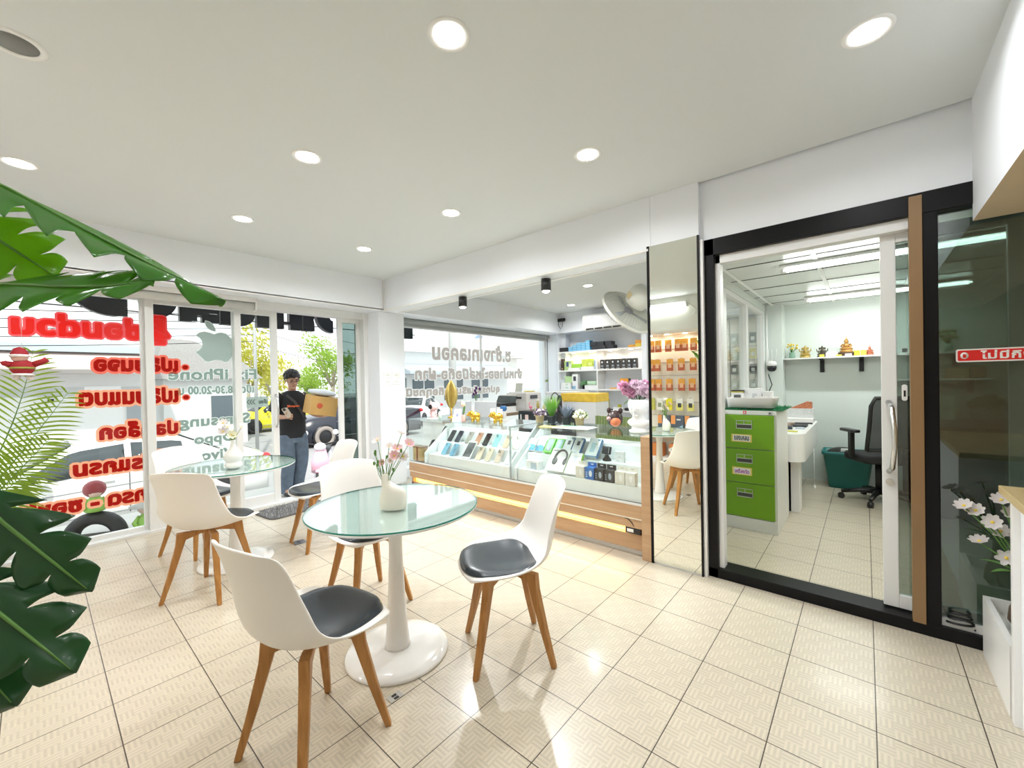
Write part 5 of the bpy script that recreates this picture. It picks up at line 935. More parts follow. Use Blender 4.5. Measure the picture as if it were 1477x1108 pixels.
def filmmat(name, col, tl=.85):
    m = mat(name, col, .5, var=.01); N, L = nodes_of(m); b = N['Principled BSDF']; s = N.new('ShaderNodeBsdfTranslucent'); s.inputs['Color'].default_value = col + (1,); mx = N.new('ShaderNodeMixShader'); mx.inputs['Fac'].default_value = tl
    L.new(b.outputs[0], mx.inputs[1]); L.new(s.outputs[0], mx.inputs[2]); L.new(mx.outputs[0], N['Material Output'].inputs['Surface']); return m
F_RED = filmmat('film_red', srgb(245, 28, 20)); F_PINK = filmmat('film_rose', srgb(250, 90, 96)); F_DRED = filmmat('film_dark_red', srgb(168, 12, 8)); F_PEACH = filmmat('film_peach', srgb(252, 172, 136)); F_SALM = filmmat('film_salmon', srgb(252, 120, 100)); F_GREY = filmmat('film_grey_green', srgb(174, 186, 179)); F_LET = filmmat('film_letter_grey', srgb(146, 163, 154)); F_DGREY = filmmat('film_dark_grey', srgb(120, 132, 126)); F_GRO = filmmat('film_pale_rim', srgb(240, 244, 242)); F_TAUPE = filmmat('film_taupe', srgb(184, 172, 166)); F_TPO = filmmat('film_pale_taupe', srgb(240, 237, 235)); F_WHITE = filmmat('film_white', srgb(235, 238, 236))
sticker('window_lettering', 'biggest bright red lettering line, topmost on the front glass, beside the phone icon', 'ซ่อมด่วน', -.90, -.135, 1.745, 1.935, F_RED, F_PINK, .010, .016)
sticker('window_lettering', 'dark red lettering line with a bullet, directly under the biggest red line', 'เปลี่ยนจอ', -.459, .116, 1.457, 1.615, F_DRED, F_SALM, .008, .020)
sticker('window_lettering', 'second bulleted dark red lettering line, at the height of the toy figure feet', 'เปลี่ยนแบต', -.55, .11, 1.165, 1.335, F_DRED, F_PEACH, .008, .020)
sticker('window_lettering', 'red lettering line just above the roof of the white car', 'ปลดล็อก', -.435, .103, .865, 1.02, F_DRED, F_PEACH, .008, .020)
sticker('window_lettering', 'red lettering line across the side windows of the white car', 'โปรแกรม', -.595, .0, .575, .725, F_DRED, F_PEACH, .008, .020)
sticker('window_lettering', 'lowest and longest red lettering line, across the car door above the tyre', 'อัพเกรด - ซอฟแวร์', -1.08, .12, .285, .425, F_DRED, F_PEACH, .008, .020)
for z, y, lb in ((1.503, .168, 'round red bullet at the start of the upper bulleted line'), (1.212, .168, 'round red bullet at the start of the lower bulleted line')):
    cutout('bullet_sticker', lb, 'window lettering', [[(y + .024 * math.cos(a), z + .022 * math.sin(a)) for a in [2 * PI * k / 24 for k in range(24)]]], F_DRED, F_SALM, .011)
t = cutout('phone_icon_sticker', 'red icon of a phone and a tool, at the end of the biggest red line', 'window decal', [rrect(.15, .27, .022, 4, -.045, 1.845), [(.0, 1.90), (.05, 1.815), (.062, 1.795), (.05, 1.772), (.0, 1.78)]], F_RED, F_PINK, .012)
fx = lambda y, z: V((DX + .003, y, z)); mb = MB()
for pl in ([(-.10, 1.955), (-.10, 1.948), (.01, 1.948), (.01, 1.955)], [(-.115, 1.765), (-.115, 1.758), (.03, 1.758), (.03, 1.765)], [(.012, 1.95), (.012, 1.83), (.018, 1.83), (.018, 1.95)], [(-.10, 1.865), (-.094, 1.875), (.04, 1.80), (.034, 1.79)], [(-.09, 1.90), (-.086, 1.91), (-.04, 1.895), (-.044, 1.885)]): mb.add([fx(*p) for p in pl], [tuple(range(len(pl)))])
mb.add([fx(-.045 + .013 * math.cos(2 * PI * k / 16), 1.733 + .013 * math.sin(2 * PI * k / 16)) for k in range(16)], [tuple(range(16))]); mb.build('icon_lines', F_PINK, t, weld=False)
ap = [(0, .93), (.16, .975), (.36, 1), (.62, .97), (.84, .84), (.97, .64), (1, .50), (.96, .32), (.84, .14), (.68, .03), (.52, 0), (.34, .04), (.12, .075), (-.1, .05), (-.3, .005), (-.46, .01), (-.62, .10), (-.80, .22), (-.95, .32), (-.78, .38), (-.66, .47), (-.61, .58), (-.64, .70), (-.76, .80), (-.93, .86), (-.76, .955), (-.5, 1), (-.22, .97)]
def applepoly(g): return [(.41 + .165 * u * g, 1.71 + .30 * (v - .5) * g) for u, v in ap]
def leafpoly(g): return [(.378 + g * p[0], 1.925 + g * p[1]) for p in ((.042, -.055), (.036, -.02), (.02, .012), (-.006, .035), (-.04, .045), (-.043, .02), (-.034, -.01), (-.012, -.036), (.015, -.05))]
cutout('fruit_decal', 'big grey green apple shaped decal with a bite, above the grey lettering', 'window decal', [applepoly(1), leafpoly(1)], F_GREY, F_GRO, .006)
for body, y0, y1, z0, z1, lb, o in (('Fix iPhone', .035, .783, 1.377, 1.495, 'large grey lettering line directly under the apple shaped decal', .04), ('เปิด 08.30-20.00 น.', .086, .755, 1.235, 1.325, 'small grey opening hours line on the front glass', .03), ('Samsung', .109, .71, .885, 1.03, 'grey lettering line starting in front of the yellow car', .04), ('Oppo', .222, .575, .715, .845, 'short grey lettering line above the white gourd vase', .04), ('Vivo', .271, .565, .575, .68, 'lowest grey lettering line, beside the white gourd vase', .04)): sticker('window_lettering', lb, body, y0, y1, z0, z1, F_LET, F_GRO, o * .1, .007, dx=-.003)
t = thing('slide_sticker', 'small grey sticker with chevrons on the sliding door glass', 'window sticker', (0, 0, 0)); MB().add([V((DX - .001, y, z)) for y, z in ((.678, 1.078), (.888, 1.078), (.888, 1.192), (.678, 1.192))], [(0, 1, 2, 3)]).build('panel', F_GREY, t); fit_text('เลื่อน', fac(.838, 1.14, DX), .08, .05, .002).build('lettering', F_DGREY, t); mb = MB()
for k in range(3):
    y = .765 - .026 * k; mb.add([V((DX, *p)) for p in ((y, 1.165), (y - .012, 1.165), (y - .034, 1.137), (y - .022, 1.137))], [(0, 1, 2, 3)]); mb.add([V((DX, *p)) for p in ((y - .022, 1.137), (y - .034, 1.137), (y - .012, 1.11), (y, 1.11))], [(0, 1, 2, 3)])
mb.build('chevrons', F_DGREY, t, weld=False)
for body, y0, y1, z0, z1, lb in (('ช.ช้างเทเลคอม', 3.165, 5.0, 1.65, 1.94, 'biggest taupe lettering line on the display window'), ('จำหน่ายอะไหล่มือถือ-ฝาก', 2.84, 5.32, 1.345, 1.55, 'middle taupe lettering line on the display window'), ('อุปกรณ์เสริมมือถือทุกชนิด', 2.555, 4.675, 1.07, 1.235, 'lowest taupe lettering line on the display window')): sticker('window_lettering', lb, body, y0, y1, z0, z1, F_TAUPE, F_TPO, .009, .014)
# big letters of the shop sign hung outside above the glass, seen from behind
M_SIGN = mat('sign_letter_black', (.012, .016, .025), .4, var=.1)
def arc(cy, cz, ry, rz_, a0, a1, n=10): return [(cy + ry * math.cos(math.radians(a0 + (a1 - a0) * k / n)), cz + rz_ * math.sin(math.radians(a0 + (a1 - a0) * k / n))) for k in range(n + 1)]
T_ = 2.62
LET = [('leftmost, its round bottom under the long leaf', [(-.62, T_)] + arc(-.30, 2.30, .32, .32, 180, 270, 10) + [(-.204, 1.985), (-.204, T_)]), ('second, round bottomed, above the phone icon', [(-.13, T_)] + arc(.02, 2.20, .15, .20, 180, 360, 16) + [(.17, T_)]), ('third, square with a notch, above the apple decal', [(.18, T_), (.18, 1.98), (.325, 1.985), (.325, 2.055), (.366, 2.055), (.366, 1.985), (.517, 1.985), (.517, T_)]), ('fourth, round at one end, behind the door edge', [(.528, T_), (.528, 1.978)] + arc(.72, 2.12, .14, .142, 270, 360, 8) + [(.86, T_)]), ('fifth, notched with a slot, above the door opening', [(.878, T_), (.878, 1.978), (1.164, 1.98), (1.164, 2.04), (1.236, 2.04), (1.236, 1.978), (1.372, 1.978), (1.372, T_), (1.225, T_), (1.225, 2.07), (1.165, 2.07), (1.165, T_)]), ('sixth, plain square one in the door opening', [(1.388, T_), (1.388, 1.977), (1.522, 1.98), (1.522, 2.08), (1.512, 2.12), (1.522, 2.16), (1.522, T_)]), ('seventh, round with a hole, beside the green pane', [(1.55, T_)] + arc(1.76, 2.18, .21, .205, 180, 270, 8) + arc(1.76, 2.20, .05, .07, 270, 90, 8) + [(1.76, T_)]), ('rightmost, seen in the corner of the display window', [(2.66, 2.26)] + arc(2.80, 2.12, .14, .14, 180, 270, 8) + [(3.0, 1.98), (3.0, 2.26)])]
for lb, poly in LET:
    tag(MB().prism(poly, -3.84, -3.76, 'x').build('sign_letter', M_SIGN), 'big black sign letter outside, ' + lb, 'sign letter', 'shop sign letters')
tag(MB().cyl((-3.847, -1.3, 2.05), (-3.847, 3.1, 2.05), .006, n=8).cyl((-3.847, -1.3, 2.30), (-3.847, 3.1, 2.30), .006, n=8).build('sign_rail', M_BLACK), 'thin black rods carrying the big sign letters outside the glass', 'sign rail')
# rolled blind over the front glass and a doormat
t = thing('front_blind', 'rolled grey white blind under the front header, over the lettered panes', 'window blind', (0, 0, 0)); MB().cyl((-3.33, -1.6, 2.135), (-3.33, .72, 2.135), .036, n=20).build('roll', mat('blind_pale', (.70, .70, .66), .6), t); B(-3.385, -1.6, 2.17, -3.28, .72, 2.216).build('cassette', M_WHITE, t); B(-3.38, .715, 2.09, -3.28, .73, 2.21).build('end_cap', M_WHITE, t)
t = thing('doormat', 'shaggy grey doormat with rounded corners inside the open door', 'doormat', (-3.12, .97, 0), 0.12); MB().prism(rrect(.42, .62, .08, 5), 0, .012).build('backing', mat('mat_back', (.12, .12, .12), .9), t); r = random.Random(4); mb = MB()
for _ in range(1500):
    x, y = r.uniform(-.205, .205), r.uniform(-.305, .305)
    if abs(x) > .15 and abs(y) > .25: continue
    a = r.uniform(0, 6.28); dx, dy = .012 * math.cos(a), .012 * math.sin(a); mb.add([(x - dy * .25, y + dx * .25, .01), (x + dy * .25, y - dx * .25, .01), (x + dx, y + dy, .028 + r.uniform(0, .012))], [(0, 1, 2)])
mb.build('pile', mat('mat_pile', (.42, .42, .43), .95, var=.5, vscale=60), t, weld=False)
# red toy figure hanging on a thread
t = thing('hanging_toy', 'red and white hanging plush figure with a pointed hat before the palm and front glass', 'ornament', (-2.75, -.838, 1.463)); t.scale = (.885, .885, .885); TR = mat('toy_red', (.35, .012, .02), .7); TW = mat('toy_white', (.8, .74, .72), .8); MB().sph((0, 0, 0), (.05, .065, .06)).build('body', TR, t); MB().lathe([(.05, -.055), (.068, -.062), (.05, -.045)], 18).build('hem', TW, t); MB().sph((0, -.012, .075), (.04, .044, .04)).build('head', mat('toy_face', (.7, .45, .38), .6), t); MB().lathe([(.048, .085), (.046, .105), (.03, .14), (.0001, .155)], 18, (0, -.012, 0)).build('hat', TR, t); MB().lathe([(.046, .075), (.054, .085), (.046, .098)], 18, (0, -.012, 0)).build('hat_brim', TW, t)
MB().tube([(0, .05, .02), (.0, .10, .045), (0, .125, .065)], [.024, .02, .022], 10).build('arm', TR, t); MB().tube([(0, -.05, .02), (0, -.085, .03), (0, -.09, .045)], [.024, .02, .018], 10).build('arm', TR, t)
for s in (-.025, .03): MB().tube([(0, s, -.05), (0, s * 1.4, -.095)], [.02, .018], 10).build('leg', TW, t)
MB().lathe([(.051, -.012), (.057, -.004), (.051, .004)], 18, sy=1.22).build('belt', mat('toy_belt', (.3, .3, .05), .5), t); MB().cyl((0, 0, .15), (0, 0, 1.267), .0012, n=5).build('thread', TW, t)
# ================================================================ accessory wall opposite the mirror
t = thing('accessory_wall', 'cream pegboard display wall with a lamp ledge, seen in the mirror', 'display wall', (0, 0, 0)); B(-2.2, -1.72, .30, -.05, -1.70, 2.0).build('board', M_PEG, t); B(-2.25, -1.72, 1.985, 0, -1.45, 2.03).build('ledge', mat('ledge_warm', (.82, .74, .66), .5), t); 
for k in range(7): B(-2.2, -1.702, .50 + .21 * k, -.05, -1.692, .51 + .21 * k).build('rail', mat('rail_grey', (0, 0, 0)), t)
for x in (-1.95, -1.68, -1.40, -1.132, -.868, -.593, -.33): MB().lathe([(.0001, -.003), (.03, -.003), (.036, 0)], 20, (x, -1.58, 1.984)).build('ledge_lamp', M_LAMP, t); lamp_light('ledge_glow', t, 0, .8, .05, (1, .8, .55)).location = (x, -1.58, 1.972)
ROWS = [(1.90, [-1.119, -1.007, -.85, -.70, -.60, -.47], 'orange'), (1.60, [-1.124, -1.028, -.83, -.655, -.481], 'orange'), (1.29, [-1.119, -1.012, -.84, -.655, -.5], 'orange'), (.985, [-1.124, -.996, -.85, -.689, -.528], 'mixed')]
RN = ['top', 'second', 'third', 'fourth']
for ri, (z, xs, kd) in enumerate(ROWS):
    for i, x in enumerate(xs):
        if kd == 'orange': c, lo, w_ = (.78, .36, .05), (.48, .11, .045), (.80, .48, .30); nm = 'orange and brown'
        else: c = [(.55, .55, .12), (.82, .82, .78), (.82, .72, .03), (.84, .84, .80), (.84, .84, .80)][i]; lo, w_ = [(None, None), (None, (.3, .32, .2)), (None, (.7, .6, .03)), ((.78, .74, .2), (.06, .06, .06)), ((.78, .74, .2), (.06, .06, .06))][i]; nm = ['olive', 'white', 'bright yellow', 'white and black', 'white and black striped'][i]
        pack((x, -1.60, z), .095, .185, c, '%s pack, %s row of the pegboard in the mirror, %s along' % (nm, RN[ri], ORD[i]), 'packs on the pegboard wall', PI, lo, w_)
for i, (x, c) in enumerate(((-.927, (.09, .12, .17)), (-.72, (.09, .12, .17)), (-.51, (.09, .12, .17)))):
    t = thing('gadget_box', 'large navy box with an orange corner in the lowest pegboard row, %s' % ORD[i], 'box', (x, -1.60, .72), PI, 'navy boxes in the mirror'); B(-.095, -.04, -.26, .095, 0, 0).build('carton', mat('navy_card', c, .4), t); B(.03, -.041, -.13, .096, -.001, 0.001).build('orange_corner', mat('corner_orange', (.85, .35, .12), .4), t); MB().prism([(.05, -.22), (-.08, -.14), (-.08, -.255), (-.04, -.255)], -.0412, -.04, 'y').build('blue_wedge', mat('wedge_blue', (.35, .55, .72), .4), t); B(-.05, -.0412, -.07, .01, -.04, -.05).build('arrow_mark', M_PAPER, t)
t = thing('stock_shelf', 'low white stock shelf with orange boxes under the pegboard wall', 'shelf unit', (-.8, -1.55, 0)); B(-.9, -.15, .42, .9, .12, .44).build('shelf', M_WHITE, t); B(-.9, -.15, 0, .9, .12, .08).build('plinth', M_WHITE, t)
for s in (-.88, .86): B(s, -.15, .08, s + .02, .12, .42).build('side_panel', M_WHITE, t)
for k in range(4): bxthing('stock_box', 'orange box standing in the low stock shelf, %s' % ORD[k], (-1.3 + .28 * k, -1.57, .08), (.18, .14, .2), (.70, .25, .07), group='orange boxes in the stock shelf', panels=[(0, .5, 1, .7, (.1, .1, .1))])
bxthing('lime_note', 'pale lime card standing on the stock shelf in the mirror', (-.86, -1.56, .44), (.14, .02, .10), (.70, .74, .38))
t = thing('batten_lamp', 'bright tube lamp high on the wall, seen in the mirror', 'wall lamp', (-.95, -1.72, 2.44)); B(-.35, 0, -.03, .35, .05, .05).build('batten', M_WHITE, t); B(-.33, .05, -.05, .33, .075, .0).build('tube', mat('tube_glow', (1, 1, 1)), t); MB().tube([(.36, .02, 0), (.42, .01, -.02), (.50, .01, -.12), (.42, .01, -.16)], .006, 6).build('wire', M_WHITE, t)
# ================================================================ plants and table vases
def monstera(parent, base, tip, nrm, W, droop=.25, sag=.1, lobes=5, m=None, gap=.30, seed=0, SW=.26):
    base, tip = V(base), V(tip); y = tip - base; L = y.length; y.normalize(); n = V(nrm); n = (n - y * n.dot(y)).normalized(); x = y.cross(n); r = random.Random(seed); mb = MB()
    def P(u, t):      # u across (-1..1), t along
        w = W * (math.sin(PI * min(1, (t * .93 + .07)) ** .75) ** .6 if t < .93 else math.sin(PI * min(1, (.93 * .93 + .07)) ** .75) ** .6 * (1 - t) / .07)
        sw = SW * L * abs(u) ** 1.5                             # the lobes sweep towards the tip
        return base + y * (L * t + sw * (1 - t)) + x * (u * w) - n * (droop * W * u * u + sag * L * t * t - .04 * W * math.sin(7 * t + 4 * u)) 
    for s in (-1, 1):
        for k in range(lobes):
            t0, t1 = k / lobes, (k + 1) / lobes; tc = (t0 + t1) / 2; hw = (t1 - t0) / 2; rows = []
            g = gap * r.uniform(.7, 1.25) if k < lobes - 2 else .08
            for q in (0, .15, .3, .42, .52, .62, .72, .82, .91, 1.0):
                f = 1 if q < .33 else 1 - g * math.sin(min(1, (q - .33) / .35) * PI / 2)
                if q > .55: f *= max(.03, 1 - ((q - .55) / .45) ** 1.8)
                rows.append([P(s * q, max(0, min(1, tc + e * hw * f))) for e in (-1, -.5, 0, .5, 1)])
            mb.grid(rows)
    lf = mb.build('leaf', m or M_LEAFD, parent, solid=.0016)
    mb = MB(); mb.tube([P(0, t) + n * .002 for t in (0, .25, .5, .75, .97)], [.005, .0045, .004, .003, .001], 6); mb.build('midrib', M_STEM, lf)
    return lf
t = thing('monstera_plant', 'large glossy monstera with split leaves at the edge of the picture', 'plant', (0, 0, 0))
PX, PY = -.16, -1.21
MB().lathe([(.15, 0), (.19, .30), (.20, .32), (.185, .32), (.17, .28), (.0001, .28)], 32, (PX, PY, 0)).build('pot', M_WHITE, t)
MB().tube([(PX, PY, .27), (PX + .02, PY + .03, .7), (PX - .01, PY + .06, 1.2), (PX + .02, PY + .08, 1.6)], [.03, .028, .024, .018], 10).build('stem', mat('stalk_brown', (.16, .13, .06), .7), t)
LB = leafmat('monstera_backlit', (.10, .28, .02), (.42, .70, .04), .3, .55); LM = leafmat('monstera_mid', (.055, .20, .03), (.28, .58, .04), .25, .45)  # lighter copies of the leaf green, with backlight on the upper leaves painted in
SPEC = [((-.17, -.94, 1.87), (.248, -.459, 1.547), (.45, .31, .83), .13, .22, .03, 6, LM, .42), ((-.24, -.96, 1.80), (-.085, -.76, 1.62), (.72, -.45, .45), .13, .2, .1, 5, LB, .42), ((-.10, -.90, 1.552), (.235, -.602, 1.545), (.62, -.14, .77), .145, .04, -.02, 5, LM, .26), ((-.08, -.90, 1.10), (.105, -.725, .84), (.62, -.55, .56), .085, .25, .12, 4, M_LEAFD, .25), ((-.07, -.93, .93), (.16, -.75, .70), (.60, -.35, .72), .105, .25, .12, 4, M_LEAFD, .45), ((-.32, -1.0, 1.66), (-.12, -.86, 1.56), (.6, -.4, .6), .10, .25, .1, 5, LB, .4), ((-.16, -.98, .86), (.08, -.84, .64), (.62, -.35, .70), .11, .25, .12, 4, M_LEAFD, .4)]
for i, (b, tp, nr, W_, dr, sg, lo, m_, gp) in enumerate(SPEC):
    monstera(t, b, tp, nr, W_, dr, sg, lo, m_, gp, seed=i); z0 = min(1.55, b[2] - .12); MB().tube([(PX, PY + .05, z0), ((PX + b[0]) / 2, (PY + b[1]) / 2, max(z0, b[2]) + .02), b], [.011, .008, .006], 7).build('leaf_stalk', M_STEM, t)
# areca palm inside the front glass
t = thing('areca_palm', 'feathery green palm in a white pot against the front glass', 'plant', (-3.05, -1.22, 0))
MB().lathe([(.13, 0), (.19, .06), (.21, .18), (.19, .30), (.165, .33), (.15, .30), (.0001, .29)], 32).build('pot', M_WHITE, t)
def frond(mid, tip, n=26, L=.25, seed=0, start=.30, face=(1, .25, .35)):
    r = random.Random(seed); tip = V(tip); p0 = V((0, 0, .28)); p1 = (V(mid) - p0 * .25 - tip * .25) * 2; pts = [p0 * (1 - s) ** 2 + p1 * (2 * s * (1 - s)) + tip * s * s for s in [k / 20 for k in range(21)]]
    st = MB().tube(pts, [.008 * (1 - .85 * k / 20) for k in range(21)], 6).build('frond_stem', M_STEM, t); mb = MB(); fc = V(face).normalized()
    for k in range(n):
        s = start + (1 - start) * (k + .5) / n; i = min(19, int(s * 20)); f = s * 20 - i; p = pts[i].lerp(pts[i + 1], f); d = (pts[i + 1] - pts[i]).normalized(); sd = d.cross(fc).normalized(); up = sd.cross(d)
        for q in (-1, 1):
            l = L * math.sin(PI * (.22 + .68 * (s - start) / (1 - start))) * r.uniform(.9, 1.1); v = (sd * q * .8 + d * .6 + up * r.uniform(.1, .3)).normalized(); w = d * .0075
            mb.grid([[p + v * (l * a) - V((0, 0, .20 * l * a * a)) + w * (e * (math.sin(PI * (a * .9 + .08)))) for e in (-1, 1)] for a in (0, .2, .4, .6, .8, 1)])
    mb.build('leaflets', M_PALM, st, weld=False)
for i, (md, tp) in enumerate((((0, .27, .715), (.05, .60, 1.30)), ((.0, .28, .93), (.0, .43, 1.60)), ((.1, .25, .62), (.24, .50, .98)), ((.12, -.1, .8), (.3, -.2, 1.4)), ((.1, .18, .52), (.25, .38, .74)))): frond(md, tp, seed=i)
# near table vase
t = thing('heel_vase', 'cream ceramic vase with an off centre neck on the near glass table', 'vase', (-.205, .30, .7215), math.atan2(.67, .74)); rows = []
for z, c, a, b in ((0, 0, .055, .030), (.004, 0, .061, .034), (.03, 0, .0635, .037), (.06, .001, .0625, .038), (.082, .002, .057, .036), (.098, -.004, .047, .032), (.110, -.016, .034, .027), (.122, -.028, .024, .022), (.138, -.034, .0185, .0185), (.165, -.036, .0165, .0165), (.168, -.036, .0145, .0145), (.15, -.036, .013, .013)): rows.append([V((c + a * math.cos(2 * PI * k / 32), b * math.sin(2 * PI * k / 32), z)) for k in range(32)])
mb = MB().grid(rows, closed=True); mb.f += [list(range(32))[::-1], list(range(len(rows) * 32 - 32, len(rows) * 32))]; mb.m += [0, 0]; mb.sm += [False, False]; mb.build('vase_body', mat('cream_glaze', (.80, .77, .68), .4, var=.015), t)
t = thing('cosmos_bunch', 'thin bunch of pale pink cosmos in the cream vase', 'flowers', (-.232, .276, .80), math.atan2(.67, .74)); r = random.Random(12)
for k, (x, y, z, d, big) in enumerate(((-.03, 0, .245, (-.4, -.5, .7), 1), (.045, .0, .17, (.3, -.7, .5), 1), (.085, .01, .165, (.2, -.9, .2), 1), (.115, .0, .225, (.5, -.5, .7), 1), (.02, .01, .215, (.0, -.6, .8), 0), (.055, .02, .20, (.2, -.4, .8), 1), (.03, -.01, .15, (0, -.9, .3), 0), (-.01, .0, .14, (-.3, -.8, .3), 0), (.075, .03, .27, (.3, .2, .9), 1))):
    MB().tube([(0, 0, .0), (x * .35, y * .4, z * .45), (x, y, z)], .0016, 5).build('stem', M_STEM, t); flower(t, (x, y, z), .026 if big else .018, 8, d, M_PETAL if k % 2 else M_PETALW, M_YEL)
for k in range(10): a = r.uniform(-.05, .08); z = r.uniform(.10, .2); MB().tube([(0, 0, .03), (a * .5, r.uniform(-.02, .02), z * .6), (a, r.uniform(-.03, .03), z)], .0014, 4).sph((a, 0, z), (.006, .003, .010), 6, 5).build('leaf_sprig', M_STEM, t)
# far table vase
t = thing('gourd_vase', 'white gourd shaped vase with pale flowers on the far glass table', 'vase', (-1.97, .135, .7215)); MB().lathe([(.032, 0), (.046, .008), (.056, .025), (.050, .042), (.044, .048), (.052, .058), (.062, .085), (.056, .11), (.034, .135), (.018, .16), (.014, .19), (.018, .205), (.012, .205), (.010, .18)], 32).build('vase_body', mat('white_glaze', (.82, .82, .80), .2), t)
t = thing('pale_bunch', 'few pale pink and yellow flowers in the white gourd vase', 'flowers', (-1.97, .135, .90))
for k, (x, y, z, d) in enumerate(((-.01, -.055, .15, (.6, -.5, .6)), (.0, -.06, .09, (.7, -.3, .4)), (.01, -.01, .065, (.9, 0, .3)), (.0, .055, .11, (.6, .5, .5)), (-.01, -.03, .12, (.5, 0, .8)))): MB().tube([(0, 0, 0), (x * .5, y * .4, z * .5), (x, y, z)], .0018, 5).build('stem', M_STEM, t); flower(t, (x, y, z), .034, 7, d, M_PETALW if k != 2 else mat('cream_bud', (0, 0, 0)), M_YEL)
MB().lathe([(.011, .02), (.02, .05), (.016, .06)], 12).build('sepal_cup', mat('olive_leaf', (0, 0, 0)), t)
# ================================================================ the street outside
GZ = -.95
struct(B(-5.05, -6, -1.2, -3.56, 12, -.15).build('pavement', mat('porch_concrete', (.62, .61, .58), .8, var=.08, vscale=6)))
struct(B(-3.62, -1.75, -.155, -3.54, 2.4, 0).build('trim_13', M_WALL))
struct(B(-90, -60, -1.2, -5.05, 90, GZ).build('street', mat('asphalt_grey', (.34, .34, .34), .9, var=.1, vscale=3, bump=.2)))
struct(B(-11.6, -30, GZ, -11.45, 1.2, GZ + .12).build('kerb', mat('kerb_pale', (.6, .6, .58), .8)))
def wheel(parent, c, r, w, ax=1, side=-1):
    """a wheel whose axle lies along local x"""
    o = MB().lathe([(r * .62, -w / 2), (r * .93, -w / 2), (r, -w * .3), (r, w * .3), (r * .93, w / 2), (r * .62, w / 2), (r * .62, -w / 2)], 36).xf(Matrix.Translation(c) @ Matrix.Rotation(PI / 2, 4, 'Y')).build('wheel', M_TYRE, parent)
    m = MB().lathe([(.0001, w * .30), (r * .15, w * .34), (r * .17, w * .2), (r * .55, w * .12), (r * .64, w * .42), (r * .64, -w * .3), (.0001, -w * .3)], 28)
    for k in range(10): a = 2 * PI * k / 10; m.cbx((r * .38 * math.cos(a), r * .38 * math.sin(a), w * .26), (r * .5, r * .09, w * .12), Matrix.Rotation(a, 3, 'Z'))
    m.xf(Matrix.Translation(c) @ Matrix.Rotation(PI / 2 * side * -1, 4, 'Y')).build('rim', mat('wheel_alloy', (.62, .62, .62), .3, .6), o)
    return o
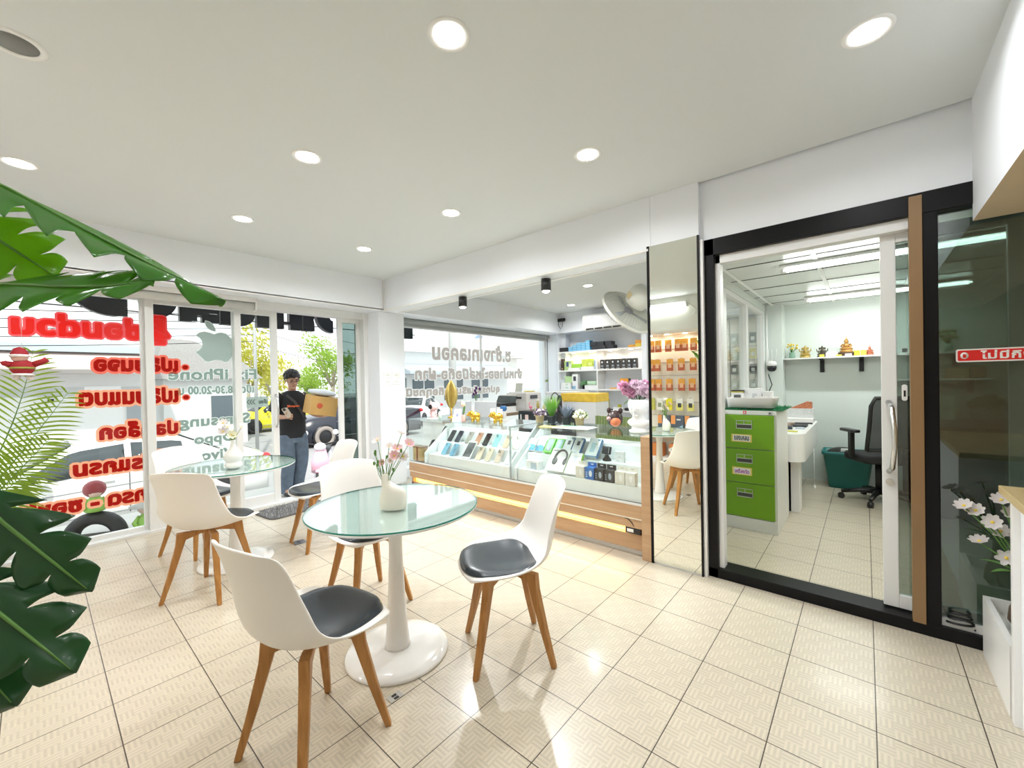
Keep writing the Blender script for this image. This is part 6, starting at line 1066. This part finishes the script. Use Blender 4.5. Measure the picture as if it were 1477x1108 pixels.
def car(name, label, cat, loc, rz, paint, prof, L, wb, wheels, r, glassrng, tail=True, hw=.86):
    """prof: stations (s, belt height, top height, half width at top); s runs from the nose; local -y is the nose, +x is the side the shop sees"""
    t = thing(name, label, cat, loc, rz); rows = []; gl = mat('car_glass', (.03, .04, .045), .08, spec=.8)
    for s, zb, zt, wt in prof:
        e = min(1, .80 + .20 * math.sin(PI * min(1, s / L)) ** .35) ; w = hw * e; rows.append([V((q * x, s - L / 2, z)) for q, x, z in ((-1, w * .93, .20), (-1, w, .45), (-1, w * .985, zb), (-1, wt * e, zt - .03), (-1, wt * e * .8, zt), (1, 0, zt + .015), (1, wt * e * .8, zt), (1, wt * e, zt - .03), (1, w * .985, zb), (1, w, .45), (1, w * .93, .20))])
    n = len(rows); mb = MB().grid(rows, closed=True); mb.f += [list(range(11)), list(range((n - 1) * 11, n * 11))]; mb.m += [0, 0]; mb.sm += [False, False]; mb.build('body', paint, t)
    def side(s):
        for (a, b) in zip(prof, prof[1:]):
            if a[0] <= s <= b[0]: f = (s - a[0]) / (b[0] - a[0]); return [a[i] + (b[i] - a[i]) * f for i in range(4)]
    for (a, b) in glassrng:
        for q in (-1, 1):
            lo, hi = [], []
            for k in range(9):
                s = a + (b - a) * k / 8; _, zb, zt, wt = side(s); e = min(1, .80 + .20 * math.sin(PI * min(1, s / L)) ** .35); zz0 = zb + .03; zz1 = max(zz0 + .01, zt - .09); f0 = (zz0 - zb) / max(.05, zt - .03 - zb); f1 = (zz1 - zb) / max(.05, zt - .03 - zb); X_ = lambda f: hw * e * .985 + (wt * e - hw * e * .985) * f + .008
                lo.append(V((q * X_(f0), s - L / 2, zz0))); hi.append(V((q * X_(f1), s - L / 2, zz1)))
            MB().grid([lo, hi]).build('side_window', gl, t, solid=.006)
    def strip(i, j, nm):
        A, Bp = prof[i], prof[j]; rr = [[V((u * (A[3] if z == 0 else Bp[3]) * .86, (A[0] if z == 0 else Bp[0]) - L / 2, (A[2] if z == 0 else Bp[2]) + .022 - .01 * abs(u))) for u in (-1, -.5, 0, .5, 1)] for z in (0, 1)]; MB().grid(rr).build(nm, gl, t, solid=.006)
    strip(wb[0], wb[1], 'windscreen'); strip(wb[2], wb[3], 'rear_window')
    for s in wheels:
        for q in (-1, 1): MB().lathe([(r * 1.10, -.03), (r * 1.14, .0), (r * 1.10, .03), (.0001, .03)], 30).xf(Matrix.Translation((q * (hw - .02), s - L / 2, r)) @ Matrix.Rotation(PI / 2, 4, 'Y')).build('wheel_arch', M_BLACK, t); wheel(t, V((q * (hw - .06), s - L / 2, r)), r, .20, side=1 if q > 0 else -1)
    for q in (-1, 1):
        MB().sph((q * (hw - .13), L / 2 - .06, prof[-2][1] - .06), (.16, .07, .08), 12, 8).build('tail_lamp', mat('lamp_red', (.6, .02, .03), .2), t); MB().sph((q * (hw - .16), -L / 2 + .10, .66), (.17, .12, .07), 12, 8).build('headlamp', mat('lamp_clear', (.8, .8, .82), .1), t); MB().sph((q * (hw + .09), glassrng[0][0] + .10 - L / 2, prof[wb[0]][1] + .06), (.10, .06, .07), 12, 8).build('mirror', paint, t)
        for s in (glassrng[0][1] - .22, glassrng[-1][1] - .45): MB().cbx((q * (hw * 1.0 + .006), s - L / 2, .86), (.03, .17, .028)).build('door_handle', M_STEEL if paint.name != 'paint_white' else paint, t)
    def xw(s, z):
        _, zb, zt, wt = side(s); e = min(1, .80 + .20 * math.sin(PI * min(1, s / L)) ** .35); return hw * e * (.93 + .07 * min(1, (z - .2) / .25)) + .004 if z < .45 else hw * e * (1 - .015 * (z - .45) / max(.1, zb - .45)) + .004
    for s in (glassrng[0][0] - .22, glassrng[0][1] + .04, glassrng[-1][1] - .12):
        zb = side(s)[1]; MB().tube([(xw(s, z), s - L / 2, z) for z in [.32 + (zb - .34) * k / 8 for k in range(9)]], .006, 4).build('door_seam', M_BLACK, t)
    for zf, rr in ((.80, .007), (.36, .012)): MB().tube([(xw(s, zf * (1 if zf < .5 else side(s)[1])) , s - L / 2, zf * (1 if zf < .5 else side(s)[1])) for s in [wheels[0] + .42 + (wheels[1] - wheels[0] - .84) * k / 10 for k in range(11)]], rr, 5).build('body_line', mat('seam_grey', (.35, .36, .37), .4), t)
    return t
WHITE = mat('paint_white', (.86, .86, .85), .12, var=.01, coat=.5)
SED = [(0, .50, .56, .55), (.08, .62, .66, .66), (.5, .74, .80, .72), (1.05, .86, .93, .72), (1.28, .90, 1.02, .66), (1.85, .93, 1.40, .58), (2.5, .96, 1.475, .60), (3.1, .98, 1.44, .58), (3.75, 1.0, 1.10, .62), (4.15, 1.0, 1.07, .66), (4.42, .94, .97, .66), (4.5, .62, .70, .6)]
car('sedan_car', 'white sedan parked close outside, behind the red lettering', 'car', (-8.16, -.05, GZ), 0, WHITE, SED, 4.5, (4, 5, 7, 8), (.85, 3.55), .32, ((1.45, 2.42), (2.50, 3.52)))
YEL = mat('paint_yellow', (.80, .70, .03), .2, coat=.4); HAT = [(0, .55, .60, .5), (.1, .68, .72, .62), (.6, .80, .86, .68), (1.0, .90, 1.0, .66), (1.6, .95, 1.44, .58), (2.4, .98, 1.50, .60), (3.3, 1.0, 1.46, .58), (3.75, 1.0, 1.12, .62), (3.95, .96, 1.0, .64), (4.05, .6, .66, .6)]
car('hatchback_car', 'bright yellow hatchback across the street', 'car', (-21.2, 7.0, GZ), math.radians(8), YEL, HAT, 4.05, (3, 4, 6, 7), (.75, 3.2), .33, ((1.25, 2.3), (2.38, 3.4)))
NAVY = mat('paint_navy', (.012, .016, .027), .25, coat=.4); PICK = [(0, .62, .70, .6), (.1, .85, .92, .7), (.6, 1.0, 1.08, .78), (1.25, 1.08, 1.14, .78), (1.45, 1.12, 1.25, .72), (2.0, 1.14, 1.72, .62), (2.9, 1.16, 1.78, .64), (3.55, 1.16, 1.70, .62), (3.62, 1.14, 1.16, .86), (3.7, 1.12, 1.13, .90), (5.2, 1.12, 1.13, .90), (5.28, .6, .66, .85)]
car('pickup_truck', 'dark blue pickup truck parked beyond the doorway', 'pickup', (-14.1, 7.65, GZ), 0, NAVY, PICK, 5.28, (4, 5, 7, 8), (.95, 4.05), .38, ((1.6, 2.5), (2.6, 3.45)), hw=.92)
for wh in [o for o in bpy.data.objects if o.name.startswith('wheel') and o.parent and o.parent.name == 'pickup_truck' and o.data.materials[0] == M_TYRE]: wh.data.materials[0] = mat('tyre_dusty', (.30, .27, .24), .8)
car('sedan_car', 'small pale car far away behind the display window plants', 'car', (-17.6, 13.2, GZ), math.radians(35), WHITE, SED, 4.5, (4, 5, 7, 8), (.85, 3.55), .32, ((1.45, 2.42), (2.50, 3.52)))
# scooter
t = thing('scooter', 'pink and white motor scooter parked outside the doorway', 'scooter', (-7.7, 3.38, GZ), math.radians(58)); PKP = mat('paint_pink', (.85, .45, .55), .25, coat=.4); SW = mat('paint_pale', (.86, .86, .88), .2, coat=.4); 
for y, nm in ((-.58, 'front'), (.58, 'rear')): wheel(t, V((0, y, .24)), .24, .10)
MB().tube([(0, -.40, .45), (0, -.36, .30), (0, -.1, .26), (0, .15, .30), (0, .5, .50), (0, .85, .72)], [.13, .14, .12, .14, .17, .07], 14).build('body', SW, t); MB().tube([(0, -.52, .42), (0, -.42, .62), (0, -.36, .88)], [.17, .18, .10], 14).build('front_shield', PKP, t); MB().tube([(0, .0, .74), (0, .3, .78), (0, .72, .80)], [.10, .13, .09], 12, flat=.45).build('seat', M_BLACK, t); MB().tube([(-.32, -.28, 1.0), (0, -.36, .95), (.32, -.28, 1.0)], .018, 8).build('handlebar', M_BLACK, t); MB().sph((0, -.45, .93), (.12, .08, .09)).build('headlamp', mat('lamp_clear', (0, 0, 0)), t)
for s in (-.26, .26): o = MB().cyl((s, -.30, 1.0), (s * 1.15, -.33, 1.18), .006, n=6).build('mirror_stalk', M_BLACK, t); MB().lathe([(.055, -.01), (.06, 0), (.055, .01), (.0001, .012)], 18).xf(Matrix.Translation((s * 1.15, -.33, 1.22)) @ Matrix.Rotation(PI / 2, 4, 'X')).build('mirror', M_PAPER, o)
MB().tube([(0, -.5, .5), (0, -.58, .26)], .03, 8).build('fork', M_BLACK, t); MB().sph((0, -.60, .46), (.08, .16, .05)).build('mudguard', PKP, t)
# tyre planter with two garden dolls on the porch
t = thing('tyre_arch', 'half buried black tyre standing as an arch outside the glass', 'tyre', (-4.31, -.42, -.15), math.atan2(.42, .20)); rows = []
for k in range(25):
    a = PI * k / 24; c = V((.185 * math.cos(a), 0, .185 * math.sin(a))); u = V((math.cos(a), 0, math.sin(a))); rows.append([c + u * (.062 * math.cos(2 * PI * j / 14)) + V((0, .085 * math.sin(2 * PI * j / 14), 0)) for j in range(14)])
MB().grid(rows, closed=True).build('tyre', M_TYRE, t); B(-.28, -.12, -.01, .28, .12, .004).build('soil', mat('soil_dark', (.05, .04, .03), .9), t)
def doll(loc, label, hair, dress, hat=None, s=1.0):
    t = thing('garden_doll', label, 'garden figurine', loc); sk = mat('doll_skin', (.78, .55, .48), .4); MB().lathe([(.075 * s, 0), (.085 * s, .03 * s), (.065 * s, .10 * s), (.035 * s, .145 * s)], 20).build('dress', dress, t); MB().sph((0, 0, .20 * s), .07 * s).build('head', sk, t)
    if hat: MB().lathe([(.12 * s, .205 * s), (.125 * s, .212 * s), (.06 * s, .235 * s), (.045 * s, .29 * s), (.0001, .30 * s)], 22).build('hat', hat, t)
    else: MB().sph((-.012 * s, 0, .215 * s), (.085 * s, .088 * s, .085 * s)).build('hair', hair, t)
    for q in (-1, 1): MB().tube([(0, q * .05 * s, .12 * s), (.02, q * .09 * s, .07 * s), (.05 * s, q * .07 * s, .03 * s)], .018 * s, 8).build('arm', dress, t)
    return t
DG = mat('doll_green', (.30, .55, .10), .4); q = doll((-4.31, -.42, .105), 'garden doll with dark red hair and a green dotted dress on the tyre', mat('doll_red', (.30, .04, .05), .25), DG)
for k in range(9): a = k * .7; MB().sph((.072 * math.cos(a), .072 * math.sin(a), .04 + .03 * (k % 2)), .009, 8, 6).build('dress_dot', M_PAPER, q)
q = doll((-4.20, -.05, .0), 'garden doll with a grey brimmed hat and pink bag beside the tyre', DG, DG, mat('doll_hat', (.55, .56, .55), .5)); MB().sph((.03, .075, .07), (.06, .05, .075)).build('pink_bag', mat('doll_pink', (.85, .25, .42), .4), q); bpy.data.objects[q.name].location.z = -.15; q.scale = (1.15, 1.15, 1.15)
# buildings
PLA = mat('plaster_bright', (.82, .82, .80), .8, var=.04, vscale=1.5)
b = thing('shop_building', 'long low white building across the street with a tiled awning', 'building', (-13.0, -4.2, GZ)); B(-6, -8, 0, 0, 5.35, 3.15).build('wall', PLA, b); B(-.25, -8.2, 3.15, .25, 5.5, 3.32).build('gutter', mat('gutter_blue', (.42, .50, .54), .6), b); B(-6, -8.2, 3.32, .1, 5.5, 5.6).build('upper_wall', PLA, b); MB().prism([(0, 3.15), (1.0, 2.75), (1.0, 2.71), (0, 3.08)], -8, 5.4, 'y').build('awning', mat('awning_rose', (.78, .62, .58), .7, var=.1, vscale=20), b); B(0, -8, 2.1, .04, 5.35, 2.30).build('grey_band', mat('band_grey', (.55, .57, .57), .7, var=.2, vscale=4), b); B(0, -8, 2.28, .03, 5.35, 2.62).build('shutter_box', mat('shutter_grey', (.70, .70, .69), .6), b)
for k in range(9): B(.03, -6 + 1.2 * k, 1.98, .06, -5.9 + 1.2 * k, 2.04).build('shutter_bolt', M_BLACK, b)
B(0, 4.95, 1.15, .05, 5.25, 2.2).build('door', mat('door_slate', (.35, .38, .40), .5), b); s = B(.0, 4.2, 2.05, .05, 4.85, 2.32).build('notice_board', M_PAPER, b); fit_text('089 3217679', lambda a, c: V((.053, 4.52 - a, 2.12 + c)), .5, .08).build('notice_writing', M_BLACK, s)
b = thing('gable_house', 'house with a grey tiled gable roof between the letters and the apple decal', 'building', (-17.5, 3.4, GZ)); B(-4, -1.2, 0, 0, 1.4, 2.6).build('wall', PLA, b); MB().prism([(-1.6, 2.55), (1.9, 2.55), (1.2, 3.2), (-.4, 3.95), (-1.2, 4.0)], -4.4, .35, 'x').build('roof', mat('roof_grey', (.42, .40, .39), .8, var=.25, vscale=25), b); B(0, .2, .9, .04, 1.0, 1.9).build('window', mat('window_dark', (.12, .15, .17), .2), b)
b = thing('awning_shop', 'white shop house with a blue grey awning seen through the display window', 'building', (-20.5, 19, GZ)); B(-3, -5.4, 0, 0, 5.2, 4.2).build('wall', PLA, b); MB().prism([(0, 3.45), (1.6, 2.95), (1.6, 2.78), (0, 2.75)], -5.3, 5.2, 'y').build('awning', mat('awning_blue', (.44, .50, .57), .7), b)
for k in range(3): o = B(0, -4.0 + 2.6 * k, 1.0, .05, -2.3 + 2.6 * k, 2.45).build('window', mat('window_dark', (0, 0, 0)), b); B(.05, -3.2 + 2.6 * k, 1.0, .07, -3.12 + 2.6 * k, 2.45).build('glazing_bar', M_PAPER, o); B(.05, -4.0 + 2.6 * k, 1.7, .07, -2.3 + 2.6 * k, 1.78).build('glazing_bar', M_PAPER, o)
B(0, -5.35, .2, .06, -4.5, 2.55).build('door', mat('door_green', (.20, .25, .25), .5), b); MB().prism([(-6.6, 4.2), (6.0, 4.2), (5.2, 4.45), (-5.8, 4.45)], -3.2, .6, 'x').build('eave', mat('eave_pale', (.75, .72, .70), .7), b)
b = thing('far_house', 'far pale house with a low red brown gable behind the display window', 'building', (-26, 26, GZ)); B(-5, -5.4, 0, 0, 6, 4.6).build('wall', PLA, b); MB().prism([(-7, 4.5), (7, 4.5), (0.6, 6.3)], -5.5, .8, 'x').build('roof', mat('roof_rose', (.72, .62, .58), .8), b)
for k in range(2): B(0, -2.2 + 3.6 * k, 3.0, .06, -.6 + 3.6 * k, 4.2).build('window', mat('window_grey', (.40, .42, .42), .3), b)
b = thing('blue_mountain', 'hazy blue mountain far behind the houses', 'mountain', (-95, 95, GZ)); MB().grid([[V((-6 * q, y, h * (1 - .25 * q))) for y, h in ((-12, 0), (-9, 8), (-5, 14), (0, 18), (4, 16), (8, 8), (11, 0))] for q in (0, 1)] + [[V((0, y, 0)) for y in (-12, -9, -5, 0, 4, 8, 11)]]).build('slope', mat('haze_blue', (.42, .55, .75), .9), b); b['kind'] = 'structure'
t = thing('garden_wall', 'low white garden wall with a green railing behind the standing person', 'wall', (-35.5, 11.5, GZ)); B(-.1, -6, 0, .1, 6, 1.35).build('wall_body', PLA, t); mb = MB()
for k in range(28): mb.bx(-.02, -5.9 + .42 * k, 1.35, .02, -5.85 + .42 * k, 1.9)
mb.bx(-.03, -6, 1.86, .03, 6, 1.92); mb.build('railing', mat('rail_olive', (.35, .42, .25), .6), t, weld=False)
def tree(loc, h, R, label, seed, c1, c2, n=2600):
    t = thing('street_tree', label, 'tree', loc, group='trees across the street'); r = random.Random(seed); MB().tube([(0, 0, 0), (.1, .05, h * .3), (0, .1, h * .62)], [.16, .12, .07], 10).build('trunk', mat('trunk_pale', (.42, .38, .30), .9), t)
    for k in range(5): a = k * 1.3; MB().tube([(.05, .05, h * .35), (R * .4 * math.cos(a), R * .4 * math.sin(a), h * .6), (R * .7 * math.cos(a), R * .7 * math.sin(a), h * .8)], [.07, .045, .02], 7).build('branch', mat('trunk_pale', (0, 0, 0)), t)
    cl = [V((r.gauss(0, R * .45), r.gauss(0, R * .45), h * .68 + r.gauss(0, R * .42))) for _ in range(26)]; mb = MB()
    for _ in range(n):
        c = r.choice(cl) + V((r.gauss(0, .34), r.gauss(0, .34), r.gauss(0, .26))) * (R / 1.8); d = V((r.gauss(0, 1), r.gauss(0, 1), r.gauss(0, 1))).normalized(); e = d.orthogonal().normalized(); f = d.cross(e); s = r.uniform(.07, .13); mb.add([c - e * s * .5, c + f * s, c + e * s * .5, c - f * s], [(0, 1, 2, 3)])
    mb.build('foliage', leafmat('tree_%d' % seed, c1, c2, .6, .5), t, weld=False)
tree((-23, 6.4, GZ), 5.2, 1.7, 'yellow green tree beyond the yellow car, behind the door edge', 1, (.42, .42, .06), (.75, .70, .10)); tree((-27, 9.0, GZ), 4.4, 1.4, 'smaller yellow green tree beside the tree beyond the yellow car', 2, (.45, .45, .08), (.8, .75, .15), 1800); tree((-26.5, 12.6, GZ), 5.6, 1.8, 'bright green tree above the cardboard box', 3, (.22, .36, .05), (.5, .7, .12)); tree((-31.5, 13.2, GZ), 3.6, 1.3, 'low green bushy tree behind the garden wall', 4, (.28, .42, .06), (.55, .75, .15), 1600)
for x, y, r_, lb in ((-12, 3.42, .045, 'slim pale utility pole beyond the sliding door'), (-11, 10.1, .15, 'thick grey utility pole seen through the display window'), (-18.5, 12.0, .08, 'far utility pole above the pickup truck')):
    t = thing('utility_pole', lb, 'utility pole', (x, y, GZ)); MB().cyl((0, 0, 0), (0, 0, 8), r_ * 1.1, r_ * .8, 14).build('pole', mat('pole_grey', (.50, .50, .49), .8), t); B(-.05, -.8, 6.9, .05, .8, 7.0).build('cross_arm', mat('pole_grey', (0, 0, 0)), t)
mb = MB()
def wires(name, label, p0, p1, n, dz, sag):
    t = thing(name, label, 'cable', (0, 0, 0))
    for k in range(n): a, c = V(p0) + V((0, 0, dz * k)), V(p1) + V((0, 0, dz * k * 1.15)); MB().tube([a.lerp(c, i / 12) - V((0, 0, sag * 4 * (i / 12) * (1 - i / 12))) for i in range(13)], .009, 4).build('wire', M_BLACK, t)
wires('street_cables', 'thin black cables sagging in front of the white building', (-11.3, -8, 2.0), (-12, 3.4, 2.6), 5, .17, .15); wires('street_cables', 'thin black cables from the slim pole to the far pole', (-12, 3.42, 2.5), (-18.5, 12.0, 2.3), 3, .45, .25)
# ================================================================ the person at the door
def skin_mesh(name, joints, bones, m, parent=None, root=0, sub=2, smooth=True):
    names = list(joints); me = bpy.data.meshes.new(name); me.from_pydata([joints[n][:3] for n in names], [(names.index(a), names.index(b)) for a, b in bones], []); o = bpy.data.objects.new(name, me); COL.objects.link(o); o.parent = parent
    md = o.modifiers.new('skin', 'SKIN'); md.use_smooth_shade = True; sv = me.skin_vertices[0].data
    for i, n in enumerate(names): r = joints[n][3]; sv[i].radius = (r, r) if not isinstance(r, tuple) else r; sv[i].use_root = (i == root)
    ms = o.modifiers.new('sub', 'SUBSURF'); ms.levels = sub; ms.render_levels = sub; me.materials.append(m); return o
PX0, PY0, PZ0 = -4.30, 1.44, -.15
person = thing('person', 'person in a black t-shirt and blue jeans carrying a box and looking at a phone', 'person', (PX0, PY0, PZ0))
SKIN = mat('skin_tan', (.52, .30, .20), .5, var=.03); HAIR = mat('hair_black', (.012, .010, .009), .5, var=.3, vscale=60); SHIRT = mat('shirt_black', (.014, .014, .016), .8, var=.2, vscale=20); JEAN = mat('denim_blue', (.115, .155, .205), .8, var=.45, vscale=14, bump=.1, bscale=300)
J = {'pelvis': (0, 0, .86, .105), 'belly': (.0, 0, 1.0, .105), 'chest': (0, 0, 1.20, .115), 'collar': (.005, 0, 1.34, .062), 'neck': (.015, -.005, 1.41, .046), 'jaw': (.045, -.005, 1.475, .058), 'mid': (.035, -.005, 1.545, .082), 'crown': (.025, -.005, 1.615, .070),
     'r_sh': (0, -.165, 1.325, .052), 'r_el': (.02, -.235, 1.075, .040), 'r_fa': (.13, -.205, 1.055, .034), 'r_wr': (.215, -.165, 1.055, .027), 'r_palm': (.262, -.150, 1.065, .030),
     'l_sh': (0, .165, 1.325, .052), 'l_el': (.03, .235, 1.075, .040), 'l_fa': (.12, .275, 1.045, .034), 'l_wr': (.20, .31, 1.035, .027), 'l_palm': (.25, .335, 1.035, .030),
     'r_hip': (0, -.09, .82, .088), 'r_kn': (.07, -.085, .47, .058), 'r_an': (-.03, -.09, .10, .038), 'r_toe': (.09, -.10, .045, .034), 'l_hip': (0, .09, .82, .088), 'l_kn': (.06, .085, .46, .058), 'l_an': (-.08, .075, .11, .038), 'l_toe': (.04, .085, .045, .034)}
BN = [('pelvis', 'belly'), ('belly', 'chest'), ('chest', 'collar'), ('collar', 'neck'), ('neck', 'jaw'), ('jaw', 'mid'), ('mid', 'crown'), ('chest', 'r_sh'), ('r_sh', 'r_el'), ('r_el', 'r_fa'), ('r_fa', 'r_wr'), ('r_wr', 'r_palm'), ('chest', 'l_sh'), ('l_sh', 'l_el'), ('l_el', 'l_fa'), ('l_fa', 'l_wr'), ('l_wr', 'l_palm'), ('pelvis', 'r_hip'), ('r_hip', 'r_kn'), ('r_kn', 'r_an'), ('r_an', 'r_toe'), ('pelvis', 'l_hip'), ('l_hip', 'l_kn'), ('l_kn', 'l_an'), ('l_an', 'l_toe')]
def finger(tag_, palm, pts, r=.0085):
    prev = palm
    for i, p in enumerate(pts): J[tag_ + str(i)] = p + (r * (1 - .08 * i),); BN.append((prev, tag_ + str(i))); prev = tag_ + str(i)
# right hand wrapped round the phone: fingers in front, thumb on the near side
for k in range(4): z = 1.085 - .018 * k; finger('rf%d' % k, 'r_palm', [(.272, -.122, z), (.300, -.112, z + .004), (.312, -.136, z + .006)] if k < 3 else [(.268, -.124, z), (.292, -.116, z), (.302, -.136, z)])
finger('rt', 'r_palm', [(.262, -.178, 1.085), (.285, -.182, 1.108), (.292, -.172, 1.125)], .0095)
# left hand flat under the box
for k in range(4): y = .313 + .020 * k; finger('lf%d' % k, 'l_palm', [(.275, y, 1.045), (.305 - .004 * abs(k - 1.5), y + .004, 1.050), (.330 - .008 * abs(k - 1.5), y + .006, 1.054)])
finger('lt', 'l_palm', [(.250, .298, 1.045), (.270, .275, 1.054), (.284, .263, 1.058)], .0095)
NK = V((.0, -.005, 1.40)); HR = Matrix.Translation(NK) @ Matrix.Rotation(math.radians(17), 4, 'Y') @ Matrix.Rotation(math.radians(6), 4, 'X') @ Matrix.Translation(-NK)
for k in ('jaw', 'mid', 'crown'): J[k] = tuple(HR @ V(J[k][:3])) + (J[k][3],)
skin_mesh('body', J, BN, SKIN, person)
def rings(spec, n=20): return [[V((cx + b_ * math.cos(2 * PI * k / n), cy + a_ * math.sin(2 * PI * k / n), z)) for k in range(n)] for z, a_, b_, cx, cy in spec]
mb = MB().grid(rings([(.765, .166, .118, .0, 0), (.80, .172, .124, .0, 0), (.92, .160, .118, .004, 0), (1.05, .162, .118, .006, 0), (1.16, .176, .122, .004, 0), (1.26, .186, .116, 0, 0), (1.325, .168, .098, 0, 0), (1.365, .115, .078, .0, 0), (1.385, .066, .062, .008, 0)]), closed=True)
for q, sg in (('r', -1), ('l', 1)): mb.tube([(0, sg * .13, 1.315), (.004, sg * .185, 1.285), (.012, sg * .212, 1.21), (.016, sg * .228, 1.125)], [.060, .068, .066, .064], 14, False)
mb.build('shirt', SHIRT, person, weld=False, sub=1)
mb = MB().grid(rings([(.70, .150, .112, 0, 0), (.80, .158, .116, 0, 0), (.92, .150, .110, 0, 0)]), closed=True)
for q, sg in (('r', -1), ('l', 1)):
    kn, an = J[q + '_kn'], J[q + '_an']; mb.tube([(0, sg * .075, .80), (.012, sg * .082, .70), (.05, sg * .086, .57), (kn[0] + .005, kn[1], .46), (kn[0] * .6 + an[0] * .4, kn[1], .32), (an[0] + .004, an[1], .15), (an[0], an[1], .045)], [.100, .102, .092, .080, .078, .080, .086], 16, False)
mb.build('jeans', JEAN, person, weld=False, sub=1)
for s, (ax, ay) in (('r', (-.03, -.09)), ('l', (-.08, .077))): skin_mesh('shoe', {'a': (ax - .04, ay, .05, .048), 'b': (ax + .06, ay, .045, .048), 'c': (ax + .16, ay, .035, .036)}, [('a', 'b'), ('b', 'c')], M_BLACK, person)
# hair, face
mb = MB(); rows = []
for i in range(9):
    th = PI * .60 * i / 8; rows.append([V((.018 + (.098 + (.012 if i < 4 else 0)) * math.sin(th) * math.cos(a) * (1 - .22 * max(0, math.cos(a)) * (i / 8) ** 2), -.005 + .096 * math.sin(th) * math.sin(a), 1.572 + .108 * math.cos(th) + (.055 * (i / 8) ** 2 * max(0, math.cos(a)) ** .6))) for a in [2 * PI * k / 20 for k in range(20)]])
mb.grid(rows, closed=True); r = random.Random(6)
for k in range(46):
    th = r.uniform(.1, 1.5); a = r.uniform(0, 2 * PI); d = V((math.sin(th) * math.cos(a), math.sin(th) * math.sin(a), math.cos(th)))
    if d.z < .35 and d.x > .55: d.z = .5
    c_ = V((.018, -.005, 1.574)) + V((d.x * .094, d.y * .092, d.z * .106)); g_ = V((.55, -.5, -.5)); g_ = (g_ - d * g_.dot(d)).normalized(); mb.sph(tuple(c_), (.014, .014, .034), 8, 6, V((0, 0, 1)).rotation_difference(g_).to_matrix())
mb.build('hair', HAIR, person, weld=False)
mb = MB(); mb.sph((.118, -.005, 1.523), (.018, .013, .022), 10, 8); mb.sph((.108, -.005, 1.487), (.010, .024, .008), 10, 6); mb.sph((.026, -.088, 1.53), (.014, .008, .026), 8, 6); mb.sph((.026, .078, 1.53), (.014, .008, .026), 8, 6); mb.sph((.085, -.005, 1.452), (.03, .028, .022), 10, 8); mb.build('face', SKIN, person, weld=False)
MB().sph((.112, -.005, 1.484), (.009, .020, .004), 10, 6).build('lips', mat('lip_rose', (.42, .18, .15), .5), person)
for s in (-1, 1): MB().sph((.106, -.005 + s * .033, 1.543), (.010, .014, .006), 10, 6).build('eye', M_BLACK, person); MB().sph((.108, -.005 + s * .033, 1.568), (.008, .022, .005), 10, 5).build('eyebrow', HAIR, person); 
mb = MB()
for s in (-1, 1): mb.tube([(.124, -.005 + s * .035 + .026 * math.cos(a), 1.540 + .020 * math.sin(a)) for a in [2 * PI * k / 16 for k in range(17)]], .002, 5); mb.tube([(.122, -.005 + s * .06, 1.545), (.03, -.005 + s * .090, 1.548)], .002, 5)
mb.tube([(.126, -.014, 1.543), (.126, .004, 1.543)], .002, 5); mb.build('glasses', mat('glasses_frame', (.1, .09, .09), .3, .5), person, weld=False)
for o in person.children:
    if o.name.split('.')[0] in ('hair', 'face', 'lips', 'eye', 'eyebrow', 'glasses'): o.matrix_local = HR
# strap and shirt print
MB().tube([(.085, -.10, 1.33), (.135, -.02, 1.24), (.15, .05, 1.12), (.145, .11, 1.0)], .018, 8, flat=.3, up=(1, 0, 0)).build('bag_strap', mat('strap_grey', (.05, .05, .05), .8), person)
fit_text('Shopee', lambda a, b: V((.158 - .3 * a * a, -.045 + a, 1.185 + b)), .15, .036, .001).build('shirt_print', mat('print_orange', (.85, .16, .05), .6), person); 
# held things
t = thing('smartphone', 'beige smartphone held up in the hand of the person', 'phone', (PX0 + .283, PY0 - .150, PZ0 + 1.075), rot=(math.radians(14), math.radians(-38), 0)); MB().prism(rrect(.074, .152, .011, 4, 0, .045), 0, .009, 'x').build('case', mat('phone_champagne', (.55, .47, .36), .3, .3), t, bevel=.0015); MB().prism(rrect(.034, .036, .008, 3, -.014, .096), .009, .0115, 'x').build('camera_bump', M_BLACK, t)
bx_ = thing('cardboard_box', 'brown cardboard box with a round red print held on one arm', 'box', (PX0 + .335, PY0 + .215, PZ0 + 1.19), rot=(math.radians(-10), math.radians(4), math.radians(-8))); M_CARD = mat('cardboard', (.62, .38, .13), .8, var=.08); B(-.13, -.16, -.12, .17, .17, .12).build('carton', M_CARD, bx_, bevel=.003); MB().lathe([(.026, 0), (.036, 0), (.036, .001), (.026, .001)], 20).xf(Matrix.Translation((.1705, -.05, .0)) @ Matrix.Rotation(PI / 2, 4, 'Y')).build('ring_print', mat('print_brick', (.62, .12, .05), .7), bx_); MB().lathe([(.0001, 0), (.014, 0), (.014, .001)], 16).xf(Matrix.Translation((.1705, -.05, .0)) @ Matrix.Rotation(PI / 2, 4, 'Y')).build('dot_print', mat('print_brick', (0, 0, 0)), bx_); B(-.13, -.012, .12, .171, .018, .1212).build('tape', mat('tape_tan', (.70, .48, .22), .3), bx_)
pb = thing('parcel_bag', 'pale grey plastic parcel bag lying on the cardboard box', 'parcel', (PX0 + .35, PY0 + .235, PZ0 + 1.335), rot=(math.radians(-10), math.radians(4), math.radians(-8))); MB().sph((.02, 0, .018), (.15, .18, .045), 20, 12).build('bag', mat('parcel_grey', (.62, .66, .70), .35, var=.15, vscale=12, bump=.6, bscale=14), pb)
